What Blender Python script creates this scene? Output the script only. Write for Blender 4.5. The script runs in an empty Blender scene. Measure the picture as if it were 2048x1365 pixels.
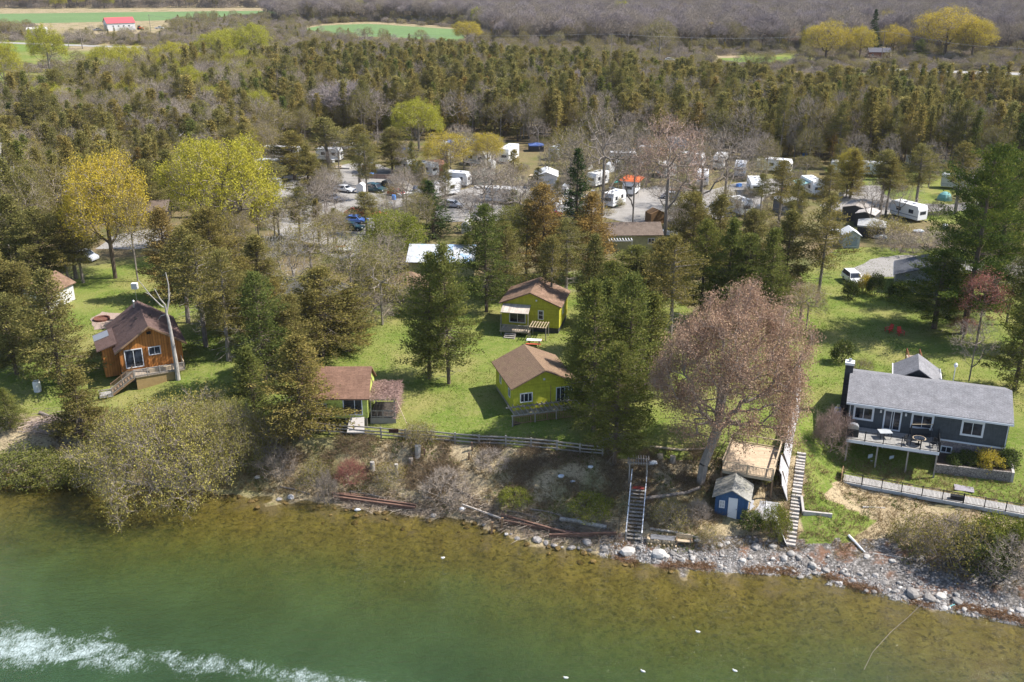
import bpy, math, random, bisect
import numpy as np
from mathutils import Vector, Matrix
from mathutils import noise as mnoise
SC = bpy.context.scene
COL = SC.collection
RAD = math.radians
# ------------------------------------------------------------------ camera model (metres, land level z = 0)
FPX, PITCH, HCAM = 2000.0, RAD(21.3), 47.0
CP, SP = math.cos(PITCH), math.sin(PITCH)
WATER = -5.3
SUN_AZ, SUN_EL = RAD(3.0), RAD(50.0)          # direction towards the sun, from +X counter-clockwise

def U(px, py, z=0.0):
    u = (px - 1024) / FPX; v = (682.5 - py) / FPX
    d = (u, CP + v * SP, -SP + v * CP); t = (z - HCAM) / d[2]
    return Vector((d[0] * t, d[1] * t, z))

def PJ(x, y, z=0.0):
    dz = z - HCAM; dep = y * CP - dz * SP; up = y * SP + dz * CP
    return 1024 + FPX * x / dep, 682.5 - FPX * up / dep

def pxm(x, y, z=0.0):                          # pixels per metre there
    return FPX / (y * CP - (z - HCAM) * SP)

# ------------------------------------------------------------------ terrain profile
LN = [
 # brow, level ground behind
 [(-700,600,0),(-300,640,0),(0,650,0),(250,690,0),(450,740,0),(620,800,0),(900,800,0),(1050,845,0),(1150,845,0),(1300,855,0),(1450,850,0),(1590,850,0),(1690,790,0),(2029,850,0),(2300,900,0),(2900,1000,0)],
 # top of the bank
 [(-700,800,-2.2),(-300,815,-2.2),(0,830,-2.2),(250,840,-2.0),(450,855,-1.5),(600,875,-1.0),(850,890,-.8),(1100,908,-.8),(1250,925,-1.0),(1400,925,-1.2),(1500,945,-1.6),(1575,915,-.9),(1605,910,-.9),(1680,945,-3.0),(1870,968,-3.1),(2048,1000,-3.1),(2300,1050,-3.1),(2900,1150,-3.1)],
 # toe of the bank
 [(-700,880,-4.8),(-300,905,-4.8),(0,925,-4.8),(200,945,-4.8),(440,968,-4.8),(640,985,-4.8),(830,1005,-4.8),(1000,1042,-4.7),(1230,1085,-4.7),(1400,1095,-4.6),(1500,1085,-4.6),(1590,1100,-4.7),(1800,1120,-4.6),(2048,1190,-4.6),(2300,1260,-4.6),(2900,1400,-4.6)],
 # water's edge
 [(-700,900,-5.3),(-300,925,-5.3),(0,942,-5.3),(200,965,-5.3),(440,985,-5.3),(640,1008,-5.3),(830,1030,-5.3),(950,1038,-5.3),(980,1062,-5.3),(1100,1092,-5.3),(1180,1105,-5.3),(1250,1118,-5.3),(1320,1137,-5.3),(1400,1136,-5.3),(1470,1146,-5.3),(1550,1145,-5.3),(1640,1150,-5.3),(1700,1172,-5.3),(1790,1195,-5.3),(1850,1212,-5.3),(1950,1222,-5.3),(2048,1248,-5.3),(2300,1320,-5.3),(2900,1500,-5.3)],
]
LX = []
for l in LN:
    w = [U(*p) for p in l]
    w.sort(key=lambda q: q.x)
    LX.append((np.array([q.x for q in w]), np.array([q.y for q in w]), np.array([q.z for q in w])))

def prof(x):
    ys = [float(np.interp(x, a[0], a[1])) for a in LX]; zs = [float(np.interp(x, a[0], a[2])) for a in LX]
    for i in (1, 2, 3):
        if ys[i] > ys[i-1] - .25: ys[i] = ys[i-1] - .25
    s = ys[3]
    Y = [s-120, s-60, s-34, s-22, s-13, s-6] + ys[::-1] + [ys[0] + 3000]
    Z = [-15, -12, -9.5, -8.2, -6.9, -5.95] + zs[::-1] + [0]
    return Y, Z

_pc = {}
def gh(x, y):
    k = round(x * 4)
    if k not in _pc: _pc[k] = prof(k / 4)
    Y, Z = _pc[k]
    z = float(np.interp(y, Y, Z))
    if Y[5] < y < Y[8] + .5 or (y <= Y[9] and z > -5.2 and z < -.05):
        f = 1.0 if y < Y[8] else .35
        z += .28 * f * mnoise.noise((x * .55, y * .55, 3.1)) + .12 * f * mnoise.noise((x * 1.7, y * 1.7, 9.0))
    return z

def shore(x): return float(np.interp(x, LX[3][0], LX[3][1]))

def G(px, py):                                  # photograph pixel -> point on the terrain
    u = (px - 1024) / FPX; v = (682.5 - py) / FPX
    d = Vector((u, CP + v * SP, -SP + v * CP)); o = Vector((0, 0, HCAM))
    t0 = (3 - HCAM) / d.z; p = o + d * t0
    if py < 560: return U(px, py, 0)
    t1 = (-16 - HCAM) / d.z; n = 160; a = t0
    for i in range(1, n + 1):
        t = t0 + (t1 - t0) * i / n; q = o + d * t
        if q.z < max(gh(q.x, q.y), -99):
            for _ in range(14):
                m = (a + t) / 2; q = o + d * m
                if q.z < gh(q.x, q.y): t = m
                else: a = m
            q = o + d * t; q.z = gh(q.x, q.y); return q
        a = t
    return U(px, py, 0)

def hgt(p, pyt):                                # height of something standing at p whose top shows at row pyt
    lo, hi = 0.0, 60.0
    for _ in range(40):
        m = (lo + hi) / 2
        if PJ(p.x, p.y, p.z + m)[1] > pyt: lo = m
        else: hi = m
    return lo

def inpoly(x, y, P):
    r = False; n = len(P)
    for i in range(n):
        x1, y1 = P[i]; x2, y2 = P[i-1]
        if (y1 > y) != (y2 > y) and x < (x2 - x1) * (y - y1) / (y2 - y1) + x1: r = not r
    return r

# ------------------------------------------------------------------ objects
def tag(o, label=None, cat=None, group=None, kind=None):
    if label: o['label'] = label
    if cat: o['category'] = cat
    if group: o['group'] = group
    if kind: o['kind'] = kind
    return o

def empty(name, loc, rz=0, label=None, cat=None, group=None):
    o = bpy.data.objects.new(name, None); COL.objects.link(o)
    o.location = loc; o.rotation_euler = (0, 0, rz); o.empty_display_size = .3
    return tag(o, label, cat, group)

def link(name, me, parent=None, loc=None):
    o = bpy.data.objects.new(name, me); COL.objects.link(o)
    if parent: o.parent = parent
    if loc is not None: o.location = loc
    return o

def copy_tree(o, parent=None):
    c = o.copy(); COL.objects.link(c)
    if parent: c.parent = parent
    for ch in o.children: copy_tree(ch, c)
    return c

class MB:
    def __init__(s): s.v = []; s.f = []; s.m = []; s.mi = 0; s.T = None
    def add(s, vs, fs):
        n = len(s.v)
        if s.T is not None: vs = [tuple(s.T @ Vector(p)) for p in vs]
        s.v += [tuple(p) for p in vs]
        for f in fs: s.f.append(tuple(i + n for i in f)); s.m.append(s.mi)
        return s
    def quad(s, a, b, c, d): return s.add([a, b, c, d], [(0, 1, 2, 3)])
    def poly(s, ps): return s.add(ps, [tuple(range(len(ps)))])
    def bx(s, x0, x1, y0, y1, z0, z1):
        return s.add([(x0,y0,z0),(x1,y0,z0),(x1,y1,z0),(x0,y1,z0),(x0,y0,z1),(x1,y0,z1),(x1,y1,z1),(x0,y1,z1)],
                     [(3,2,1,0),(4,5,6,7),(0,1,5,4),(1,2,6,5),(2,3,7,6),(3,0,4,7)])
    def hexa(s, p): return s.add(p, [(3,2,1,0),(4,5,6,7),(0,1,5,4),(1,2,6,5),(2,3,7,6),(3,0,4,7)])
    def bar(s, a, b, w, h=None, up=(0, 0, 1)):
        a = Vector(a); b = Vector(b); h = h or w; d = (b - a)
        if d.length < 1e-6: return s
        d.normalize(); u = Vector(up)
        if abs(d.dot(u)) > .98: u = Vector((0, 1, 0))
        r = d.cross(u).normalized(); u = r.cross(d)
        r *= w / 2; u *= h / 2
        return s.hexa([a-r-u, a+r-u, b+r-u, b-r-u, a-r+u, a+r+u, b+r+u, b-r+u])
    def tube(s, pts, rad, n=6, cap=True):
        pts = [Vector(p) for p in pts]
        if not hasattr(rad, '__len__'): rad = [rad] * len(pts)
        vs = []; fs = []
        ref = Vector((.31, .17, .94))
        for i, p in enumerate(pts):
            d = (pts[min(i+1, len(pts)-1)] - pts[max(i-1, 0)])
            d = d.normalized() if d.length > 1e-9 else Vector((0, 0, 1))
            r = d.cross(ref)
            if r.length < .05: r = d.cross(Vector((1, 0, 0)))
            r.normalize(); q = d.cross(r)
            for k in range(n):
                a = 2 * math.pi * k / n
                vs.append(p + (r * math.cos(a) + q * math.sin(a)) * rad[i])
        for i in range(len(pts)-1):
            for k in range(n):
                k2 = (k+1) % n
                fs.append((i*n+k, i*n+k2, (i+1)*n+k2, (i+1)*n+k))
        if cap: fs.append(tuple(range(n))[::-1]); fs.append(tuple((len(pts)-1)*n+k for k in range(n)))
        return s.add(vs, fs)
    def lathe(s, prof_, n=12, c=(0, 0, 0)):
        vs = []; fs = []
        for r, z in prof_:
            for k in range(n):
                a = 2*math.pi*k/n; vs.append((c[0]+r*math.cos(a), c[1]+r*math.sin(a), c[2]+z))
        for i in range(len(prof_)-1):
            for k in range(n): fs.append((i*n+k, i*n+(k+1)%n, (i+1)*n+(k+1)%n, (i+1)*n+k))
        fs.append(tuple(range(n))[::-1]); fs.append(tuple((len(prof_)-1)*n+k for k in range(n)))
        return s.add(vs, fs)
    def extr(s, prof_, y0, y1):                # outline in x,z pushed along y
        n = len(prof_)
        vs = [(x, y0, z) for x, z in prof_] + [(x, y1, z) for x, z in prof_]
        return s.add(vs, [tuple(range(n)), tuple(range(2*n-1, n-1, -1))] + [((i+1)%n, i, n+i, n+(i+1)%n) for i in range(n)])
    def build(s, name, mat, parent=None, smooth=False, bevel=0, label=None):
        me = bpy.data.meshes.new(name); me.from_pydata(s.v, [], s.f)
        for m in (mat if isinstance(mat, (list, tuple)) else [mat]): me.materials.append(m)
        if isinstance(mat, (list, tuple)): me.polygons.foreach_set('material_index', s.m)
        me.validate(); me.update()
        if smooth: me.polygons.foreach_set('use_smooth', [True]*len(me.polygons))
        o = link(name, me, parent)
        if bevel:
            b = o.modifiers.new('bevel', 'BEVEL'); b.width = bevel; b.segments = 2; b.limit_method = 'ANGLE'; b.angle_limit = RAD(40)
        if label: o['label'] = label
        return o

# ------------------------------------------------------------------ materials
class NT:
    def __init__(s, name):
        s.mat = bpy.data.materials.new(name); s.mat.use_nodes = True
        s.t = s.mat.node_tree; s.t.nodes.clear()
        s.out = s.n('ShaderNodeOutputMaterial')
    def n(s, typ, **kw):
        o = s.t.nodes.new(typ)
        for k, v in kw.items():
            if k in o.inputs.keys() if isinstance(k, str) else False: pass
            setattr(o, k, v)
        return o
    def l(s, a, b): s.t.links.new(a, b)
    def coord(s, kind='Object', scale=(1, 1, 1), rot=(0, 0, 0)):
        tc = s.n('ShaderNodeTexCoord'); mp = s.n('ShaderNodeMapping')
        mp.inputs['Scale'].default_value = scale; mp.inputs['Rotation'].default_value = rot
        s.l(tc.outputs[kind], mp.inputs['Vector']); return mp.outputs['Vector']
    def pos(s, scale=(1, 1, 1), rot=(0, 0, 0)):
        g = s.n('ShaderNodeNewGeometry'); mp = s.n('ShaderNodeMapping')
        mp.inputs['Scale'].default_value = scale; mp.inputs['Rotation'].default_value = rot
        s.l(g.outputs['Position'], mp.inputs['Vector']); return mp.outputs['Vector']
    def noise(s, vec, scale, detail=3, rough=.55, dist=0):
        o = s.n('ShaderNodeTexNoise'); o.inputs['Scale'].default_value = scale; o.inputs['Detail'].default_value = detail
        o.inputs['Roughness'].default_value = rough; o.inputs['Distortion'].default_value = dist
        s.l(vec, o.inputs['Vector']); return o.outputs['Fac']
    def ramp(s, fac, stops, interp='LINEAR'):
        o = s.n('ShaderNodeValToRGB'); e = o.color_ramp.elements; o.color_ramp.interpolation = interp
        while len(e) < len(stops): e.new(.5)
        for x, (p, c) in zip(e, stops):
            x.position = p; x.color = (c, c, c, 1) if not hasattr(c, '__len__') else (*c[:3], 1)
        s.l(fac, o.inputs['Fac']); return o.outputs['Color']
    def mix(s, fac, a, b, mode='MIX'):
        o = s.n('ShaderNodeMix'); o.data_type = 'RGBA'; o.blend_type = mode; o.clamp_factor = True
        for sock, v in ((o.inputs[0], fac), (o.inputs[6], a), (o.inputs[7], b)):
            if hasattr(v, 'links'): s.l(v, sock)
            elif hasattr(v, '__len__'): sock.default_value = (*v[:3], 1)
            else: sock.default_value = v if sock.type == 'VALUE' else (v, v, v, 1)
        return o.outputs[2]
    def math(s, op, a, b=0, c=None, clamp=False):
        o = s.n('ShaderNodeMath'); o.operation = op; o.use_clamp = clamp
        for i, v in enumerate((a, b, c)):
            if v is None: continue
            if hasattr(v, 'links'): s.l(v, o.inputs[i])
            else: o.inputs[i].default_value = v
        return o.outputs[0]
    def attr(s, name, out='Fac'):
        o = s.n('ShaderNodeAttribute'); o.attribute_name = name; return o.outputs[out]
    def bsdf(s, color, rough=.8, spec=.25, metal=0, bump=None, bstr=.3, bdist=.05):
        o = s.n('ShaderNodeBsdfPrincipled')
        if hasattr(color, 'links'): s.l(color, o.inputs['Base Color'])
        else: o.inputs['Base Color'].default_value = (*color[:3], 1)
        if hasattr(rough, 'links'): s.l(rough, o.inputs['Roughness'])
        else: o.inputs['Roughness'].default_value = rough
        o.inputs['Specular IOR Level'].default_value = spec; o.inputs['Metallic'].default_value = metal
        if bump is not None:
            b = s.n('ShaderNodeBump'); b.inputs['Strength'].default_value = bstr; b.inputs['Distance'].default_value = bdist
            s.l(bump, b.inputs['Height']); s.l(b.outputs['Normal'], o.inputs['Normal'])
        return o.outputs[0]
    def done(s, sh): s.l(sh, s.out.inputs['Surface']); return s.mat

def plain(name, c, rough=.7, var=.18, scale=2.0, spec=.25, metal=0, dirt=None):
    t = NT(name); v = t.coord('Object')
    n1 = t.noise(v, scale, 5, .65); n2 = t.noise(v, scale * 9, 2)
    k = t.mix(.35, n1, n2)
    lo = [x * (1 - var) for x in c]; hi = [min(1, x * (1 + var)) for x in c]
    colr = t.ramp(k, [(.3, lo), (.7, hi)])
    if dirt: colr = t.mix(t.ramp(n1, [(.52, 0), (.72, .8)]), colr, dirt)
    return t.done(t.bsdf(colr, rough, spec, metal))

def shingle(name, c, c2, w=.3, h=.14, moss=None):
    t = NT(name); v = t.coord('UV')
    br = t.n('ShaderNodeTexBrick'); br.offset = .5
    br.inputs['Color1'].default_value = (*c, 1); br.inputs['Color2'].default_value = (*c2, 1)
    br.inputs['Mortar'].default_value = (*[x * .45 for x in c], 1); br.inputs['Scale'].default_value = 1
    br.inputs['Mortar Size'].default_value = .012; br.inputs['Brick Width'].default_value = w; br.inputs['Row Height'].default_value = h
    br.inputs['Bias'].default_value = 0
    t.l(v, br.inputs['Vector'])
    n = t.noise(v, .9, 5, .7)
    colr = t.mix(1, br.outputs['Color'], t.ramp(n, [(.25, .72), (.75, 1.25)]), 'MULTIPLY')
    n2 = t.noise(v, 5, 3)
    colr = t.mix(1, colr, t.ramp(n2, [(.3, .82), (.7, 1.16)]), 'MULTIPLY')
    if moss: colr = t.mix(t.ramp(n, [(.5, 0), (.75, .75)]), colr, moss)
    return t.done(t.bsdf(colr, .9, .15, bump=br.outputs['Fac'], bstr=.4, bdist=.02))

def boards(name, c, pitch=.2, axis='x', gap=.5, rough=.75, var=.25, ratio=.06):
    """painted or bare boards with dark joints; axis = object axis across the boards"""
    t = NT(name); tc = t.n('ShaderNodeTexCoord'); sp = t.n('ShaderNodeSeparateXYZ'); t.l(tc.outputs['Object'], sp.inputs[0])
    if axis == 'xy': a = t.math('ADD', sp.outputs['X'], sp.outputs['Y'])
    else: a = sp.outputs[axis.upper()]
    q = t.math('DIVIDE', a, pitch); fl = t.math('FLOOR', q); fr = t.math('FRACT', q)
    wn = t.n('ShaderNodeTexWhiteNoise'); wn.noise_dimensions = '1D'; t.l(fl, wn.inputs['W'])
    base = t.ramp(wn.outputs['Value'], [(0, [x * (1 - var) for x in c]), (1, [min(1, x * (1 + var)) for x in c])])
    n = t.noise(tc.outputs['Object'], 1.4, 5, .7)
    base = t.mix(1, base, t.ramp(n, [(.3, .78), (.7, 1.18)]), 'MULTIPLY')
    n9 = t.noise(t.coord('Object', (5, 5, .7)), 1.3, 5, .75)
    base = t.mix(1, base, t.ramp(n9, [(.3, .76), (.62, 1.08)]), 'MULTIPLY')
    j = t.math('LESS_THAN', fr, ratio)
    colr = t.mix(j, base, [x * gap for x in c])
    return t.done(t.bsdf(colr, rough, .2))

def stones(name, c1, c2, mortar, scale=3.0):
    t = NT(name); v = t.coord('Object')
    vo = t.n('ShaderNodeTexVoronoi'); vo.inputs['Scale'].default_value = scale; t.l(v, vo.inputs['Vector'])
    ve = t.n('ShaderNodeTexVoronoi'); ve.feature = 'DISTANCE_TO_EDGE'; ve.inputs['Scale'].default_value = scale; t.l(v, ve.inputs['Vector'])
    colr = t.mix(t.ramp(vo.outputs['Color'], [(.2, 0), (.8, 1)]), c1, c2)
    colr = t.mix(t.ramp(ve.outputs['Distance'], [(.03, 1), (.08, 0)]), colr, mortar)
    return t.done(t.bsdf(colr, .9, .15))

def glassy(name, c=(.02, .025, .035)):
    t = NT(name); v = t.coord('Object')
    n = t.noise(v, 1.1, 2)
    return t.done(t.bsdf(t.ramp(n, [(.35, [x * .5 for x in c]), (.65, [x * 2.2 for x in c])]), .08, .5))

def leafmat(name, stops, trans=.25, hv=.18, hue=(1, 1, 1)):
    """leaves: colour picked by a per-leaf value, shifted a little tree by tree"""
    t = NT(name)
    a = t.attr('tint'); c = t.ramp(a, stops)
    oi = t.n('ShaderNodeObjectInfo')
    c = t.mix(1, c, t.ramp(oi.outputs['Random'], [(0, [1 - hv, 1 - hv * .55, 1 - hv * .6]), (.35, [1 + hv * .35, 1.0, .9]), (.7, [1 - hv * .35, 1.0, 1]), (1, [1 + hv, 1 + hv * .6, 1 + hv * .2])]), 'MULTIPLY')
    d = t.n('ShaderNodeBsdfDiffuse'); tr = t.n('ShaderNodeBsdfTranslucent'); m = t.n('ShaderNodeMixShader')
    t.l(c, d.inputs['Color']); t.l(c, tr.inputs['Color']); m.inputs[0].default_value = trans
    t.l(d.outputs[0], m.inputs[1]); t.l(tr.outputs[0], m.inputs[2])
    return t.done(m.outputs[0])

def barkmat(name, c, var=.35):
    t = NT(name); v = t.coord('Object', (3, 3, .8))
    n = t.noise(v, 2.2, 5, .7)
    oi = t.n('ShaderNodeObjectInfo')
    colr = t.ramp(n, [(.3, [x * (1 - var) for x in c]), (.7, [x * (1 + var) for x in c])])
    colr = t.mix(1, colr, t.ramp(oi.outputs['Random'], [(0, .82), (1, 1.18)]), 'MULTIPLY')
    return t.done(t.bsdf(colr, .95, .1))
# ================================================================== ground, water, paths
LAWN = [
 (1.0, [(-400,600),(-50,560),(110,565),(120,545),(330,505),(380,560),(470,640),(480,720),(560,760),(600,850),(480,852),(250,836),(0,828),(-400,800)]),
 (1.0, [(560,872),(600,850),(560,760),(640,720),(740,600),(830,595),(960,555),(1180,540),(1350,600),(1420,640),(1600,600),(1590,912),(1400,918),(1250,918),(1100,900),(850,880)]),
 (1.0, [(1590,912),(1610,600),(1600,545),(1680,494),(1990,500),(2400,560),(2500,1050),(2048,1012),(1870,978),(1680,955),(1640,1000),(1610,990),(1606,915)]),
 (.7, [(1595,990),(1660,1000),(1760,1040),(1700,1090),(1640,1110),(1600,1100)]),
 (.40, [(540,300),(800,285),(1300,295),(1960,330),(2090,490),(1650,485),(1350,505),(1000,505),(540,505)]),
 (.9, [(1650,340),(1960,335),(2060,420),(1900,450),(1700,400)]),
 (.95, [(-400,75),(0,82),(130,88),(330,98),(250,130),(130,215),(0,225),(-400,240)]),
 (.9, [(1430,116),(1600,114),(1600,132),(1430,128)]), (.95, [(1670,146),(1830,150),(1830,170),(1670,166)]),
]
def lawn_at(px, py):
    r = 0
    for v, P in LAWN:
        if inpoly(px, py, P): r = max(r, v)
    return r

def axis(fine0, fine1, step, lo, hi):
    a = list(np.arange(fine0, fine1, step)); s = step; q = fine1
    while q < hi: a.append(q); s *= 1.22; q += s
    b = []; s = step; q = fine0 - s
    while q > lo: b.append(q); s *= 1.22; q -= s
    return b[::-1] + a
gx = axis(-62, 68, .65, -1500, 1500)
gy = axis(58, 172, .6, 20, 3200)

def ground_material():
    t = NT('ground_cover'); p = t.pos()
    z = t.attr('zone', 'Color'); sp = t.n('ShaderNodeSeparateColor'); t.l(z, sp.inputs[0])
    n0 = t.noise(p, .12, 5, .6); n1 = t.noise(p, .55, 5, .65); n2 = t.noise(p, 2.6, 4, .7); n3 = t.noise(p, 9, 3, .7)
    floor = t.mix(t.ramp(n1, [(.35, 0), (.65, 1)]), (.155, .115, .068), (.20, .16, .085))
    floor = t.mix(t.ramp(n0, [(.45, 0), (.65, .75)]), floor, (.085, .105, .03))
    lawn = t.mix(t.ramp(n1, [(.3, 0), (.7, 1)]), (.105, .160, .026), (.170, .212, .044))
    lawn = t.mix(t.ramp(n0, [(.42, 0), (.66, .8)]), lawn, (.26, .235, .085))
    lawn = t.mix(t.ramp(n2, [(.5, 0), (.72, .75)]), lawn, (.27, .235, .11))
    lawn = t.mix(1, lawn, t.ramp(n3, [(.3, .66), (.7, 1.28)]), 'MULTIPLY')
    dead = t.mix(t.ramp(n1, [(.3, 0), (.7, 1)]), (.43, .35, .22), (.31, .24, .15))
    dead = t.mix(t.ramp(n2, [(.35, .8), (.5, 0)]), dead, (.10, .072, .044))
    dead = t.mix(t.ramp(n0, [(.5, 0), (.62, .6)]), dead, (.13, .145, .045))
    dead = t.mix(1, dead, t.ramp(n3, [(.3, .65), (.7, 1.35)]), 'MULTIPLY')
    vo = t.n('ShaderNodeTexVoronoi'); vo.inputs['Scale'].default_value = 4.2; t.l(p, vo.inputs['Vector'])
    st = t.ramp(vo.outputs['Color'], [(.1, (.15, .14, .13)), (.5, (.27, .25, .235)), (.9, (.42, .39, .37))])
    st = t.mix(1, st, t.ramp(vo.outputs['Distance'], [(.05, 1.1), (.6, .45)]), 'MULTIPLY')
    st = t.mix(t.ramp(n1, [(.5, 0), (.64, .75)]), st, (.20, .10, .055))
    def edge(ch, a=.42, b=.58):
        return t.ramp(t.math('ADD', ch, t.math('MULTIPLY', t.math('SUBTRACT', n2, .5), .75)), [(a, 0), (b, 1)])
    c = t.mix(edge(sp.outputs[1]), floor, dead)
    c = t.mix(edge(sp.outputs[0], .38, .62), c, lawn)
    c = t.mix(edge(sp.outputs[2]), c, st)
    # lake bed: weed and stones in the shallows, green silt deeper
    g = t.n('ShaderNodeNewGeometry'); sx = t.n('ShaderNodeSeparateXYZ'); t.l(g.outputs['Position'], sx.inputs[0])
    pw = t.pos((1, 1, 1)); w1 = t.noise(pw, .5, 6, .72, .6); w2 = t.noise(pw, 2.2, 5, .7, .5)
    bed = t.mix(t.ramp(w1, [(.32, 0), (.66, 1)]), (.13, .098, .026), (.25, .20, .058))
    bed = t.mix(t.ramp(w2, [(.36, .9), (.5, 0)]), bed, (.06, .046, .014))
    bed = t.mix(t.ramp(w2, [(.6, 0), (.78, .7)]), bed, (.22, .19, .085))
    silt = t.mix(t.ramp(w1, [(.3, 0), (.7, 1)]), (.05, .085, .03), (.10, .15, .045))
    dp = t.math('ADD', t.math('MULTIPLY', sx.outputs['Z'], -1), t.math('MULTIPLY', t.math('SUBTRACT', w1, .5), 1.2))
    bed = t.mix(t.ramp(t.math('DIVIDE', dp, 12.0), [(.50, 0), (.67, 1)]), bed, silt)
    shallow = t.ramp(t.math('DIVIDE', dp, 12.0), [(.441, 1), (.462, 0)])
    bed = t.mix(t.math('MULTIPLY', shallow, .6), bed, (.21, .17, .12))
    under = t.ramp(t.math('DIVIDE', t.math('MULTIPLY', sx.outputs['Z'], -1), 12.0), [(.437, 0), (.4415, 1)])
    c = t.mix(under, c, bed)
    bh = t.math('ADD', n2, t.math('MULTIPLY', n3, .5))
    return t.done(t.bsdf(c, .95, .08, bump=bh, bstr=.7, bdist=.12))

def make_ground():
    nx, ny = len(gx), len(gy)
    vs = np.zeros((nx * ny, 3), np.float32); zn = np.zeros((nx * ny, 4), np.float32); zn[:, 3] = 1
    k = 0
    for y in gy:
        for x in gx:
            z = gh(x, y) if y < 190 else 0.0
            vs[k] = (x, y, z)
            px, py = PJ(x, y, z)
            if y > 30 and -500 < px < 2600: zn[k, 0] = lawn_at(px, py)
            sy = shore(x)
            if y < sy + 60 and abs(x) < 120:
                tp = float(np.interp(x, LX[1][0], LX[1][1]))
                if y < tp + .3 and y > sy - 1: zn[k, 1] = 1
                elif y < tp + 4: zn[k, 1] = .45
                if z < -4.25 and y > sy - 1.5: zn[k, 2] = float(np.interp(x, [-40, -15, 0, 8, 14, 60], [0, .05, .12, .4, .95, 1]))
            if y > 440: zn[k, 1] = max(zn[k, 1], .55)
            k += 1
    me = bpy.data.meshes.new('ground')
    i = np.arange(nx - 1)[None, :] + np.arange(ny - 1)[:, None] * nx
    f = np.stack([i, i + 1, i + 1 + nx, i + nx], -1).reshape(-1, 4)
    me.vertices.add(nx * ny); me.vertices.foreach_set('co', vs.ravel())
    me.loops.add(f.size); me.loops.foreach_set('vertex_index', f.ravel().astype(np.int32))
    me.polygons.add(len(f)); me.polygons.foreach_set('loop_start', np.arange(0, f.size, 4, dtype=np.int32))
    me.update(calc_edges=True)
    a = me.attributes.new('zone', 'FLOAT_COLOR', 'POINT'); a.data.foreach_set('color', zn.ravel())
    me.polygons.foreach_set('use_smooth', [True] * len(f))
    me.materials.append(ground_material())
    tag(link('ground', me), kind='structure')
make_ground()

def water_material():
    t = NT('lake_water'); p = t.pos()
    d = t.attr('depth')
    n1 = t.noise(t.pos((1, 1, 1)), .09, 4, .6, .4)
    op = t.ramp(t.math('ADD', d, t.math('MULTIPLY', t.math('SUBTRACT', n1, .5), .22)), [(0, .05), (.12, .16), (.34, .62), (.6, .92), (1, .97)])
    body = t.mix(t.ramp(d, [(.15, 0), (.75, 1)]), (.062, .090, .024), (.025, .070, .041))
    body = t.mix(1, body, t.ramp(n1, [(.3, .8), (.7, 1.22)]), 'MULTIPLY')
    df = t.n('ShaderNodeBsdfDiffuse'); t.l(body, df.inputs['Color'])
    tr = t.n('ShaderNodeBsdfTransparent')
    t.l(t.ramp(d, [(0, (.93, .91, .80)), (.4, (.62, .74, .45))]), tr.inputs['Color'])
    m = t.n('ShaderNodeMixShader'); t.l(op, m.inputs[0]); t.l(tr.outputs[0], m.inputs[1]); t.l(df.outputs[0], m.inputs[2])
    gl = t.n('ShaderNodeBsdfGlossy'); gl.inputs['Roughness'].default_value = .07
    pr = t.pos((.55, 1.25, 1), (0, 0, RAD(-28)))
    r1 = t.noise(pr, 1.3, 5, .65, .4); r2 = t.noise(pr, 4.2, 4, .65)
    b = t.n('ShaderNodeBump'); b.inputs['Strength'].default_value = .9; b.inputs['Distance'].default_value = .22
    t.l(t.math('ADD', r1, t.math('MULTIPLY', r2, .35)), b.inputs['Height']); t.l(b.outputs[0], gl.inputs['Normal']); t.l(b.outputs[0], df.inputs['Normal'])
    fr = t.n('ShaderNodeFresnel'); fr.inputs['IOR'].default_value = 1.33; t.l(b.outputs[0], fr.inputs['Normal'])
    m2 = t.n('ShaderNodeMixShader'); t.l(fr.outputs[0], m2.inputs[0]); t.l(m.outputs[0], m2.inputs[1]); t.l(gl.outputs[0], m2.inputs[2])
    return t.done(m2.outputs[0])

def make_water():
    xs = [x for x in gx if -1400 < x < 1400]; vs = []; dp = []; fs = []
    offs = [1.2, -.0, -1.5, -3, -5, -8, -12, -17, -24, -32, -45, -70, -140, -500]
    for x in xs:
        s = shore(x)
        for o in offs:
            y = s + o; vs.append((x, y, WATER))
            dp.append(max(0, WATER - gh(x, y)) / 7.0 if o > -100 else 1.4)
    n = len(offs)
    for i in range(len(xs) - 1):
        for j in range(n - 1): fs.append((i*n+j, i*n+j+1, (i+1)*n+j+1, (i+1)*n+j))
    me = bpy.data.meshes.new('lake_water'); me.from_pydata(vs, [], fs); me.update()
    a = me.attributes.new('depth', 'FLOAT', 'POINT'); a.data.foreach_set('value', dp)
    me.materials.append(water_material())
    tag(link('lake_water', me), kind='structure')
make_water()

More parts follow.
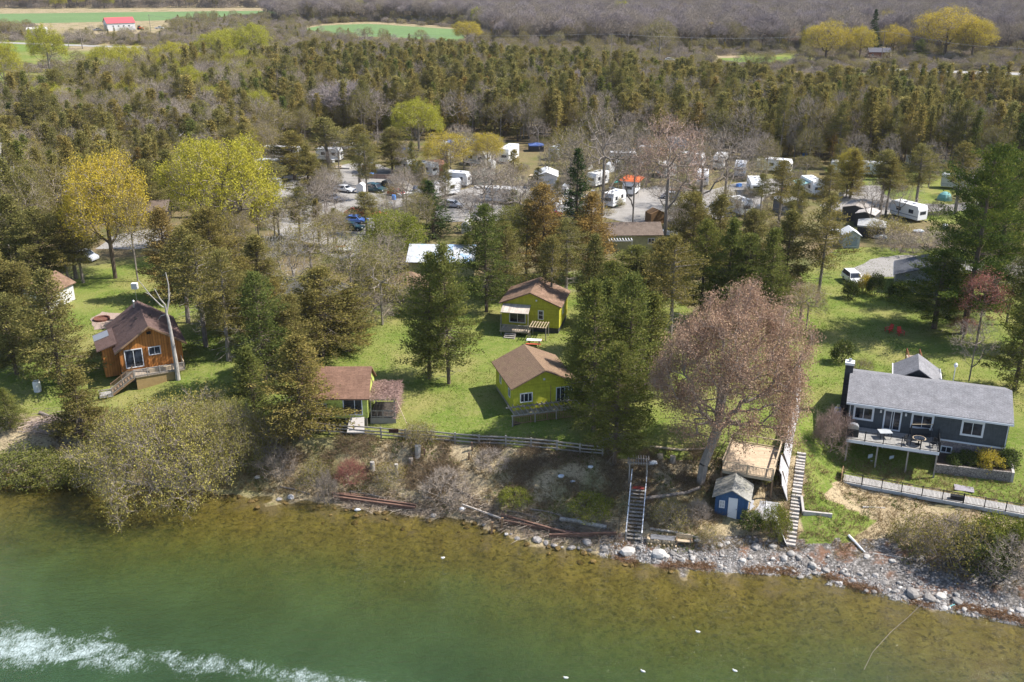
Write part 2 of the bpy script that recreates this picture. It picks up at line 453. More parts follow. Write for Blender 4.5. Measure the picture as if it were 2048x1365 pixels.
# foam of a boat's wake, floating on the lake
def make_foam():
    t = NT('wake_foam'); p = t.pos((1, 1, 1), (0, 0, RAD(-30)))
    d = t.attr('dens')
    n = t.noise(p, .55, 6, .72, .7); n2 = t.noise(t.pos((2.6, .9, 1), (0, 0, RAD(-35))), 3.4, 6, .8, .6)
    k = t.math('ADD', t.math('MULTIPLY', n, .5), t.math('MULTIPLY', n2, .5))
    a = t.math('MULTIPLY', t.math('SUBTRACT', t.math('ADD', k, d), 1.07), 4.5, clamp=True)
    a = t.math('MULTIPLY', a, .82)
    df = t.n('ShaderNodeBsdfDiffuse'); df.inputs['Color'].default_value = (.66, .78, .80, 1)
    tr = t.n('ShaderNodeBsdfTransparent'); m = t.n('ShaderNodeMixShader')
    t.l(a, m.inputs[0]); t.l(tr.outputs[0], m.inputs[1]); t.l(df.outputs[0], m.inputs[2])
    mat = t.done(m.outputs[0])
    ctr = [(-260,1262,40,.62), (-60,1290,46,.68),(60,1300,40,.70),(150,1302,32,.64),(215,1300,44,.64),(270,1325,26,.50),(330,1322,30,.56),(420,1335,27,.56),(500,1340,24,.52),(560,1352,24,.60),(640,1362,20,.62),(720,1370,14,.56),(780,1378,14,.5),(900,1400,10,.4),
           ]
    vs = []; ds = []; fs = []; m_ = 13
    P = []
    for i in range(len(ctr)-1):
        for k in range(8):
            f = k/8; P.append([a+(b-a)*f for a, b in zip(ctr[i], ctr[i+1])])
    for q in P:
        for j in range(m_):
            s = (j/(m_-1))*2-1
            w = U(q[0] + s*6, q[1] + s*q[2]*2.5, WATER); vs.append((w.x, w.y, WATER + .012 + .05*max(0, 1-abs(s))))
            ds.append((.44 + .35*(q[3]-.5))*(1-abs(s)**1.8) + .14)
    for i in range(len(P)-1):
        for j in range(m_-1): fs.append((i*m_+j, i*m_+j+1, (i+1)*m_+j+1, (i+1)*m_+j))
    me = bpy.data.meshes.new('wake_foam'); me.from_pydata(vs, [], fs); me.update()
    at = me.attributes.new('dens', 'FLOAT', 'POINT'); at.data.foreach_set('value', ds)
    me.materials.append(mat)
    tag(link('wake_foam', me), 'white streaks of boat wake foam on the green water', 'foam', kind='stuff')
make_foam()

# flat sheets: gravel, drives, road, fields
def gravel_mat(name, a, b, sc=1.0):
    t = NT(name); p = t.pos()
    n1 = t.noise(p, .35*sc, 5, .7); n2 = t.noise(p, 6*sc, 3, .8)
    c = t.mix(t.ramp(n1, [(.3, 0), (.7, 1)]), a, b); c = t.mix(1, c, t.ramp(n2, [(.3, .75), (.7, 1.2)]), 'MULTIPLY')
    return t.done(t.bsdf(c, .95, .1, bump=n2, bstr=.4, bdist=.03))
GRAVEL = gravel_mat('grey_gravel', (.24, .225, .21), (.33, .315, .30))
FIELD = gravel_mat('field_crop', (.12, .19, .075), (.15, .225, .09), .08)
FIELD2 = gravel_mat('field_grass', (.125, .19, .04), (.165, .215, .05), .1)
TRACK = gravel_mat('road_surface', (.30, .29, .28), (.36, .35, .34), .3)
def sheet(name, pts, mat, z=.03, jit=2.0, seed=1, sub=4):
    r = random.Random(seed); out = []
    for i in range(len(pts)):
        a, b = pts[i], pts[(i+1) % len(pts)]
        for k in range(sub):
            f = k / sub; j = jit * .35
            out.append((a[0]+(b[0]-a[0])*f + r.uniform(-j, j)*2, a[1]+(b[1]-a[1])*f + r.uniform(-j, j)))
    w = [U(x, y, 0) for x, y in out]
    if sum(w[i].x*w[(i+1)%len(w)].y - w[(i+1)%len(w)].x*w[i].y for i in range(len(w))) < 0: w = w[::-1]
    me = bpy.data.meshes.new(name); me.from_pydata([(q.x, q.y, z) for q in w], [], [tuple(range(len(w)))]); me.update()
    me.materials.append(mat); return tag(link(name, me), kind='structure')
sheet('gravel_lot', [(520,400),(560,372),(600,352),(660,345),(760,338),(800,350),(850,395),(770,425),(735,480),(640,492),(560,472),(515,440)], GRAVEL, .03, 4)
sheet('camp_lane', [(1150,412),(1230,385),(1310,372),(1420,380),(1500,362),(1590,352),(1580,372),(1530,395),(1500,430),(1400,442),(1260,447),(1180,432)], GRAVEL, .026, 4, 2)
sheet('camp_lane', [(1640,412),(1710,372),(1760,372),(1765,388),(1800,408),(1900,410),(1960,400),(1960,420),(1790,428),(1700,432)], GRAVEL, .034, 3, 3)
sheet('driveway', [(1680,552),(1740,520),(1790,511),(1880,512),(1960,522),(2100,540),(2100,560),(1960,545),(1850,552),(1745,556)], GRAVEL, .03, 3, 4)
sheet('camp_lane', [(190,498),(230,470),(330,455),(380,470),(350,486),(260,500)], GRAVEL, .03, 3, 5)
sheet('gravel_lot', [(640,476),(722,468),(728,500),(690,522),(640,506)], GRAVEL, .034, 3, 6)
sheet('camp_lane', [(560,356),(640,338),(720,325),(760,330),(800,345),(770,352),(690,348),(600,362)], GRAVEL, .04, 3, 7)
sheet('camp_lane', [(860,430),(900,385),(960,372),(1080,372),(1180,392),(1170,415),(1050,440),(900,445)], GRAVEL, .032, 3, 8)
sheet('back_road', [(-400,82),(0,84.2),(190,91.2),(700,106),(1200,121),(1450,127.6),(1750,137),(2100,148),(2400,157),(2400,162),(2100,153),(1750,141),(1450,131.2),(1200,125),(700,110),(190,94.2),(0,87),(-400,85)], TRACK, .05, .0, 9)
sheet('crop_field', [(-300,30),(0,28),(430,23),(560,22),(560,30),(430,36),(380,40),(130,46),(0,48),(-300,50)], FIELD, .04, .3, 10)
sheet('crop_field', [(600,60),(640,52),(735,48),(830,54),(925,60),(930,80),(905,84),(800,76),(690,72)], FIELD, .04, .3, 11)
sheet('grass_field', [(-300,92),(0,88),(140,94),(120,101),(0,104),(-300,108)], FIELD2, .04, .5, 12)
sheet('grass_field', [(1440,117),(1560,114),(1570,126),(1450,125)], FIELD2, .04, .5, 13)
sheet('grass_field', [(1680,148),(1790,148),(1800,160),(1690,157)], FIELD2, .04, .5, 14)
# ================================================================== trees
def nrm(a): return a / np.maximum(np.linalg.norm(a, axis=-1, keepdims=True), 1e-9)

def face_mesh(name, groups, mats):
    """groups: (verts[N,k,3], tint[N], material index) -> one mesh"""
    V = []; LI = []; LS = []; TI = []; MI = []; nv = 0; nl = 0
    for vv, ti, mi in groups:
        if len(vv) == 0: continue
        N, k = vv.shape[:2]
        V.append(vv.reshape(-1, 3)); LI.append(np.arange(N*k) + nv); LS.append(np.arange(0, N*k, k) + nl)
        TI.append(np.broadcast_to(ti, (N,))); MI.append(np.full(N, mi)); nv += N*k; nl += N*k
    V = np.concatenate(V).astype(np.float32); LI = np.concatenate(LI).astype(np.int32); LS = np.concatenate(LS).astype(np.int32)
    TI = np.concatenate(TI).astype(np.float32); MI = np.concatenate(MI).astype(np.int32)
    me = bpy.data.meshes.new(name)
    me.vertices.add(len(V)); me.vertices.foreach_set('co', V.ravel())
    me.loops.add(len(LI)); me.loops.foreach_set('vertex_index', LI)
    me.polygons.add(len(LS)); me.polygons.foreach_set('loop_start', LS)
    me.update(calc_edges=True)
    for m in mats: me.materials.append(m)
    me.polygons.foreach_set('material_index', MI)
    a = me.attributes.new('tint', 'FLOAT', 'FACE'); a.data.foreach_set('value', TI)
    return me

def leaves(rg, c, size, up=.3, asp=2.2, out=None):
    """small leaf-shaped quads at points c"""
    n = len(c); d = rg.normal(size=(n, 3))
    if out is not None: d = d * .55 + out
    d[:, 2] += up; d = nrm(d); s = nrm(np.cross(d, rg.normal(size=(n, 3))))
    L = size * rg.uniform(.6, 1.35, (n, 1)); W = L / asp
    return np.stack([c - d*L*.5, c + s*W*.5, c + d*L*.5, c - s*W*.5], 1)

def ribbons(rg, p, q, w):
    d = nrm(q - p); s = nrm(np.cross(d, rg.normal(size=p.shape))); w = np.asarray(w).reshape(-1, 1) if hasattr(w, '__len__') else w
    return np.stack([p - s*w*.5, p + s*w*.5, q], 1)

def segs(P0, P1, R0, R1, n=4):
    """tapered tubes, one per segment"""
    d = nrm(P1 - P0); ref = np.tile(np.array([[.33, .21, .92]]), (len(d), 1)); s = nrm(np.cross(d, ref)); t = np.cross(d, s); out = []
    for k in range(n):
        a, b = 2*math.pi*k/n, 2*math.pi*(k+1)/n
        va = s*math.cos(a) + t*math.sin(a); vb = s*math.cos(b) + t*math.sin(b)
        out.append(np.stack([P0+va*R0[:, None], P0+vb*R0[:, None], P1+vb*R1[:, None], P1+va*R1[:, None]], 1))
    return np.concatenate(out)

def skeleton(rg, stems, targets, bf=.35, seg=.9, gnarl=.12, lift=.12):
    """branch tree: every target point joins the nearest branch, long paths from the root costing extra"""
    nodes = []; par = []; pl = []
    for st in stems:
        prev = -1
        for q in st:
            nodes.append(np.array(q, float)); par.append(prev); pl.append(0 if prev < 0 else pl[prev] + np.linalg.norm(nodes[-1]-nodes[prev])); prev = len(nodes)-1
    top = np.array(stems[0][-1], float)
    order = np.argsort(np.linalg.norm(targets - top, axis=1) + rg.uniform(0, .6, len(targets)))
    A = np.array(nodes); PLn = np.array(pl)
    for t in targets[order]:
        dist = np.linalg.norm(A - t, axis=1)
        below = np.maximum(0, A[:, 2] - t[2]) * .6
        j = int(np.argmin(dist + bf*PLn + below)); d = dist[j]; k = max(1, int(round(d/seg))); prev = j
        for i in range(1, k+1):
            f = i/k; q = A[j] + (t - A[j])*f
            q = q + np.array([0, 0, -lift*d*math.sin(math.pi*f)*.5])
            if i < k: q = q + rg.normal(size=3)*gnarl*min(1, d*.4)
            nodes.append(q); par.append(prev); pl.append(pl[prev] + d/k); prev = len(nodes)-1
        A = np.array(nodes); PLn = np.array(pl)
    n = len(nodes); cnt = np.zeros(n); ch = np.zeros(n, int)
    for i in range(n-1, -1, -1):
        if ch[i] == 0: cnt[i] = 1
        if par[i] >= 0: cnt[par[i]] += cnt[i]; ch[par[i]] += 1
    return A, np.array(par), cnt, ch

def dome(rg, n, c, r, shell=.55, flat=-.35):
    """points in a lumpy ellipsoid"""
    out = []; ph = rg.uniform(0, 50, 3)
    while len(out) < n:
        d = rg.normal(size=3); d /= np.linalg.norm(d)
        if d[2] < flat: continue
        f = rg.uniform(0, 1)**(1/3)
        f = shell + (1-shell)*f if rg.uniform() < .7 else f
        lump = 1 + .38*mnoise.noise(Vector(d*1.7 + ph)) + .2*mnoise.noise(Vector(d*4 + ph))
        out.append(c + d*np.array(r)*f*lump)
    return np.array(out)

def broadleaf(name, seed, h, r, trunk_h, n_pts, R0, bark, twig, leaf=None, n_leaf=0, lsize=.2, twigs=6, tl=.8, tw=.03, stems=None, flat=-.35, zc=None, lean=(0, 0), bf=.35, lspread=.25, thick=.045, clump=.5):
    rg = np.random.default_rng(seed); zc = zc or (trunk_h + (h - trunk_h)*.48)
    lx, ly = lean
    st = stems or [[(0, 0, -.4), (lx*.1, ly*.1, trunk_h*.35), (lx*.35, ly*.35, trunk_h*.7), (lx*.55, ly*.55, trunk_h), (lx*.8, ly*.8, zc)]]
    tg = dome(rg, n_pts, np.array([lx, ly, zc]), (r, r, h - zc), flat=flat)
    tg = tg[tg[:, 2] > trunk_h*.55]
    A, par, cnt, ch = skeleton(rg, st, tg, bf=bf)
    rad = np.maximum(R0*(cnt/cnt.max())**.47, .012); i = np.where(par >= 0)[0]; j = par[i]
    R1 = rad[i]; Rp = np.minimum(rad[j], R1*1.5)
    big = R1 > thick
    trunk = segs(A[j[big]], A[i[big]], Rp[big], R1[big], 6)
    fine = segs(A[j[~big]], A[i[~big]], Rp[~big], R1[~big], 3)
    # twigs leave the outer nodes
    tip = np.where((cnt <= 4))[0]; tip = tip[A[tip, 2] > trunk_h*.6]
    o = np.repeat(A[tip], twigs, 0); o = o + rg.normal(size=o.shape)*.12
    outd = nrm(o - np.array([lx*.6, ly*.6, zc - (h-zc)*.5]))
    d = nrm(rg.normal(size=o.shape)*.75 + outd*.75 + np.array([0, 0, .25])); L = tl*rg.uniform(.5, 1.25, (len(o), 1)); e = o + d*L
    tws = ribbons(rg, o, e, tw)
    k = 2; o2 = np.repeat(o + d*L*.45, k, 0) + np.repeat(d*L, k, 0)*rg.uniform(-.15, .35, (len(o)*k, 1))
    d2 = nrm(np.repeat(d, k, 0) + rg.normal(size=o2.shape)*.6); e2 = o2 + d2*np.repeat(L, k, 0)*.6
    tw2 = ribbons(rg, o2, e2, tw*.7)
    gr = [(fine, .4, 0), (tws, rg.uniform(0, 1, len(tws)), 0), (tw2, rg.uniform(0, 1, len(tw2)), 0)]
    mats = [twig]
    if leaf is not None and n_leaf:
        src = np.concatenate([e, e2, e2]); cl = np.concatenate([np.repeat(rg.uniform(0, 1, len(tip)), twigs), np.repeat(np.repeat(rg.uniform(0, 1, len(tip)), twigs), k), np.repeat(np.repeat(rg.uniform(0, 1, len(tip)), twigs), k)])
        q = rg.integers(0, len(src), n_leaf); c = src[q] + rg.normal(size=(n_leaf, 3))*lspread
        gr.append((leaves(rg, c, lsize, .1, 1.6), np.clip(cl[q]*clump + rg.uniform(0, 1, n_leaf)*(1-clump), 0, 1), 1)); mats.append(leaf)
    crown = face_mesh(name + '_crown', gr, mats)
    tm = face_mesh(name + '_trunk', [(trunk, .5, 0)], [bark])
    return dict(trunk=tm, crown=crown, h=h, r=r)

def conifer(name, seed, h, r, bark, leaf, nb=120, face=.26, asp=2.4, per=9, base=.12, shape=.75, droop=.12, gap=.35, up=.45, dead=50, R0=.17, lump=.5, spread=.2, sp_step=.36, wh=0, inner=.3, bulge=.45):
    rg = np.random.default_rng(seed); ph = rg.uniform(0, 99, 3); z0 = h*base
    cs = []; outs = []; ti = []; br0 = []; br1 = []
    lx, ly = rg.uniform(-.03, .03, 2)*h
    for b in range(nb):
        u = (b + rg.uniform(0, 1))/nb
        if wh: u = (math.floor(u*wh) + rg.uniform(.2, .45))/wh
        u = u**.92; a = rg.uniform(0, 2*math.pi); z = z0 + (h*.985 - z0)*u
        n1 = mnoise.noise(Vector((math.cos(a)*1.3, math.sin(a)*1.3, z*.33)) + Vector(ph)); n2 = mnoise.noise(Vector((math.cos(a)*3, math.sin(a)*3, z*.9)) + Vector(ph))
        L = r*(1-u)**shape*min(1, bulge + u*2.4)*max(.25, 1 + lump*1.5*n1 + lump*.8*n2)*rg.uniform(.75, 1.15) + .12
        el = -droop + (up)*u + rg.uniform(-.15, .2)
        d = np.array([math.cos(a)*math.cos(el), math.sin(a)*math.cos(el), math.sin(el)]); p = np.array([lx*u, ly*u, z])
        tb = rg.uniform(0, 1); k = max(2, int(L/sp_step))
        br0.append(p); br1.append(p + d*L*.92)
        for i in range(k):
            f = inner + (1-inner)*(i + rg.uniform(.2, 1))/k
            c = p + d*L*f + np.array([0, 0, .14*L*f*f])
            ts = np.clip(tb*.45 + rg.uniform(0, 1)*.55, 0, 1); m = max(3, int(per*rg.uniform(.6, 1.3)))
            q = c + rg.normal(size=(m, 3))*np.array([spread, spread, spread*.7])*(1.15 - .35*f)
            cs.append(q); outs.append(np.tile(d*.75 + np.array([0, 0, .35]), (m, 1))); ti.append(np.clip(ts*.65 + rg.uniform(0, 1, m)*.35, 0, 1))
    m = int(per*3); zz = rg.uniform(.93, 1.0, m)
    cs.append(np.stack([lx*zz + rg.normal(size=m)*.1, ly*zz + rg.normal(size=m)*.1, zz*h], 1)); outs.append(np.tile([[0, 0, .9]], (m, 1))); ti.append(rg.uniform(.2, 1, m))
    c = np.concatenate(cs); o = np.concatenate(outs); ti = np.concatenate(ti)
    lv = leaves(rg, c, face, .15, asp, o)
    br0 = np.array(br0); br1 = np.array(br1); Lb = np.linalg.norm(br1-br0, axis=1)
    bs = segs(br0, br1, .016 + Lb*.008, np.full(len(Lb), .008), 3)
    tz = np.array([-.4, h*.3, h*.6, h*.99]); T = np.stack([lx*np.clip(tz/h, 0, 1), ly*np.clip(tz/h, 0, 1), tz], 1); tr = np.array([R0, R0*.78, R0*.48, .02])
    tk = [(segs(T[:-1], T[1:], tr[:-1], tr[1:], 7), .5, 0)]
    if dead:
        z = rg.uniform(.04*h, .45*h, dead); a = rg.uniform(0, 6.28, dead); L = r*rg.uniform(.25, .8, dead)
        p = np.stack([lx*z/h, ly*z/h, z], 1); q = p + np.stack([np.cos(a)*L, np.sin(a)*L, rg.uniform(-.25, .2, dead)*L], 1)
        tk.append((ribbons(rg, p, q, .05), .5, 1))
        pm = p + (q-p)*.6; tk.append((ribbons(rg, pm, pm + rg.normal(size=p.shape)*.35*L[:, None], .03), .5, 1))
    tm = face_mesh(name + '_trunk', tk, [bark, DEADTWIG])
    cm = face_mesh(name + '_crown', [(lv, ti, 0), (bs, .3, 1)], [leaf, bark])
    return dict(trunk=tm, crown=cm, h=h, r=r)

BARK = barkmat('brown_bark', (.15, .115, .09)); GBARK = barkmat('grey_bark', (.23, .20, .175)); DEADTWIG = barkmat('dead_twigs', (.28, .245, .215))
PALE = barkmat('bleached_wood', (.36, .335, .31), .45); TWIG = barkmat('bare_twigs', (.29, .245, .205)); PTWIG = barkmat('mauve_twigs', (.31, .265, .26)); RTWIG = barkmat('pinkish_twigs', (.35, .26, .22))
L_GREEN = leafmat('cedar_green', [(0, (.065, .088, .028)), (.35, (.130, .152, .044)), (.7, (.205, .212, .058)), (1, (.30, .28, .09))], .35)
L_OLIVE = leafmat('cedar_olive', [(0, (.090, .092, .036)), (.35, (.180, .165, .056)), (.7, (.275, .232, .078)), (1, (.38, .305, .115))], .35)
L_RUST = leafmat('cedar_rust', [(0, (.125, .10, .04)), (.35, (.235, .17, .06)), (.7, (.34, .24, .085)), (1, (.45, .33, .135))], .35)
L_PINE = leafmat('pine_needles', [(0, (.035, .062, .02)), (.4, (.075, .11, .028)), (.75, (.16, .18, .038)), (1, (.33, .32, .06))], .25, .1)
L_SPRUCE = leafmat('spruce_needles', [(0, (.022, .042, .020)), (.5, (.05, .08, .026)), (1, (.10, .13, .04))], .15, .1)
L_YEL = leafmat('yellow_buds', [(0, (.24, .24, .035)), (.4, (.38, .37, .05)), (1, (.52, .48, .085))], .35, .1)
L_GOLD = leafmat('golden_buds', [(0, (.30, .24, .035)), (.4, (.46, .37, .05)), (1, (.58, .46, .09))], .35, .08)
L_TAN = leafmat('tan_buds', [(0, (.17, .15, .05)), (.5, (.25, .215, .065)), (1, (.33, .30, .09))], .3, .16)
L_RED = leafmat('red_buds', [(0, (.28, .175, .12)), (.5, (.40, .26, .18)), (.8, (.48, .335, .24)), (1, (.45, .37, .19))], .3, .05)
L_MAG = leafmat('crimson_buds', [(0, (.25, .09, .08)), (.5, (.36, .15, .125)), (1, (.42, .23, .17))], .3, .05)
L_LIME = leafmat('lime_leaves', [(0, (.10, .13, .02)), (.5, (.18, .20, .035)), (1, (.28, .28, .06))], .3, .1)
L_WIL = leafmat('willow_leaves', [(0, (.20, .185, .05)), (.5, (.32, .295, .085)), (1, (.45, .41, .14))], .3, .1)
L_BUSH = leafmat('bush_leaves', [(0, (.04, .06, .018)), (.5, (.085, .11, .03)), (1, (.16, .17, .05))], .2, .12)

PR = {}
def proto(kind, *ps): PR[kind] = list(ps)
for nm, lf in (('green', L_GREEN), ('olive', L_OLIVE), ('rust', L_RUST)):
    b = {'green': 11, 'olive': 31, 'rust': 51}[nm]
    proto('near_' + nm, *[conifer('near_' + nm, b+i, 11, [2.5, 2.8, 2.3, 3.0][i], BARK, lf, nb=[230, 220, 230, 240][i], face=.185, per=18, base=[.09, .13, .07, .15][i], shape=[.78, .62, .88, .55][i], lump=.55, spread=.22, sp_step=.34, bulge=.62, asp=2.3) for i in range(4 if nm != 'rust' else 2)])
L_WOOD = leafmat('wood_olive', [(0, (.12, .115, .045)), (.35, (.225, .20, .070)), (.7, (.33, .28, .098)), (1, (.44, .355, .14))], .4, .24)
for nm, lf in (('green', L_GREEN), ('olive', L_WOOD), ('rust', L_RUST)):
    b = {'green': 111, 'olive': 131, 'rust': 151}[nm]
    proto('wood_' + nm, *[conifer('wood_' + nm, b+i, 12, [2.0, 2.3, 1.8, 2.4, 2.0, 1.6, 2.6][i], BARK, lf, nb=[115, 110, 105, 120, 110, 100, 110][i], face=.32, per=10, base=[.16, .24, .12, .34, .2, .1, .42][i], shape=[1.0, .85, 1.2, .7, 1.0, 1.3, .75][i], lump=[.5, .7, .4, .8, .6, .5, .9][i], spread=.27, sp_step=.48, dead=34, bulge=.6, asp=2.2) for i in range({'green': 3, 'olive': 7, 'rust': 2}[nm])])
proto('stem_olive', *[conifer('stem_olive', 71+i, 12, [2.4, 2.7, 2.2][i], GBARK, L_OLIVE, nb=[150, 160, 140][i], face=.19, per=17, base=[.40, .34, .46][i], shape=[.6, .5, .7][i], lump=.7, spread=.24, sp_step=.36, bulge=.5, asp=2.3, dead=60, R0=.2) for i in range(3)])
proto('pine', *[conifer('pine', 201+i, 24, 5.2, BARK, L_PINE, nb=190, face=.34, asp=4.0, per=34, base=.14, shape=.5, droop=-.02, up=.45, lump=.6, spread=.36, sp_step=.6, wh=17, inner=.28, R0=.34, dead=20, bulge=.6) for i in range(3)])
proto('spruce', *[conifer('spruce', 221+i, 14, 2.5, BARK, L_SPRUCE, nb=210, face=.3, asp=3.2, per=10, base=.06, shape=.95, droop=.22, up=.35, lump=.25, spread=.17, sp_step=.34, inner=.2, dead=0, bulge=.8) for i in range(2)])
proto('bare', *[broadleaf('bare', 301+i, 13, 5, [3.2, 2.4, 4][i], 330, .22, GBARK, TWIG, twigs=5, tl=1.0, tw=.034) for i in range(3)])
proto('pinkbare', *[broadleaf('pinkbare', 311+i, 13, 4.6, 3, 330, .22, GBARK, RTWIG, L_RED, 2600, .16, twigs=5, tl=.95, tw=.034) for i in range(2)])
proto('greydome', broadleaf('greydome', 321, 12, 5.2, 4, 380, .26, GBARK, PTWIG, twigs=9, tl=1.1, tw=.04, flat=-.1))
proto('tan', *[broadleaf('tan', 331+i, 11, 3.9, [2.2, 3, 2][i], 300, .17, GBARK, TWIG, L_TAN, 7000, .15, twigs=4, tl=.8, tw=.03) for i in range(3)])
proto('yellow', *[broadleaf('yellow', 341+i, 11, 4.8, 3, 320, .26, GBARK, TWIG, L_YEL, 32000, .15, twigs=4, tl=.7, tw=.03, flat=-.45, lspread=.22) for i in range(2)])
proto('gold', *[broadleaf('gold', 351+i, 12, 4.2, 3.6, 300, .22, BARK, TWIG, L_GOLD, 20000, .16, twigs=4, tl=.8, tw=.03, flat=-.6) for i in range(2)])
proto('lime', *[broadleaf('lime', 361+i, 8, 3.4, 1.0, 260, .14, BARK, TWIG, L_LIME, 20000, .16, twigs=4, tl=.6, tw=.03, flat=-.7) for i in range(2)])
proto('maple', broadleaf('maple', 371, 17, 7.6, 5.0, 900, .52, GBARK, RTWIG, L_RED, 78000, .165, twigs=9, tl=.9, tw=.03, lean=(3.2, 1.2), flat=-.62, lspread=.24, zc=9.8))
proto('crimson', broadleaf('crimson', 381, 9, 2.0, 3.0, 130, .11, BARK, RTWIG, L_MAG, 4200, .15, twigs=4, tl=.6, tw=.025))
proto('sapling', *[broadleaf('sapling', 391+i, 7, 2.3, 1.6, 130, .08, GBARK, TWIG, twigs=5, tl=.7, tw=.028) for i in range(2)])
proto('dead', *[broadleaf('dead', 401+i, 9, 2.2, 4.0, 36, .17, PALE, PALE, twigs=2, tl=.8, tw=.035, flat=-.2) for i in range(2)])
proto('deadbush', broadleaf('deadbush', 411, 6, 3.6, 1.0, 220, .11, PALE, PALE, twigs=5, tl=.8, tw=.03, flat=-.6, stems=[[(0, 0, -.3), (.3, .1, 1.2)], [(0, 0, -.3), (1.2, .7, 1.4)], [(0, 0, -.3), (-1.3, .4, 1.2)]]))
mst = lambda k, R: [[(0, 0, -.45), (math.cos(i*6.283/k)*.25*R, math.sin(i*6.283/k)*.25*R, -.3), (math.cos(i*6.283/k)*.5*R, math.sin(i*6.283/k)*.5*R, .35*R)] for i in range(k)]
proto('willow', broadleaf('willow', 421, 6.4, 6.2, .8, 620, .12, GBARK, TWIG, L_WIL, 26000, .14, twigs=7, tl=.95, tw=.028, flat=-.5, stems=mst(7, 3.2), zc=2.6, bf=.25, thick=.05))
proto('shrub', *[broadleaf('shrub', 431+i, 2.6, 1.9, .2, 150, .05, GBARK, TWIG, L_TAN, 2600, .13, twigs=6, tl=.55, tw=.022, flat=-.35, stems=mst(6, 1.2), zc=1.0, bf=.2, thick=.03) for i in range(2)])
proto('bareshrub', *[broadleaf('bareshrub', 441+i, 2.6, 2.0, .2, 170, .05, GBARK, TWIG, twigs=8, tl=.6, tw=.024, flat=-.35, stems=mst(6, 1.2), zc=1.0, bf=.2, thick=.03) for i in range(2)])
proto('redshrub', broadleaf('redshrub', 451, 2.2, 1.7, .2, 150, .04, RTWIG, barkmat('dogwood_stems', (.20, .085, .07)), twigs=9, tl=.7, tw=.024, flat=-.2, stems=mst(7, 1.0), zc=.8, bf=.15, thick=.03))
proto('weeping', broadleaf('weeping', 461, 3.0, 2.2, .3, 260, .09, GBARK, RTWIG, twigs=10, tl=.8, tw=.028, flat=-.5, zc=1.4, stems=[[(0, 0, -.2), (.05, 0, 1.2)]], thick=.04))
proto('bush', *[broadleaf('bush', 471+i, 1.5, 1.0, .1, 90, .04, BARK, TWIG, L_BUSH, 3600, .13, twigs=4, tl=.25, tw=.02, flat=-.45, zc=.7, stems=mst(4, .6), thick=.03, lspread=.1) for i in range(2)])
proto('goldbush', broadleaf('goldbush', 481, 1.5, 1.0, .1, 90, .04, BARK, TWIG, L_GOLD, 3400, .12, twigs=4, tl=.25, tw=.02, flat=-.45, zc=.7, stems=mst(4, .6), thick=.03, lspread=.1))
proto('olivebush', broadleaf('olivebush', 495, 2.6, 2.1, .1, 170, .05, BARK, TWIG, leafmat('olive_leaves', [(0, (.08, .10, .025)), (.5, (.16, .17, .045)), (1, (.27, .25, .08))], .3, .1), 7000, .15, twigs=5, tl=.5, tw=.02, flat=-.4, zc=1.0, stems=mst(6, 1.2), thick=.03, lspread=.18))
proto('limebush', broadleaf('limebush', 491, 2.4, 2.0, .1, 150, .05, BARK, TWIG, L_LIME, 5200, .15, twigs=5, tl=.4, tw=.02, flat=-.4, zc=1.0, stems=mst(6, 1.2), thick=.03, lspread=.15))

TRR = random.Random(77); CNT = {}
def plant(kind, p, h, w, name, label, cat='tree', group=None, rz=None, i=None, tilt=0):
    ps = PR[kind]; k = CNT.get(kind, 0); CNT[kind] = k+1
    q = ps[(k if i is None else i) % len(ps)]
    o = empty(name, p, TRR.uniform(0, 6.283) if rz is None else rz, label, cat, group)
    sx = (w/2)/q['r']; sz = h/q['h']; o.scale = (sx, sx*TRR.uniform(.9, 1.1), sz)
    if tilt: o.rotation_euler[1] = tilt
    link('trunk', q['trunk'], o); link('crown', q['crown'], o)
    return o

def tree(kind, px, pyb, pyt, wpx, name, label, cat='tree', group=None, **kw):
    p = G(px, pyb); h = hgt(p, pyt); w = wpx*(1.3 if kind == 'near_green' and 1140 < px < 1300 else 1.06 if kind == 'near_green' else 1.14 if kind.startswith('near') else 1)/pxm(p.x, p.y, p.z + h*.5)
    return plant(kind, p, h, w, name, label, cat, group, **kw)
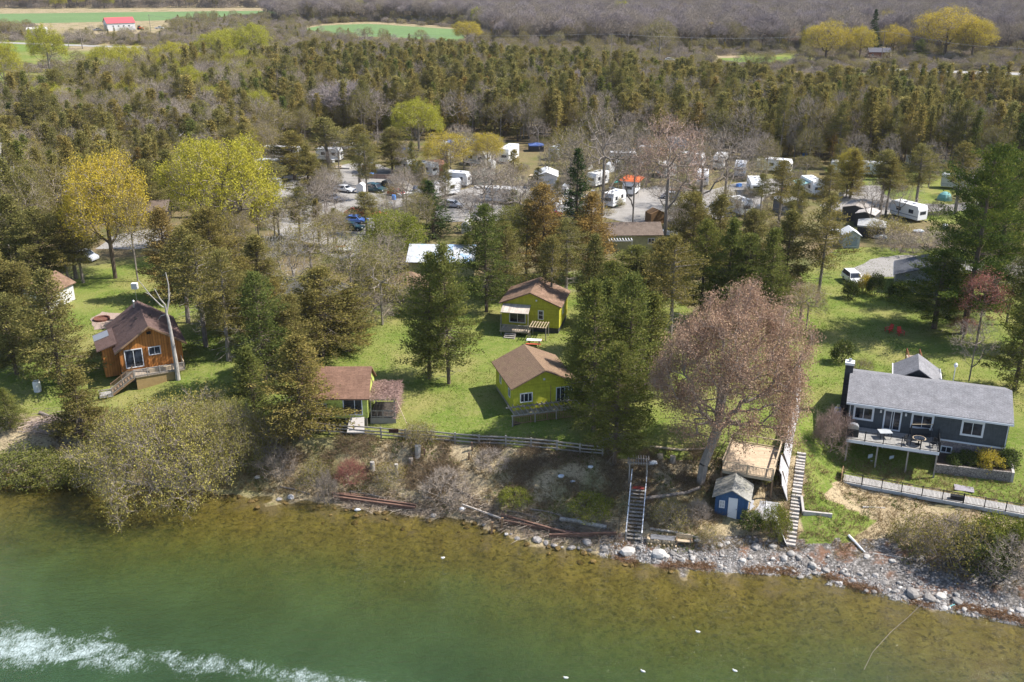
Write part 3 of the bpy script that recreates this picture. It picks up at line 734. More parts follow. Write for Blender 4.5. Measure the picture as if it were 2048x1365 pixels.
# ================================================================== planting, tree by tree
CE, MA, BT, BU, PI_, SP_, DE, SH = 'cedar_tree', 'maple_tree', 'bare_tree', 'budding_tree', 'pine_tree', 'spruce_tree', 'dead_tree', 'shrub'
TL = [
 # kind, base px, base row, top row, width, name, label
 ('near_olive',121,768,540,150,CE,'broad olive cedar standing left of the orange log cabin, its trunk bare at the foot'),
 ('near_olive',34,748,588,125,CE,'leafy olive cedar with a pale trunk at the far left edge of the lawn'),
 ('near_green',22,858,775,75,CE,'small bushy cedar at the left frame edge above the lake'),
 ('near_olive',165,882,738,108,CE,'young pointed cedar between the log cabin lawn and the brush pile'),
 ('near_olive',62,690,525,110,CE,'cedar overhanging the grey cottage at the left edge'),
 ('near_olive',25,690,505,120,CE,'cedar at the left frame edge beside the grey cottage'),
 ('stem_olive',152,557,420,105,CE,'slim-trunked cedar beside the parked silver van'),
 ('stem_olive',167,566,445,85,CE,'cedar with a thin straight trunk in front of the silver van'),
 ('stem_olive',140,574,470,85,CE,'cedar with a dead lower trunk just left of the silver van'),
 ('near_olive',95,575,415,115,CE,'dense cedar behind the grey cottage at the left'),
 ('near_olive',45,560,390,115,CE,'tall cedar high on the left edge behind the grey cottage'),
 ('near_olive',70,480,335,105,CE,'cedar left of the golden tree, in the second row'),
 ('near_olive',118,455,330,95,CE,'cedar directly behind the golden tree'),
 ('gold',231,557,318,150,MA,'golden budding maple with a forked trunk on the lawn behind the log cabin'),
 ('tan',276,563,395,80,BU,'thin half bare tree with a long grey trunk beside the golden maple'),
 ('yellow',458,505,283,195,MA,'large round bright yellow budding maple above the gravel lot at left'),
 ('stem_olive',412,694,470,130,CE,'brownish cedar on a leaning bare trunk right of the log cabin'),
 ('stem_olive',457,722,505,115,CE,'cedar on a straight bare trunk, second one right of the log cabin'),
 ('stem_olive',376,646,455,110,CE,'cedar with a short pale trunk behind the log cabin roof'),
 ('near_rust',345,600,415,105,CE,'brownish cedar between the golden maple and the round yellow maple'),
 ('near_olive',430,590,415,120,CE,'olive cedar just below the round yellow maple'),
 ('near_olive',520,610,470,115,CE,'olive cedar left of the bleached dead bush'),
 ('near_olive',490,650,515,105,CE,'olive cedar behind the two bare-trunked cedars'),
 ('near_olive',385,545,440,90,CE,'small olive cedar under the round yellow maple'),
 ('near_green',532,770,545,125,CE,'dark green cedar left of the grey roofed cottage'),
 ('near_olive',645,712,535,155,CE,'broad cedar hiding the front of the grey roofed cottage'),
 ('near_olive',698,702,580,105,CE,'cedar at the edge of the middle lawn behind the rust roofed cottage'),
 ('near_olive',585,742,590,110,CE,'cedar behind the leafy cedar by the rust roofed cottage'),
 ('near_olive',603,874,672,170,CE,'spreading cedar in front of the rust roofed lime cottage'),
 ('near_green',512,838,692,115,CE,'shaded green cedar left of the rust roofed cottage'),
 ('near_green',898,768,487,135,CE,'tall green cedar on the middle lawn with its trunk foot in view'),
 ('near_green',858,757,505,115,CE,'left twin of the tall green cedar pair on the middle lawn'),
 ('near_green',973,624,408,112,CE,'dark cedar with a pale trunk left of the far yellow cottage'),
 ('near_olive',1012,600,445,85,CE,'cedar behind the far yellow cottage at left'),
 ('near_rust',1090,561,368,120,CE,'rusty brown cedar rising behind the far yellow cottage'),
 ('near_rust',1175,560,385,115,CE,'rusty brown cedar left of the tan roofed cabin'),
 ('stem_olive',1052,557,400,85,CE,'slim olive cedar behind the far yellow cottage roof'),
 ('stem_olive',1132,592,440,95,CE,'olive cedar just right of the far yellow cottage'),
 ('near_olive',1188,648,470,85,CE,'olive cedar close to the right wall of the far yellow cottage'),
 ('near_olive',500,705,545,120,CE,'olive cedar right of the straight bare-trunked cedars, toward the middle lawn'),
 ('near_olive',452,668,500,105,CE,'olive cedar behind the straight bare-trunked cedar by the log cabin'),
 ('near_olive',555,690,560,100,CE,'olive cedar at the left corner of the grey roofed cottage'),
 ('near_olive',745,600,500,90,CE,'olive cedar left of the tan hip roof'),
 ('stem_olive',1100,640,470,80,CE,'bare-trunked cedar behind the right slope of the far yellow cottage'),
 ('near_green',1205,745,560,105,CE,'green cedar filling the gap behind the near yellow cottage at right'),
 ('spruce',1152,475,295,100,SP_,'dark green spruce left of the white box trailer'),
 ('spruce',868,478,362,100,SP_,'dark green spruce above the tarp covered roof'),
 ('near_green',1228,930,690,120,CE,'green cedar standing beside the garden arch and lake stairs'),
 ('near_green',1188,862,560,120,CE,'green cedar hiding the right end of the near yellow cottage'),
 ('near_green',1252,832,545,120,CE,'tall green cedar in the clump right of the yellow cottages'),
 ('near_green',1290,790,585,105,CE,'green cedar next to the pink budding maple'),
 ('near_green',1218,700,520,95,CE,'pointed cedar behind the clump right of the yellow cottages'),
 ('near_green',1158,790,640,80,CE,'small cedar between the two yellow cottages at right'),
 ('stem_olive',1340,694,470,125,CE,'olive cedar on a tall bare trunk left of the pink maple'),
 ('near_green',1400,640,440,110,CE,'green cedar behind the pink maple at left'),
 ('near_green',1445,650,435,110,CE,'green cedar straight behind the pink maple'),
 ('near_green',1490,655,470,110,CE,'green cedar behind the pink maple, right of its middle'),
 ('near_green',1535,650,455,105,CE,'green cedar behind the right side of the pink maple'),
 ('near_olive',1380,560,385,105,CE,'olive cedar right of the tan roofed cabin'),
 ('near_olive',1432,545,390,100,CE,'olive cedar behind the upturned white boat'),
 ('near_olive',1320,602,475,95,CE,'olive cedar in front of the tan roofed cabin'),
 ('near_green',1270,590,490,95,CE,'green cedar right below the tan roofed cabin'),
 ('near_olive',1565,600,420,100,CE,'olive cedar between the pink maple and the white truck'),
 ('stem_olive',1634,606,392,100,CE,'big olive cedar left of the white truck on the drive'),
 ('near_olive',1500,540,420,95,CE,'olive cedar in front of the grey canvas shelter at right'),
 ('stem_olive',1759,428,300,85,CE,'bare-trunked cedar left of the white camper at right'),
 ('stem_olive',1771,430,315,60,CE,'slender cedar touching the left side of the white camper at right'),
 ('stem_olive',1832,410,290,85,CE,'cedar behind the white camper at right'),
 ('stem_olive',1910,428,285,80,CE,'thin-trunked cedar near the teal dome tent'),
 ('stem_olive',1650,468,330,55,CE,'cedar left of the grey tent shelters'),
 ('stem_olive',1584,500,360,55,CE,'cedar before the red-doored trailer pitch'),
 ('near_olive',1700,396,300,75,CE,'cedar over the lane behind the tent shelters'),
 ('stem_olive',1555,470,320,75,CE,'cedar between two white trailers on the right of the camp'),
 ('pine',1868,657,500,190,PI_,'dark white pine on the lawn in front of the grey garage'),
 ('pine',1926,668,285,220,PI_,'tallest white pine, right of the grey garage, with tiers of yellow-green needles'),
 ('pine',1985,610,300,190,PI_,'white pine at the right edge behind the tallest pine'),
 ('pine',1968,560,330,150,PI_,'white pine behind the grey garage roof'),
 ('near_green',2028,782,560,120,CE,'dark cedar filling the right edge beside the lawn'),
 ('near_green',2046,700,470,120,CE,'dark cedar behind at the right frame edge'),
 ('bare',2012,650,520,110,BT,'brown twiggy bare tree at the right edge of the lawn'),
 ('maple',1400,965,612,288,MA,'huge pink budding maple leaning over the bank beside the wooden deck'),
 ('crimson',1950,702,553,74,MA,'slim crimson budding maple at the right of the lawn'),
 ('crimson',1925,680,640,60,MA,'low crimson sapling at the foot of the right hand pines'),
 ('sapling',1938,762,642,90,BT,'small bare tree behind the blue bungalow'),
 ('bare',1205,432,222,150,BT,'large bare tree in the middle of the camp right of the spruce'),
 ('pinkbare',1330,472,238,150,BT,'wide rosy bare tree behind the tan roofed cabin'),
 ('bare',1398,452,265,135,BT,'many-stemmed bare tree among the white trailers'),
 ('bare',1265,455,285,85,BT,'narrow bare tree beside the orange roofed trailer'),
 ('bare',1448,420,268,110,BT,'leaning bare tree in front of the silver trailer'),
 ('tan',1140,404,262,90,BU,'tan budding tree right of the white cabin trailer'),
 ('bare',985,425,310,95,BT,'bare tree just left of the tall motor coach'),
 ('bare',1040,485,350,130,BT,'grey bare tree over the lane in mid camp'),
 ('bare',968,455,340,110,BT,'grey bare tree below the pale green shelter'),
 ('greydome',695,270,165,125,BT,'grey dome-crowned bare tree in the cedar wood at left'),
 ('greydome',1158,222,145,72,BT,'small grey dome-crowned bare tree in the cedar wood at centre'),
 ('bare',640,478,370,120,BT,'bare tree standing in the gravel lot'),
 ('tan',560,490,395,100,BU,'tan budding tree at the left rim of the gravel lot'),
 ('tan',625,570,450,120,BU,'tan budding tree below the gravel lot'),
 ('tan',705,620,480,105,BU,'tan budding tree beside the broken shed heap'),
 ('tan',765,650,500,110,BU,'tan budding tree at the top of the middle lawn'),
 ('bare',770,590,470,90,BT,'grey bare tree left of the tarp covered roof'),
 ('lime',785,530,432,130,BU,'bushy lime green tree above the tan hip roof'),
 ('lime',1022,500,420,75,BU,'lime green tree above the dark cedar'),
 ('yellow',838,302,204,85,MA,'yellow budding maple behind the blue tarps'),
 ('gold',895,350,272,95,MA,'golden budding tree in front of the blue tarp'),
 ('gold',975,342,268,60,MA,'golden budding tree left of the motor coach'),
 ('gold',1692,395,305,45,MA,'little golden tree above the tent shelters'),
 ('stem_olive',720,372,250,95,CE,'cedar with a tall bare trunk by the picnic table'),
 ('stem_olive',735,400,270,60,CE,'slim cedar with a bare trunk over the camp lane'),
 ('stem_olive',660,345,235,100,CE,'cedar behind the log pile and picnic table'),
 ('near_olive',590,360,262,90,CE,'cedar in front of the long white trailer at left'),
 ('near_olive',620,400,290,75,CE,'cedar on the lane edge at the left of the camp'),
 ('stem_olive',545,420,320,85,CE,'cedar between the yellow maple and the gravel lot'),
 ('near_olive',785,345,255,80,CE,'cedar near the small blue drums'),
 ('stem_olive',600,480,375,75,CE,'thin cedar in the gravel lot'),
 ('stem_olive',735,470,385,70,CE,'cedar beside the red car'),
 ('near_olive',470,440,330,80,CE,'cedar behind the round yellow maple'),
 ('near_olive',300,440,320,95,CE,'cedar behind the brown roofed pavilion'),
 ('near_olive',340,420,300,90,CE,'cedar left of the round yellow maple in the second row'),
 ('near_olive',210,440,310,90,CE,'cedar behind the golden maple to the right'),
 ('near_green',932,545,465,70,CE,'dark young cedar right of the tarp covered roof'),
 ('deadbush',572,590,478,110,DE,'bleached dead bush left of the broken shed heap'),
 ('dead',190,180+260,330,60,DE,'bleached dead snag in the woods at left'),
 ('dead',22,470,290,50,DE,'bleached dead spire at the left edge of the woods'),
 # shore and garden shrubs
 ('willow',335,982,828,285,SH,'large half-leafed willow overhanging the lake below the log cabin'),
 ('willow',455,925,812,150,SH,'half-leafed willow on the bank right of the large one'),
 ('olivebush',40,952,910,110,SH,'olive green bush at the water edge in the far left corner'),
 ('olivebush',112,956,918,110,SH,'olive green bush at the water edge below the brush pile'),
 ('olivebush',176,958,914,80,SH,'olive green bush at the water edge left of the large willow'),
 ('shrub',405,860,790,110,SH,'tan twiggy shrub in front of the log cabin deck at right'),
 ('shrub',305,868,812,100,SH,'tan twiggy shrub below the log cabin deck'),
 ('shrub',250,900,835,110,SH,'tan shrub behind the large willow'),
 ('shrub',540,900,830,90,SH,'tan shrub left of the rail fence end'),
 ('bareshrub',560,955,905,75,SH,'grey bare shrub low on the bank at the left of the rail beams'),
 ('redshrub',705,968,925,55,SH,'red-stemmed dogwood on the bank below the rail fence'),
 ('shrub',630,975,930,60,SH,'tan shrub left of the red dogwood'),
 ('bareshrub',655,1012,950,45,SH,'tall bare stems at the start of the rail beams'),
 ('shrub',780,965,935,55,SH,'small tan shrub right of the red dogwood'),
 ('bareshrub',895,1000,950,90,SH,'bare brushy shrub between the two sets of rail beams'),
 ('bareshrub',985,935,905,70,SH,'low grey shrub below the rail fence'),
 ('limebush',1030,1010,985,60,SH,'bright green low bush on the bank mid slope'),
 ('limebush',1180,1030,1000,80,SH,'bright green low bush left of the lake stairs'),
 ('shrub',840,885,850,60,SH,'small tan shrub growing through the rail fence'),
 ('shrub',1340,1050,1010,60,SH,'tan shrub right of the lake stairs'),
 ('bareshrub',1390,1040,1005,55,SH,'bare shrub left of the blue shed'),
 ('shrub',1418,1085,1058,45,SH,'round tan bush at the shore right of the bench'),
 ('limebush',1550,1072,1022,48,SH,'green bush between the blue shed and the board fence'),
 ('bush',1500,1055,1030,40,SH,'small green bush at the corner of the blue shed'),
 ('limebush',1525,955,918+25,50,SH,'green bush under the wooden deck'),
 ('weeping',1662,902,834,66,SH,'pinkish bare weeping bush at the left wall of the blue bungalow'),
 ('bush',1910,935,912,34,SH,'small clipped bush in the bed left of the big ones'),
 ('bush',1932,932,908,36,SH,'clipped bush in the foundation bed beside the smallest'),
 ('goldbush',1976,942,910,44,SH,'golden clipped bush in the foundation bed'),
 ('bush',2012,938,904,40,SH,'dark clipped bush at the bungalow right corner'),
 ('limebush',1985,1112,1048,100,SH,'lime bush in front of the lower boardwalk'),
 ('limebush',2040,1125,1055,80,SH,'lime bush at the right edge below the boardwalk'),
 ('shrub',1910,1125,1050,110,SH,'tan shrub on the bank under the right of the boardwalk'),
 ('shrub',1835,1095,1045,90,SH,'tan shrub on the bank under the left of the boardwalk'),
 ('bareshrub',1900,1080,1040,80,SH,'bare shrub behind the tan shrub on the right bank'),
 ('bareshrub',2000,1150,1080,120,SH,'dark bare shrub at the right edge near the beach'),
 ('bush',1960,1140,1085,90,SH,'dark green bush near the beach at right'),
 ('bush',1700,597,566,30,SH,'dark round topiary bush in front of the white truck'),
 ('goldbush',1728,586,556,26,SH,'golden round topiary bush beside the white truck'),
 ('bush',1749,590,554,28,SH,'green round topiary bush right of the golden one'),
 ('bush',1795,600,570,40,SH,'clipped bush at the grey garage corner'),
 ('bush',1682,725,688,34,SH,'dark dwarf conifer on the right lawn'),
 ('bareshrub',1795,505,470,80,SH,'bare hedge clump behind the small grey shed'),
 ('shrub',1775,480,440,75,SH,'tan budding shrub right of the small grey shed'),
 ('bareshrub',1850,500,465,90,SH,'dark bare hedge clump right of the tan one'),
 ('bareshrub',1915,505,468,90,SH,'dark bare hedge clump near the pines'),
 ('bareshrub',1855,775,735,50,SH,'bare shrub behind the bungalow roof'),
 ('shrub',1725,745,722,40,SH,'tan shrub behind the bungalow chimney'),
 ('tan',1612,660,575,70,BU,'brown budding sapling between the pink maple and the right lawn'),
 ('pinkbare',1600,640,570,80,BU,'rosy budding sapling right of the pink maple'),
 ('shrub',810,615,575,100,SH,'tan shrub below the tan hip roof'),
 ('bareshrub',735,640,590,90,SH,'grey shrub at the top of the middle lawn'),
 # beyond the wood
 ('gold',935,92,44,52,MA,'bright yellow budding tree at the end of the middle crop field'),
 ('gold',1650,126,50,84,MA,'yellow budding tree left of the dark spruce by the road'),
 ('gold',1718,124,55,48,MA,'yellow budding tree just left of the dark spruce by the road'),
 ('gold',1785,113,56,52,MA,'yellow budding tree beside the red house by the road'),
 ('gold',1775,80,24,45,MA,'yellow budding tree behind the red house by the road'),
 ('gold',1888,118,24,112,MA,'largest yellow budding tree right of the red house'),
 ('gold',1942,122,42,84,MA,'yellow budding tree at the right of the largest one'),
 ('tan',1318,120,42,60,MA,'pale yellow budding tree behind the road at centre'),
 ('yellow',14,186,88,66,MA,'yellow budding tree at the left frame edge'),
 ('yellow',102,155,56,66,MA,'pale yellow budding tree left of the barn yard'),
 ('yellow',435,135,68,72,MA,'yellow budding tree left of the pair below the barn fields'),
 ('yellow',505,130,52,78,MA,'yellow budding tree, right one of the pair below the barn fields'),
 ('yellow',455,118,60,60,MA,'yellow budding tree between the pair below the barn fields'),
 ('yellow',215,175,96,62,MA,'yellow budding tree below the barn'),
 ('yellow',262,160,92,70,MA,'yellow budding tree right below the barn'),
 ('tan',160,205,118,90,BU,'tan budding tree in the rough at upper left'),
 ('tan',60,210,135,80,BU,'tan budding tree in the rough at the left edge'),
 ('bare',230,215,130,90,BT,'bare tree in the rough below the barn'),
 ('bare',165,98,62,40,BT,'small bare tree beside the back road below the barn'),
 ('bare',138,95,65,30,BT,'smallest bare tree beside the back road at left'),
 ('yellow',345,150,88,70,MA,'yellow budding tree in the scrub right of the barn'),
 ('spruce',1742,114,18,36,SP_,'tall dark spruce beside the red house by the road'),
 ('near_green',1838,122,78,34,CE,'dark rounded cedar right of the red house'),
 ('bare',1820,100,10,60,BT,'tall bare tree behind the red house'),
 ('bare',1690,105,12,60,BT,'tall bare tree left of the dark spruce'),
 ('yellow',1240,55,4,30,MA,'yellow tree in the far woods at centre'),
]
for rec in TL:
    kind, px, pyb, pyt, wpx, name, label = rec
    cat = {'shrub': 'shrub', 'dead_tree': 'dead tree'}.get(name, 'tree')
    tree(kind, px, pyb, pyt, wpx, name, label, cat, rz=(.15 if kind == 'maple' else None))

# ------------------------------------------------------------------ the woods
CAMP = [(535,300),(700,285),(800,278),(1000,275),(1300,290),(1500,300),(1700,318),(1960,335),(2120,350),(2120,520),(1640,500),(1500,520),(1300,520),(1000,520),(730,560),(560,560),(500,500),(520,420)]
BLDG = [[(175,480),(360,480),(360,395),(255,395)], [(120,535),(230,535),(230,490),(120,490)]]
def back_row(px): return float(np.interp(px, [-400,0,270,540,900,1000,1500,1800,2050,2500], [235,225,165,132,126,142,178,196,206,220]))
def front_row(px): return float(np.interp(px, [-400,0,110,200,330,540,560,800,1000,1500,1700,1960,2300], [600,545,480,440,415,335,292,280,280,318,338,352,365]))
rr = random.Random(5)
cand = []
y = 140.0
while y < 520:
    x = -.56*y - 18
    while x < .56*y + 18:
        X = x + rr.uniform(-1, 1)*2.4; Y = y + rr.uniform(-1, 1)*2.4; px, py = PJ(X, Y, 0); x += 3.9
        if not (-90 < px < 2140): continue
        if back_row(px) < py < front_row(px) and not any(inpoly(px, py, b) for b in BLDG):
            left = px < 540 and py < 250
            k = rr.random(); g = mnoise.noise(Vector((X*.03, Y*.03, 1.7)))
            left = px < 540 and py < 300
            if left and py < 225: kind = 'tan' if k < .42 else 'bare' if k < .68 else 'yellow' if k < .82 else 'wood_olive'
            elif left and k < .30: kind = 'tan' if k < .17 else 'bare' if k < .27 else 'yellow'
            elif k < .66 - .3*max(0, g): kind = rr.choice(['wood_olive']*8 + ['stem_olive']*2 + ['wood_rust']*1 + ['wood_green']*2)
            elif k < .80: kind = 'tan'
            elif k < .935: kind = 'bare'
            elif k < .975: kind = 'lime' if k < .955 else 'tan'
            else: kind = 'dead'
            if rr.random() < .07: continue
            cand.append((Y, X, kind, px, py))
    y += 3.9
cand.sort()
NAMES = {'wood_olive': CE, 'stem_olive': CE, 'wood_rust': CE, 'wood_green': CE, 'tan': BU, 'lime': BU, 'yellow': MA, 'bare': BT, 'dead': DE}
QUOTA = {CE: 190, BU: 70, BT: 70, MA: 20, DE: 25}
rest = []
for Y, X, kind, px, py in cand:
    nm = NAMES[kind]
    hh = {'wood_olive': (9, 16), 'stem_olive': (11, 16.5), 'wood_rust': (9, 13), 'wood_green': (9, 14), 'tan': (8, 12), 'lime': (6, 9), 'yellow': (9, 12), 'bare': (9, 13), 'dead': (7, 10)}[kind]
    h = rr.uniform(*hh); w = h*({'wood_olive': .38, 'stem_olive': .42, 'wood_rust': .38, 'wood_green': .36, 'tan': .62, 'lime': .7, 'yellow': .8, 'bare': .62, 'dead': .4}[kind])*rr.uniform(.8, 1.4)
    g = mnoise.noise(Vector((X*.02, Y*.02, 9.1))); h *= 1 + .3*g; h *= float(np.interp(py - back_row(px), [0, 10, 30], [.55, .75, 1])); w = min(w, h*.8)
    if QUOTA[nm] > 0:
        QUOTA[nm] -= 1
        side = 'left of the yellow maple' if px < 540 else 'behind the camp'
        lab = {CE: 'brownish olive cedar packed in the wood ' + side, BU: 'tan budding tree among the cedars ' + side, BT: 'grey bare tree among the cedars ' + side,
               MA: 'yellow budding tree among the cedars ' + side, DE: 'bleached dead tree standing in the cedar wood ' + side}[nm]
        grp = {CE: 'cedars of the wood ', BU: 'budding trees in the cedar wood ', BT: 'bare trees in the cedar wood ', MA: 'yellow trees in the rough ', DE: 'dead trees in the wood '}[nm] + side
        plant(kind, (X, Y, gh(X, Y) if Y < 170 else 0), h, w, nm, lab, 'dead tree' if nm == DE else 'tree', grp)
    else: rest.append((X, Y, kind, h, w))

# thin growth inside the camp and along its edge
HARD = [[(520,400),(560,372),(660,345),(760,338),(850,395),(770,425),(735,480),(560,472)], [(1190,400),(1310,375),(1500,365),(1560,370),(1500,425),(1260,440)], [(1660,490),(1830,490),(1900,380),(1640,400)], [(1600,510),(2000,510),(2000,600),(1600,600)]]
kk = {'n': 0}
for i in range(400):
    px = rr.uniform(380, 2060); py = rr.uniform(288, 575)
    if py > np.interp(px, [380,520,560,760,960,970,1180,1190,1340,1350,1600,1640,2060], [540,545,505,505,470,500,500,462,462,500,500,470,490]): continue
    if any(inpoly(px, py, q) for q in HARD) and rr.random() < .72: continue
    p = U(px, py); k = rr.random(); where = 'left' if px < 760 else 'middle' if px < 1400 else 'right'
    if k < .2: plant('tan', p, rr.uniform(4.5, 9), rr.uniform(4, 6.5), BU, 'tan budding tree standing among the camp pitches at ' + where, 'tree', 'budding trees of the camp, ' + where)
    elif k < .52: plant('bare', p, rr.uniform(6, 10), rr.uniform(4.5, 7), BT, 'grey bare tree standing among the camp pitches at ' + where, 'tree', 'bare trees of the camp, ' + where)
    elif k < .64 and py > 300: plant(rr.choice(['stem_olive', 'stem_olive', 'wood_olive']), p, rr.uniform(6, 10), rr.uniform(3, 4.4), CE, 'olive cedar standing among the camp pitches at ' + where, 'tree', 'cedars of the camp, ' + where)
    else: plant(rr.choice(['shrub', 'bareshrub', 'shrub']), p, rr.uniform(1.2, 2.8), rr.uniform(2.5, 4.5), SH, 'low twiggy shrub between the camp pitches at ' + where, 'shrub', 'shrubs of the camp, ' + where)

# far masses: instances of the same trees, too many to count
def mass(name, label, cat, recs, kinds):
    """recs: x, y, kind, height, width -> one object that scatters whole trees"""
    prs = []
    for k in kinds: prs += [(k, i, q) for i, q in enumerate(PR[k])]
    idx = {}
    for n, (k, i, q) in enumerate(prs): idx.setdefault(k, []).append(n)
    me = bpy.data.meshes.new(name); me.from_pydata([(r[0], r[1], 0) for r in recs], [], [])
    A = {n: me.attributes.new(n, t, 'POINT') for n, t in (('pid', 'INT'), ('rot', 'FLOAT_VECTOR'), ('scl', 'FLOAT_VECTOR'))}
    pid = []; rot = []; scl = []
    for (x, y, k, h, w) in recs:
        n = rr.choice(idx[k]); q = prs[n][2]; pid.append(n); rot += [rr.uniform(-.04, .04), rr.uniform(-.04, .04), rr.uniform(0, 6.283)]
        s = w/2/q['r']; scl += [s, s, h/q['h']]
    A['pid'].data.foreach_set('value', pid); A['rot'].data.foreach_set('vector', rot); A['scl'].data.foreach_set('vector', scl)
    o = link(name, me); tag(o, label, cat, kind='stuff')
    t = bpy.data.node_groups.new(name, 'GeometryNodeTree')
    t.interface.new_socket('Geometry', in_out='INPUT', socket_type='NodeSocketGeometry'); t.interface.new_socket('Geometry', in_out='OUTPUT', socket_type='NodeSocketGeometry')
    gi = t.nodes.new('NodeGroupInput'); go = t.nodes.new('NodeGroupOutput'); iop = t.nodes.new('GeometryNodeInstanceOnPoints'); g2i = t.nodes.new('GeometryNodeGeometryToInstance')
    def find(mesh): return next(ob for ob in COL.objects if ob.data == mesh)
    for k, i, q in reversed(prs):                # a multi-input takes its links in reverse order
        j = t.nodes.new('GeometryNodeJoinGeometry')
        for part in ('trunk', 'crown'):
            oi = t.nodes.new('GeometryNodeObjectInfo'); oi.transform_space = 'ORIGINAL'; oi.inputs['Object'].default_value = find(q[part]); t.links.new(oi.outputs['Geometry'], j.inputs[0])
        t.links.new(j.outputs[0], g2i.inputs[0])
    def na(n, dt):
        x = t.nodes.new('GeometryNodeInputNamedAttribute'); x.data_type = dt; x.inputs['Name'].default_value = n; return x.outputs[0]
    t.links.new(gi.outputs[0], iop.inputs['Points']); t.links.new(g2i.outputs[0], iop.inputs['Instance']); iop.inputs['Pick Instance'].default_value = True
    t.links.new(na('pid', 'INT'), iop.inputs['Instance Index'])
    e2r = t.nodes.new('FunctionNodeEulerToRotation'); t.links.new(na('rot', 'FLOAT_VECTOR'), e2r.inputs[0]); t.links.new(e2r.outputs[0], iop.inputs['Rotation'])
    t.links.new(na('scl', 'FLOAT_VECTOR'), iop.inputs['Scale']); t.links.new(iop.outputs[0], go.inputs[0])
    m = o.modifiers.new('scatter', 'NODES'); m.node_group = t
    return o
mass('cedar_wood', 'dense brown-olive cedar wood stretching back to the road', 'wood', rest, ['wood_olive', 'stem_olive', 'wood_rust', 'wood_green', 'tan', 'lime', 'yellow', 'bare', 'dead'])

FIELDS = [[(-400,20),(570,16),(570,31),(430,41),(130,54),(-400,60)], [(590,62),(640,48),(735,44),(830,50),(935,58),(940,86),(900,90),(690,80)], [(1425,112),(1600,110),(1600,134),(1425,130)],
          [(1660,144),(1810,144),(1810,166),(1660,160)], [(-400,86),(140,90),(330,98),(250,118),(130,130),(-400,140)], [(170,40),(345,42),(345,72),(50,80),(40,62)], [(1725,100),(1805,100),(1805,128),(1725,128)]]
def road_row(px): return float(np.interp(px, [-400,0,190,700,1200,1450,1750,2100,2400], [83.5,85.5,92.5,108,123,129.4,139,150,159]))
far = []; scrub = []
y = 430.0
while y < 2300:
    step = 5.8 if y < 800 else 8.0 if y < 1300 else 13
    x = -.56*y - 10
    while x < .56*y + 10:
        X = x + rr.uniform(-.9, .9)*step; Y = y + rr.uniform(-.9, .9)*step; x += step
        px, py = PJ(X, Y, 0)
        if py > back_row(px) or abs(py - road_row(px)) < 2.2 or any(inpoly(px, py, f) for f in FIELDS): continue
        g = mnoise.noise(Vector((X*.008, Y*.008, 4.2)))
        bnd = np.interp(px, [-400,100,500,560,640,760,930,1000,1300,1500,2048,2400], [30,30,24,50,48,43,52,88,96,104,112,112]); woods = py < bnd
        k = rr.random()
        if woods:
            kind = 'bare' if k < .62 else 'greydome' if k < .84 else 'tan' if k < .925 + .05*g else 'yellow' if k < .945 else 'pinkbare' if k < .985 else 'wood_olive'
            h = rr.uniform(11, 17) if kind in ('bare', 'greydome') else rr.uniform(9, 14)
            far.append((X, Y, kind, h, h*rr.uniform(.62, .85)))
            if py > bnd - 5:
                for _ in range(3): scrub.append((X + rr.uniform(-4, 4), Y + rr.uniform(-4, 4), rr.choice(['bareshrub', 'shrub']), rr.uniform(2, 4.5), rr.uniform(4, 7)))
            elif k < .7 and py > 8: scrub.append((X + rr.uniform(-3, 3), Y + rr.uniform(-3, 3), 'bareshrub', rr.uniform(2, 4.5), rr.uniform(5, 8)))
        else:
            if py < road_row(px) - 2 and k < .10: far.append((X, Y, 'wood_olive', rr.uniform(3, 7), rr.uniform(2.2, 3.5)))
            elif k < .3: far.append((X, Y, rr.choice(['bare', 'tan', 'tan']), rr.uniform(4, 8), rr.uniform(4, 7)))
            for _ in range(3):
                if rr.random() < .75: scrub.append((X + rr.uniform(-4, 4), Y + rr.uniform(-4, 4), rr.choice(['bareshrub', 'bareshrub', 'shrub']), rr.uniform(1.2, 3.2), rr.uniform(3, 6)))
    y += step
mass('far_woods', 'bare mauve-grey hardwood forest filling the horizon', 'forest', far, ['bare', 'greydome', 'tan', 'yellow', 'pinkbare', 'wood_olive'])
mass('scrub', 'grey-brown scrub between the back road and the far woods', 'scrub', scrub, ['bareshrub', 'shrub'])
print('COUNTS rest', len(rest), 'far', len(far), 'scrub', len(scrub), 'cand', len(cand))
# ================================================================== buildings
def auto_uv(o):
    me = o.data; uv = me.uv_layers.new(name='uv')
    for p in me.polygons:
        n = p.normal
        h = Vector((1, 0, 0)) if abs(n.z) > .995 else Vector((0, 0, 1)).cross(n).normalized()
        s = n.cross(h)
        for li in p.loop_indices:
            q = me.vertices[me.loops[li].vertex_index].co; uv.data[li].uv = (q.dot(h), q.dot(s))
    return o

SH_BROWN = shingle('brown_shingles', (.150, .098, .088), (.125, .082, .072))
SH_RUST = shingle('rust_shingles', (.265, .155, .108), (.215, .125, .088), .9, .16)
SH_TAN = shingle('tan_shingles', (.27, .18, .12), (.22, .145, .10), .3, .14, (.15, .12, .06))
SH_TAN2 = shingle('worn_tan_shingles', (.24, .155, .105), (.19, .12, .085), .3, .14, (.33, .22, .16))
SH_GREY = shingle('grey_shingles', (.265, .26, .275), (.225, .225, .24))
SH_SLATE = shingle('slate_shingles', (.12, .125, .14), (.10, .105, .12))
SH_OLD = shingle('weathered_shingles', (.20, .185, .15), (.16, .15, .12), .3, .14, (.13, .125, .07))
SH_TAUPE = shingle('taupe_shingles', (.20, .155, .125), (.17, .13, .105))
W_CEDAR = boards('cedar_board_siding', (.46, .19, .05), .3, 'x', .35, var=.22, ratio=.12)
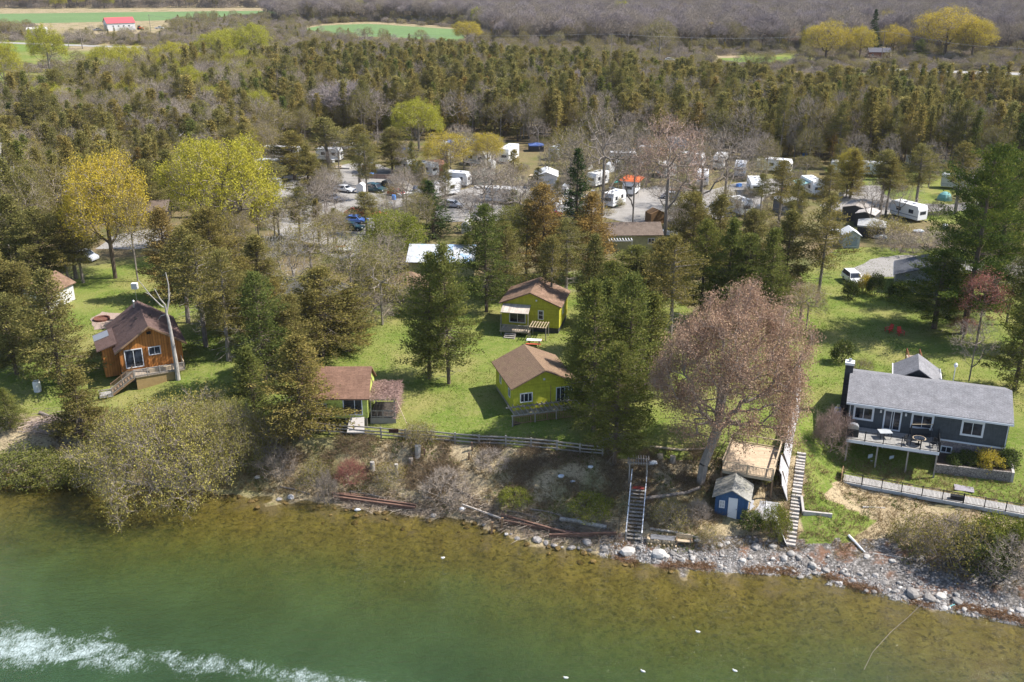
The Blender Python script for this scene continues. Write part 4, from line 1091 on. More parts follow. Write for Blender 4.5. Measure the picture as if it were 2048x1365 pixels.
W_CEDARY = boards('cedar_board_siding_side', (.42, .17, .045), .3, 'y', .35, var=.22, ratio=.12)
W_LIME = boards('lime_lap_siding', (.46, .52, .13), .18, 'z', .72, var=.06, ratio=.08)
W_CHART = boards('chartreuse_lap_siding', (.52, .51, .05), .18, 'z', .68, var=.07, ratio=.09)
W_CHART2 = boards('olive_yellow_lap_siding', (.47, .44, .05), .18, 'z', .7, var=.07, ratio=.09)
W_BLUE = boards('slate_blue_siding', (.072, .085, .098), .15, 'z', .72, var=.06, ratio=.1)
W_NAVY = boards('blue_panel_siding', (.045, .10, .21), .3, 'xy', .7, var=.06, ratio=.05)
W_GREY = boards('grey_siding', (.25, .26, .275), .15, 'z', .75, var=.06, ratio=.08)
W_PALE = boards('pale_grey_siding', (.44, .47, .52), .2, 'z', .82, var=.05, ratio=.06)
W_BEIGE = boards('beige_siding', (.34, .33, .19), .18, 'z', .8, var=.06, ratio=.08)
W_WHITE = boards('white_siding', (.62, .62, .62), .18, 'z', .85, var=.04, ratio=.06)
TRIM = plain('white_trim', (.70, .71, .73), .5, .05); WTRIM = plain('bluish_white_trim', (.62, .66, .72), .5, .05)
FOUND = plain('concrete_foundation', (.30, .27, .22), .9, .2); STONE = stones('stone_foundation', (.20, .165, .17), (.30, .26, .25), (.12, .115, .12))
GLASS = glassy('window_glass'); DARKIN = plain('dark_opening', (.02, .018, .016), .9)
BLACK = plain('black_metal', (.022, .024, .028), .5, .1); WOOD = boards('weathered_deck_boards', (.40, .33, .26), .14, 'x', .45, var=.18, ratio=.1)
WOODG = boards('grey_deck_boards', (.40, .385, .37), .14, 'x', .5, var=.14, ratio=.1); WOODY = boards('grey_cross_boards', (.37, .36, .345), .14, 'y', .5, var=.14, ratio=.1)
TIMB = plain('brown_timber', (.25, .16, .095), .8, .25); TIMG = plain('grey_timber', (.30, .275, .25), .85, .25); TIML = plain('pale_timber', (.45, .36, .25), .8, .2)
REDW = plain('red_brown_timber', (.24, .085, .05), .8, .2); CONC = plain('pale_concrete', (.44, .41, .385), .9, .14, 3); CONCG = plain('grey_concrete', (.33, .325, .32), .9, .14, 3)
METAL = plain('grey_steel', (.42, .43, .45), .4, .1, metal=.6)

def roof_slabs(mb, w, d, ze, zr, ridge, ohx, ohy, th=.14, x0=0, y0=0):
    """two sloping slabs; ridge runs along 'x' or 'y'"""
    X0, X1, Y0, Y1 = x0-ohx, x0+w+ohx, y0-ohy, y0+d+ohy
    if ridge == 'x':
        m = y0 + d/2; k = (zr-ze)/(d/2); e = ze - k*ohy
        A = [[(X0,Y0,e),(X1,Y0,e),(X1,m,zr),(X0,m,zr)], [(X1,Y1,e),(X0,Y1,e),(X0,m,zr),(X1,m,zr)]]
    else:
        m = x0 + w/2; k = (zr-ze)/(w/2); e = ze - k*ohx
        A = [[(X0,Y1,e),(X0,Y0,e),(m,Y0,zr),(m,Y1,zr)], [(X1,Y0,e),(X1,Y1,e),(m,Y1,zr),(m,Y0,zr)]]
    for q in A:
        mb.hexa([(p[0], p[1], p[2]+.02) for p in q] + [(p[0], p[1], p[2]+.02+th) for p in q])

def wall_prism(mb, w, d, z0, ze, zr, ridge, x0=0, y0=0):
    if ridge == 'y': mb.extr([(x0, z0), (x0+w, z0), (x0+w, ze), (x0+w/2, zr), (x0, ze)], y0, y0+d)
    else:
        P = [(y0, z0), (y0+d, z0), (y0+d, ze), (y0+d/2, zr), (y0, ze)]; n = 5
        vs = [(x0, a, b) for a, b in P] + [(x0+w, a, b) for a, b in P]
        mb.add(vs, [tuple(range(n))[::-1], tuple(range(n, 2*n))] + [(i, (i+1) % n, n+(i+1) % n, n+i) for i in range(n)])

class Face:                                     # a wall plane: origin, direction along it, outward
    def __init__(s, o, d, n): s.o, s.d, s.n = Vector(o), Vector(d), Vector(n)
    def p(s, u, z, out): return s.o + s.d*u + s.n*out + Vector((0, 0, z))
    def box(s, mb, u0, u1, z0, z1, o0, o1):
        return mb.hexa([s.p(u0,z0,o1), s.p(u1,z0,o1), s.p(u1,z0,o0), s.p(u0,z0,o0), s.p(u0,z1,o1), s.p(u1,z1,o1), s.p(u1,z1,o0), s.p(u0,z1,o0)])

def window(par, F, u0, u1, z0, z1, fm=None, fw=.11, mull=(), bars=(), name='window', gm=None, out=.06):
    m = MB(); fm = fm or TRIM
    F.box(m, u0, u1, z0, z0+fw, 0, out); F.box(m, u0, u1, z1-fw, z1, 0, out)
    F.box(m, u0, u0+fw, z0+fw, z1-fw, 0, out); F.box(m, u1-fw, u1, z0+fw, z1-fw, 0, out)
    for f in mull:
        c = u0 + (u1-u0)*f; F.box(m, c-.03, c+.03, z0+fw, z1-fw, 0, out*.8)
    for f in bars:
        c = z0 + (z1-z0)*f; F.box(m, u0+fw, u1-fw, c-.025, c+.025, 0, out*.7)
    o = m.build(name, fm, par)
    g = MB(); F.box(g, u0+fw*.8, u1-fw*.8, z0+fw*.8, z1-fw*.8, 0, .022); g.build('pane', gm or GLASS, o)
    return o

def railing(par, pts, h=1.05, post=1.9, bal=.13, mat=None, bw=.022, pw=.08, rw=.06, name='railing', endpost=True):
    m = MB(); pts = [Vector(p) for p in pts]; Z = Vector((0, 0, 1))
    for a, b in zip(pts, pts[1:]):
        d = b - a; L = d.length; n = max(1, round(L/post)); nb = max(2, int(L/bal))
        for i in range(n+1):
            q = a + d*(i/n); m.bar(q - Z*.12, q + Z*(h+.08), pw)
        m.bar(a + Z*h, b + Z*h, rw, rw*.8); m.bar(a + Z*.1, b + Z*.1, rw*.8)
        for i in range(1, nb):
            q = a + d*(i/nb); m.bar(q + Z*.1, q + Z*(h-.01), bw)
    return m.build(name, mat or BLACK, par)

def pergola_top(m, x0, x1, y0, y1, z, n, w=.06, h=.12, axis='y', tail=.25):
    for i in range(n):
        if axis == 'y':
            x = x0 + (x1-x0)*i/(n-1); m.bar((x, y0-tail, z), (x, y1+tail, z), w, h)
        else:
            y = y0 + (y1-y0)*i/(n-1); m.bar((x0-tail, y, z), (x1+tail, y, z), w, h)

def posts(par, pts, w, mat, name='post'):
    for a, b in pts: MB().bar(a, b, w).build(name, mat, par)

# ---------------------------------------------------------------- log cabin
def log_cabin():
    R = empty('log_cabin', (-46.2, 109.05, 0), RAD(26), 'orange board cabin with a brown shingle gable roof and a wooden front deck', 'cabin')
    w, d = 7.1, 9.6
    m = MB(); wall_prism(m, w, d, .55, 3.1, 5.6, 'y'); m.build('wall', W_CEDAR, R)
    m = MB(); m.bx(.05, w-.05, .05, d-.05, -2.0, .548); m.build('foundation', FOUND, R)
    m = MB(); roof_slabs(m, w, d, 3.25, 5.68, 'y', .55, .55, .16)
    rf = auto_uv(m.build('roof', SH_BROWN, R))
    for x, y, zz in ((2.75, 4.6, 5.05), (4.35, 4.9, 5.1)):
        v = MB(); v.bx(x-.17, x+.17, y-.2, y+.2, zz, zz+.34); v.build('roof_vent', DARKIN, rf)
    v = MB(); v.tube([(3.0, 8.6, 5.1), (3.0, 8.6, 6.3)], .1, 8); v.lathe([(.16, 6.3), (.05, 6.45)], 8, (3.0, 8.6, 0)); v.build('chimney', METAL, rf)
    # lower wing on the left
    e = MB(); e.extr([(-1.75, -.6), (-.002, -.6), (-.002, 3.4), (-1.75, 2.92)], 2.0, 7.0); e.build('side_wing', W_CEDAR, R)
    e = MB(); e.hexa([(-2.35,1.5,2.88),(-.01,1.5,3.545),(-.01,7.4,3.545),(-2.35,7.4,2.88)] + [(-2.35,1.5,3.02),(-.01,1.5,3.685),(-.01,7.4,3.685),(-2.35,7.4,3.02)])
    auto_uv(e.build('wing_roof', SH_BROWN, R))
    e = MB(); e.hexa([(-2.36,4.9,3.05),(-.6,4.9,3.56),(-.6,6.98,3.56),(-2.36,6.98,3.05)] + [(-2.36,4.9,3.10),(-.6,4.9,3.61),(-.6,6.98,3.61),(-2.36,6.98,3.10)]); e.build('roof_panel', METAL, R)
    F = Face((0, 0, 0), (1, 0, 0), (0, -1, 0))
    window(R, F, .52, 2.56, .85, 3.18, TRIM, .1, (.5,), name='patio_door'); window(R, F, 3.24, 4.65, 2.08, 3.14, TRIM, .1, (.5,))
    for a, b_ in ((2.66, 2.84), (3.02, 3.14), (-.02, .12)):
        m = MB(); F.box(m, a, b_, .56, 3.2, 0, .08); m.build('corner_board', W_CEDARY, R)
    v = MB(); F.box(v, 3.3, 3.8, 4.75, 5.1, 0, .05); v.build('gable_vent', DARKIN, R)
    m = MB(); m.hexa([(-.55,-.62,3.0),(3.55,-.62,5.74),(3.55,-.56,5.74),(-.55,-.56,3.0)] + [(-.55,-.62,3.24),(3.55,-.62,5.96),(3.55,-.56,5.96),(-.55,-.56,3.24)])
    m.hexa([(3.55,-.62,5.74),(7.65,-.62,3.0),(7.65,-.56,3.0),(3.55,-.56,5.74)] + [(3.55,-.62,5.96),(7.65,-.62,3.24),(7.65,-.56,3.24),(3.55,-.56,5.96)]); m.build('bargeboard', TIMB, R)
    dk = MB().bx(1.15, 6.9, -2.3, -.01, .42, .55).build('deck', WOOD, R)
    m = MB(); m.bx(1.3, 5.6, -2.2, -2.14, -1.9, .4); m.build('deck_skirt', plain('tan_panel', (.36, .25, .115), .85, .2), dk)
    railing(dk, [(1.2, -2.25, .55), (6.85, -2.25, .55)], .85, 1.4, .15, TIMG, .04, .1, .09)
    railing(dk, [(6.85, -2.25, .55), (6.85, -.1, .55)], .85, 2, .15, TIML, .04, .1, .09)
    MB().bx(2.9, 5.5, -1.7, -1.2, .56, 1.0).build('deck_bench', TIML, dk)
    s = MB()
    for i in range(8): s.bx(1.12-.32*(i+1), 1.14-.32*i, -2.3, -1.0, .3-.2*i, .36-.2*i)
    s.bar((1.1,-2.28,.4), (-1.5,-2.28,-1.25), .06, .22); s.bar((1.1,-1.02,.4), (-1.5,-1.02,-1.25), .06, .22)
    st = s.build('stairs', TIMB, R)
    railing(st, [(1.1,-2.28,.5), (-1.5,-2.28,-1.15)], .85, 1.3, .17, TIMG, .04, .09, .08); railing(st, [(1.1,-1.0,.5), (-1.5,-1.0,-1.15)], .85, 1.3, .17, TIMB, .04, .09, .08)
    MB().bx(-2.9, -1.5, -2.5, -.9, -1.32, -1.2).build('landing', WOODG, R)
    railing(R, [(-2.9,-2.45,-1.2), (-1.5,-2.45,-1.2)], .85, 1.4, .15, TIMG, .05, .1, .09)
    return R
log_cabin()

# ---------------------------------------------------------------- lime cottage with the rust roof
def lime_cottage():
    R = empty('lime_cottage', (-22.3, 96.4, 0), 0, 'lime green cottage with a plain rust coloured roof and a vine roofed side porch', 'cottage')
    m = MB(); wall_prism(m, 6.95, 5.8, .6, 2.9, 5.15, 'x'); m.build('wall', W_LIME, R)
    m = MB()
    for x in (.2, 2.3, 4.6, 6.7): m.bx(x-.12, x+.12, .15, .4, -1.2, .6); m.bx(x-.12, x+.12, 5.3, 5.55, -1.2, .6)
    for i in range(4): m.bar(((.2, 2.3, 4.6, 6.7)[i], .28, .5), ((.2, 2.3, 4.6, 6.7)[i], 5.4, .5), .12)
    m.bar((.2, .3, .5), (6.7, .3, .5), .12); m.build('pier', FOUND, R)
    m = MB(); roof_slabs(m, 6.95, 5.8, 3.0, 5.2, 'x', .25, .28, .14); auto_uv(m.build('roof', SH_RUST, R))
    F = Face((0, 0, 0), (1, 0, 0), (0, -1, 0))
    window(R, F, 4.36, 6.42, .95, 2.86, WTRIM, .09, (.6,), name='patio_door'); window(R, F, .5, 2.62, 1.05, 2.3, WTRIM, .09, (.5,))
    m = MB(); F2 = Face((6.95, 0, 0), (0, 1, 0), (1, 0, 0)); F2.box(m, 1.2, 2.2, 1.1, 2.4, 0, .05); m.build('side_window', GLASS, R)
    m = MB(); m.hexa([(4.9,-1.7,-.35),(6.75,-1.7,-.35),(6.55,-.02,.62),(5.0,-.02,.62)] + [(4.9,-1.7,-.25),(6.75,-1.7,-.25),(6.55,-.02,.74),(5.0,-.02,.74)]); m.build('entrance_ramp', CONC, R)
    # side porch
    px0, px1, py0, py1 = 7.05, 9.8, .9, 5.0
    MB().bx(px0, px1, py0, py1, .05, .2).build('porch_floor', plain('shade_toned_porch_boards', (.09, .075, .065), .9), R)  # floor colour darkened to carry the shade inside the covered porch
    posts(R, [((x, y, -.5), (x, y, 2.3)) for x in (px0+.1, px1-.1) for y in (py0+.1, py1-.1)], .11, TIMG, 'porch_post')
    m = MB()
    for i in range(9): m.bar((px0+.1+i*.32, py0-.35, 2.36), (px0+.1+i*.32, py1+.2, 2.42), .06, .12)
    for i in range(3): m.bar((px0, py0+.1+i*1.95, 2.27), (px1, py0+.1+i*1.95, 2.27), .08, .1)
    pr = m.build('porch_rafters', TIMG, R)
    rg = np.random.default_rng(3); n = 6500
    p = np.stack([rg.uniform(px0-.1, px1+.35, n), rg.uniform(py0-.45, py1+.3, n), 2.46 + rg.uniform(0, .28, n)], 1)
    side = rg.uniform(0, 1, n) < .16; p[side, 0] = px1 + rg.uniform(-.1, .35, side.sum()); p[side, 2] = rg.uniform(.1, 2.5, side.sum())
    q = p + rg.normal(size=(n, 3))*np.array([.3, .3, .1])
    link('porch_vine', face_mesh('porch_vine', [(ribbons(rg, p, q, .035), rg.uniform(0, 1, n), 0)], [barkmat('dry_vine', (.30, .20, .175))]), R)
    railing(R, [(px0+.1, py0+.05, .2), (px1-.1, py0+.05, .2)], .8, 1.4, .6, TIMG, .05, .08, .09, 'porch_railing')
    MB().bx(px0, px1, py0-.02, py0+.04, -.5, .18).build('porch_skirt', TIMG, R)
    posts(R, [((px1+.2, .6, 2.3), (px1+1.3, -.3, 0)), ((7.0, 5.0, 2.2), (6.98, 3.0, 4.4))], .06, TIML, 'brace')
lime_cottage()

# ---------------------------------------------------------------- near yellow cottage
def near_cottage():
    R = empty('yellow_cottage', (.15, 98.4, 0), RAD(16), 'bright yellow-green cottage with a tan hip of roof and a trellis along its lake side', 'cottage')
    w, d = 6.9, 7.2
    m = MB(); wall_prism(m, w, d, .5, 3.1, 4.75, 'y'); m.build('wall', W_CHART, R)
    MB().bx(.06, w-.06, .06, d-.06, -2, .498).build('foundation', FOUND, R)
    m = MB(); roof_slabs(m, w, d, 3.28, 4.86, 'y', .4, .45, .15); auto_uv(m.build('roof', SH_TAN, R))
    F = Face((0, 0, 0), (1, 0, 0), (0, -1, 0)); L = Face((0, 0, 0), (0, 1, 0), (-1, 0, 0))
    window(R, F, .74, 2.16, 1.36, 2.48, TRIM, .1, (.33, .66)); window(R, F, 4.84, 6.66, .95, 2.7, WTRIM, .09, (.28, .55, .8), name='patio_door')
    window(R, L, 1.2, 1.9, 1.5, 2.5, TRIM, .08); window(R, L, 4.8, 5.5, 1.6, 2.6, TRIM, .08)
    v = MB(); F.box(v, 3.35, 3.55, 3.75, 3.95, 0, .12); v.build('gable_lamp', TRIM, R)
    v = MB(); F.box(v, 4.2, 4.26, .5, 3.0, 0, .05); v.build('downpipe', TIMB, R)
    dk = MB().bx(-.6, 6.9, -2.25, -.02, -.16, -.04).build('deck', plain('shade_toned_deck', (.075, .06, .05), .9), R)  # shade under the trellis is put into the dark deck colour
    railing(dk, [(-.55, -2.2, -.04), (6.85, -2.2, -.04)], .85, 1.9, .2, TIMB, .04, .08, .08)
    m = MB(); pergola_top(m, -.6, 7.0, -2.4, -.1, 1.15, 15, .045, .1, 'y', .3); m.bar((-.9, -2.3, 1.04), (7.2, -2.3, 1.04), .09, .14); m.bar((-.9, -.25, 1.04), (7.2, -.25, 1.04), .09, .14)
    m.build('trellis', TIMG, R)
    posts(R, [((x, -2.3, gz), (x, -2.3, 1.0)) for x, gz in ((-.75, -1.6), (1.75, -1.6), (4.15, -1.8), (6.7, -1.9))], .11, TIMG, 'trellis_post')
near_cottage()

# ---------------------------------------------------------------- far yellow cottage
def far_cottage():
    R = empty('yellow_cottage', (-1.33, 124.9, 0), RAD(-13), 'olive yellow cottage with a low pitched tan roof, porch awning and slatted pergola', 'cottage')
    w, d = 7.7, 6.2
    m = MB(); wall_prism(m, w, d, .75, 3.65, 5.3, 'y'); m.build('wall', W_CHART2, R)
    MB().bx(.08, w-.08, .08, d-.08, -.4, .748).build('foundation', plain('dark_skirting', (.06, .06, .06), .9), R)
    m = MB(); roof_slabs(m, w, d, 3.8, 5.38, 'y', .35, .4, .15); auto_uv(m.build('roof', SH_TAN2, R))
    F = Face((0, 0, 0), (1, 0, 0), (0, -1, 0)); E = Face((w, 0, 0), (0, 1, 0), (1, 0, 0))
    window(R, F, 4.87, 5.63, 1.8, 3.08, TRIM, .1, (), (.5,)); window(R, F, 1.0, 3.22, 1.1, 2.75, TRIM, .1, (.5,), name='patio_door')
    window(R, E, 2.2, 3.2, 1.9, 3.0, TRIM, .1)
    v = MB(); F.box(v, 4.55, 4.75, 4.3, 4.5, 0, .12); v.build('gable_lamp', TRIM, R)
    m = MB(); m.hexa([(.3,-2.1,3.12),(4.0,-2.1,3.12),(3.9,-.02,3.62),(.2,-.02,3.62)] + [(.3,-2.1,3.2),(4.0,-2.1,3.2),(3.9,-.02,3.7),(.2,-.02,3.7)]); m.build('awning', boards('pale_awning_slats', (.50, .44, .38), .3, 'x', .6, var=.2), R)
    posts(R, [((.35, -2.0, -.3), (.35, -2.0, 3.14)), ((3.95, -2.0, -.3), (3.95, -2.0, 3.14))], .1, TIMG, 'awning_post')
    MB().bx(.2, 4.1, -2.3, -.02, .55, .7).build('porch', WOOD, R)
    railing(R, [(.3, -2.2, .7), (4.0, -2.2, .7)], .85, 1.8, .3, TIMG, .04, .08, .08, 'porch_railing')
    s = MB()
    for i in range(4): s.bx(1.0, 2.4, -2.62-.3*i, -2.32-.3*i, .36-.16*i, .44-.16*i)
    s.bar((1.0, -2.3, .4), (1.0, -3.5, -.2), .06, .2); s.bar((2.4, -2.3, .4), (2.4, -3.5, -.2), .06, .2); s.build('steps', TIMG, R)
    m = MB(); pergola_top(m, 4.4, 6.5, -3.0, -1.0, 1.85, 7, .06, .1, 'y', .25); m.bar((4.3, -2.9, 1.76), (6.6, -2.9, 1.76), .08, .1); m.bar((4.3, -1.0, 1.76), (6.6, -1.0, 1.76), .08, .1)
    m.build('pergola', TIML, R); posts(R, [((x, y, -.2), (x, y, 1.74)) for x in (4.4, 6.5) for y in (-2.9, -1.0)], .09, TIMG, 'pergola_post')
far_cottage()

# ---------------------------------------------------------------- blue bungalow
def bungalow():
    R = empty('blue_bungalow', (35.1, 95.42, 0), RAD(-19.65), 'long slate blue bungalow with a grey shingle roof and a raised lakeside deck', 'house')
    m = MB(); wall_prism(m, 15.4, 8.65, .0, 2.85, 4.35, 'x', .3, .45); m.build('wall', W_BLUE, R)
    MB().bx(.35, 15.65, .5, 9.05, -3.6, -.003).build('foundation', STONE, R)
    m = MB(); roof_slabs(m, 15.4, 8.65, 2.98, 4.46, 'x', .3, .45, .14, .3, .45); auto_uv(m.build('roof', SH_GREY, R))
    F = Face((0, .45, 0), (1, 0, 0), (0, -1, 0)); B = Face((0, .5, 0), (1, 0, 0), (0, -1, 0))
    m = MB(); m.bx(0, 16, -.09, -.01, 2.72, 2.92); m.build('gutter', WTRIM, R)
    m = MB(); m.bx(.3, 15.7, .38, .449, -.1, .06); m.build('skirt_board', WTRIM, R)
    window(R, F, .8, 2.86, .93, 2.52, WTRIM, .2, (.5,)); window(R, F, 6.5, 8.68, .85, 2.55, WTRIM, .2, (.5,)); window(R, F, 11.3, 13.46, .8, 2.5, WTRIM, .2, (.5,))
    window(R, F, 3.82, 5.6, .2, 2.52, WTRIM, .16, (.44, .56), name='french_door')
    window(R, B, 9.75, 10.85, -1.46, -.7, WTRIM, .1, (.5,)); window(R, B, 13.4, 14.55, -1.5, -.72, WTRIM, .1, (.5,)); window(R, B, 2.2, 4.2, -2.7, -.7, WTRIM, .1, (.5,))
    for x in (3.5, 5.95):
        v = MB(); F.box(v, x-.09, x+.09, 2.1, 2.4, 0, .16); v.build('wall_lamp', TRIM, R)
    posts(R, [((.45, .3, -3), (.45, .3, 2.7)), ((15.6, .3, -1.6), (15.6, .3, 2.7))], .07, WTRIM, 'downpipe')
    c = MB(); c.bx(-.55, .28, 4.4, 5.3, -1, 5.35); ch = c.build('chimney', boards('dark_chimney_siding', (.06, .065, .075), .15, 'z', .7), R)
    c = MB(); c.bx(-.62, .35, 4.33, 5.37, 5.35, 5.62); c.build('chimney_cap', TRIM, ch)
    c = MB(); c.tube([(-.13, 4.85, 5.62), (-.13, 4.85, 5.95)], .16, 8); c.build('flue', METAL, ch)
    # rear porch gable
    m = MB(); wall_prism(m, 4.4, 3.6, .0, 2.7, 4.1, 'y', 4.9, 8.6 + .52); m.build('rear_porch', W_BLUE, R)
    m = MB(); roof_slabs(m, 4.4, 4.4, 2.8, 4.2, 'y', .3, .25, .12, 4.9, 8.6); auto_uv(m.build('rear_porch_roof', SH_GREY, R))
    m = MB(); m.bx(4.5, 4.6, 8.6, 13.3, 2.62, 2.8); m.bx(9.6, 9.7, 8.6, 13.3, 2.62, 2.8); m.build('porch_gutter', TRIM, R)
    # deck
    dk = MB().bx(.4, 9.35, -2.95, .44, -.06, .08).build('deck', WOODY, R)
    MB().bx(.4, 9.35, -3.02, -2.955, -.22, .09).build('deck_fascia', WTRIM, dk)
    railing(dk, [(.46, -2.9, .08), (9.3, -2.9, .08)], 1.05, 1.85, .12, BLACK, .022, .09, .06); railing(dk, [(9.3, -2.9, .08), (9.3, .3, .08)], 1.05, 1.7, .12, BLACK, .022, .08, .06)
    railing(dk, [(.46, -2.9, .08), (.46, .3, .08)], 1.05, 1.7, .12, BLACK, .022, .08, .06)
    posts(dk, [((x, -2.8, -3.6), (x, -2.8, -.07)) for x in (.6, 3.55, 6.5, 9.2)], .15, TIMG, 'deck_post')
    return R
BUNG = bungalow()
def bl(x, y, z=0): return BUNG_M @ Vector((x, y, z))
BUNG_M = Matrix.Translation((35.1, 95.42, 0)) @ Matrix.Rotation(RAD(-19.65), 4, 'Z')

# ---------------------------------------------------------------- lower boardwalk
def boardwalk():
    a = U(1683, 964, -3.0); b = U(2048, 1031, -3.0); d = (b - a); L = d.length; yaw = math.atan2(d.y, d.x)
    R = empty('boardwalk', a, yaw, 'long grey boardwalk with a black baluster railing below the blue bungalow', 'boardwalk')
    L += 6
    MB().bx(0, L, .02, 1.7, -.1, .02).build('deck_floor', WOODG, R); MB().bx(-.04, L, -.05, .018, -.3, .03).build('fascia', plain('blue_grey_fascia', (.40, .45, .50), .6), R)
    railing(R, [(.06, .06, .02), (L-.1, .06, .02)], 1.05, 1.88, .12, BLACK, .022, .09, .06)
    x = .1
    while x < L: MB().bar((x, .2, -3), (x, .2, -.1), .14).build('pile', TIMB, R); x += 3.9
    MB().bx(-.12, -.05, -.06, 1.7, -.9, .95).build('end_board', TIMB, R)
boardwalk()

# ---------------------------------------------------------------- blue boat shed
def blue_shed():
    R = empty('blue_shed', (19.44, 83.57, 0), RAD(-17), 'deep blue lakeside shed with a white door and a mossy grey gable roof', 'shed')
    w, d = 3.04, 3.0
    m = MB(); wall_prism(m, w, d, -3.85, -1.5, -.62, 'y'); m.build('wall', W_NAVY, R)
    m = MB()
    for x in (.2, 2.84): m.bx(x-.1, x+.1, .1, 2.9, -5.0, -3.85)
    m.bar((.2, .3, -3.95), (2.84, .3, -3.95), .1); m.build('skid', TIMB, R)
    m = MB(); roof_slabs(m, w, d, -1.38, -.55, 'y', .3, .3, .1); auto_uv(m.build('roof', shingle('pale_mossy_shingles', (.36, .35, .32), (.30, .29, .26), .3, .14, (.16, .15, .09)), R))
    F = Face((0, 0, 0), (1, 0, 0), (0, -1, 0))
    m = MB(); F.box(m, 1.24, 2.1, -3.62, -1.4, 0, .06); dr = m.build('door', TRIM, R)
    MB().bx(2.0, 2.05, -.12, -.06, -2.6, -2.5).build('handle', BLACK, dr)
    window(R, F, .4, .92, -2.62, -1.82, TRIM, .07, (.5,), (.5,), gm=plain('curtained_glass', (.42, .44, .46), .3))
    Q = empty('side_platform', (19.44, 83.57, 0), RAD(-17), 'pale grey slatted platform leaning against the right side of the blue shed', 'platform')
    m = MB(); m.hexa([(3.2,.4,-3.7),(5.9,.6,-3.7),(5.9,2.9,-2.9),(3.2,2.7,-2.9)] + [(3.2,.4,-3.6),(5.9,.6,-3.6),(5.9,2.9,-2.8),(3.2,2.7,-2.8)]); m.build('slats', boards('pale_grey_slats', (.42, .42, .44), .18, 'y', .6, var=.15), Q)
    MB().bar((4.7, .42, -3.56), (4.7, 2.8, -2.76), .07).build('batten', TRIM, Q)
    posts(Q, [((x, y, -4.9), (x, y, z)) for x in (3.35, 5.75) for y, z in ((.7, -3.66), (2.6, -2.98))], .1, TIMG)
blue_shed()

# ---------------------------------------------------------------- timber deck on the bank
def bank_deck():
    z = -.55; P = [U(1443, 940, z), U(1545, 958, z), U(1563, 898, z), U(1458, 886, z)]
    R = empty('bank_deck', P[0], 0, 'square timber deck with a baluster rail on the bank above the blue shed', 'deck')
    q = [p - P[0] for p in P]; q[3] = q[0] + q[2] - q[1]
    dn = Vector((0, 0, -.1)); MB().hexa([p + dn for p in q] + q).build('deck_floor', boards('new_deck_boards', (.52, .40, .28), .14, 'y', .6, var=.15), R)
    railing(R, [q[0], q[1]], .95, 2.3, .14, TIML, .035, .1, .09); railing(R, [q[1], q[2]], .95, 2.3, 9, TIML, .05, .14, .13, 'side_rail'); railing(R, [q[3], q[0]], .95, 2.3, .3, TIML, .035, .1, .09, 'side_rail')
    railing(R, [q[3], q[2]], .9, 2.3, 9, TIML, .05, .1, .1, 'rear_rail')
    for p in q: MB().bar(p + Vector((0, 0, -3)), p + dn, .14).build('deck_post', TIMB, R)
    MB().bar(q[0] + Vector((0, 0, -.2)), q[1] + Vector((0, 0, -.2)), .08, .22).build('rim_joist', TIML, R)
bank_deck()

# ---------------------------------------------------------------- sheds, cabins and roofs among the trees
def small_house(name, label, cat, loc, yaw, w, d, ze, zr, ridge, wm, rm, oh=.3, z0=-.3, door=None, wins=(), group=None):
    R = empty(name, loc, yaw, label, cat, group)
    m = MB(); wall_prism(m, w, d, z0, ze, zr, ridge); m.build('wall', wm, R)
    m = MB(); roof_slabs(m, w, d, ze+.1, zr+.06, ridge, oh, oh, .1); auto_uv(m.build('roof', rm, R))
    F = Face((0, 0, 0), (1, 0, 0), (0, -1, 0))
    if door:
        u0, u1, zt, mat = door; m = MB(); F.box(m, u0, (u0+u1)/2-.01, .05, zt, 0, .05); F.box(m, (u0+u1)/2+.01, u1, .05, zt, 0, .05); dr = m.build('door', mat, R)
        m = MB(); F.box(m, u0, u1, .3, .36, .051, .07); m.build('door_rail', TRIM, dr)
    for u0, u1, za, zb in wins: window(R, F, u0, u1, za, zb, TRIM, .08, (.5,))
    return R
small_house('garden_shed', 'small pale grey garden shed with double doors and a white gable roof', 'shed', U(1685, 497), RAD(-4), 2.75, 3.0, 2.15, 3.05, 'y', W_PALE, plain('white_metal_roof', (.68, .70, .72), .5, .05), .22, 0, (.45, 2.3, 1.9, plain('grey_blue_doors', (.25, .30, .38), .6)))
g = small_house('garage', 'grey garage with a slate shingle gable roof half hidden by the pines', 'garage', U(1787, 584), RAD(-20), 8.6, 7.0, 2.6, 4.1, 'y', W_GREY, SH_SLATE, .3, -.2, None, [(1.6, 3.0, 1.0, 2.1)])
MB().bx(-.36, -.30, -.3, 7.3, 2.40, 2.56).build('gutter', TRIM, g)
h_ = small_house('tan_roofed_cabin', 'pale cabin with a taupe roof and a white slatted awning beside the drive', 'cabin', U(1213, 503), RAD(2), 9.2, 6.5, 2.7, 4.0, 'x', W_BEIGE, SH_TAUPE, .3, -.2, None, [(6.9, 8.0, 1.2, 2.2)])
m = MB(); pergola_top(m, .2, 4.0, -1.6, -.25, 2.3, 9, .1, .14, 'y', .1); m.bar((.1, -1.6, 2.2), (4.1, -1.6, 2.2), .1, .12); m.build('awning', TRIM, h_)
posts(h_, [((x, -1.55, -.1), (x, -1.55, 2.15)) for x in (.2, 4.0)], .09, TRIM, 'awning_post')
small_house('pavilion', 'open timber pavilion with a brown shingle roof left of the round yellow maple', 'pavilion', U(262, 452), RAD(8), 6.4, 5.2, 2.7, 3.9, 'x', plain('dark_timber', (.05, .04, .035), .9), SH_TAUPE, .5, -.1)
small_house('grey_cottage', 'grey walled cottage with a tan roof cut off by the left trees', 'cottage', U(22, 622), RAD(-14), 5.6, 6.5, 2.5, 3.9, 'y', W_WHITE, SH_TAN2, .35, -.3, None, [(3.6, 4.7, 1.1, 2.1)])
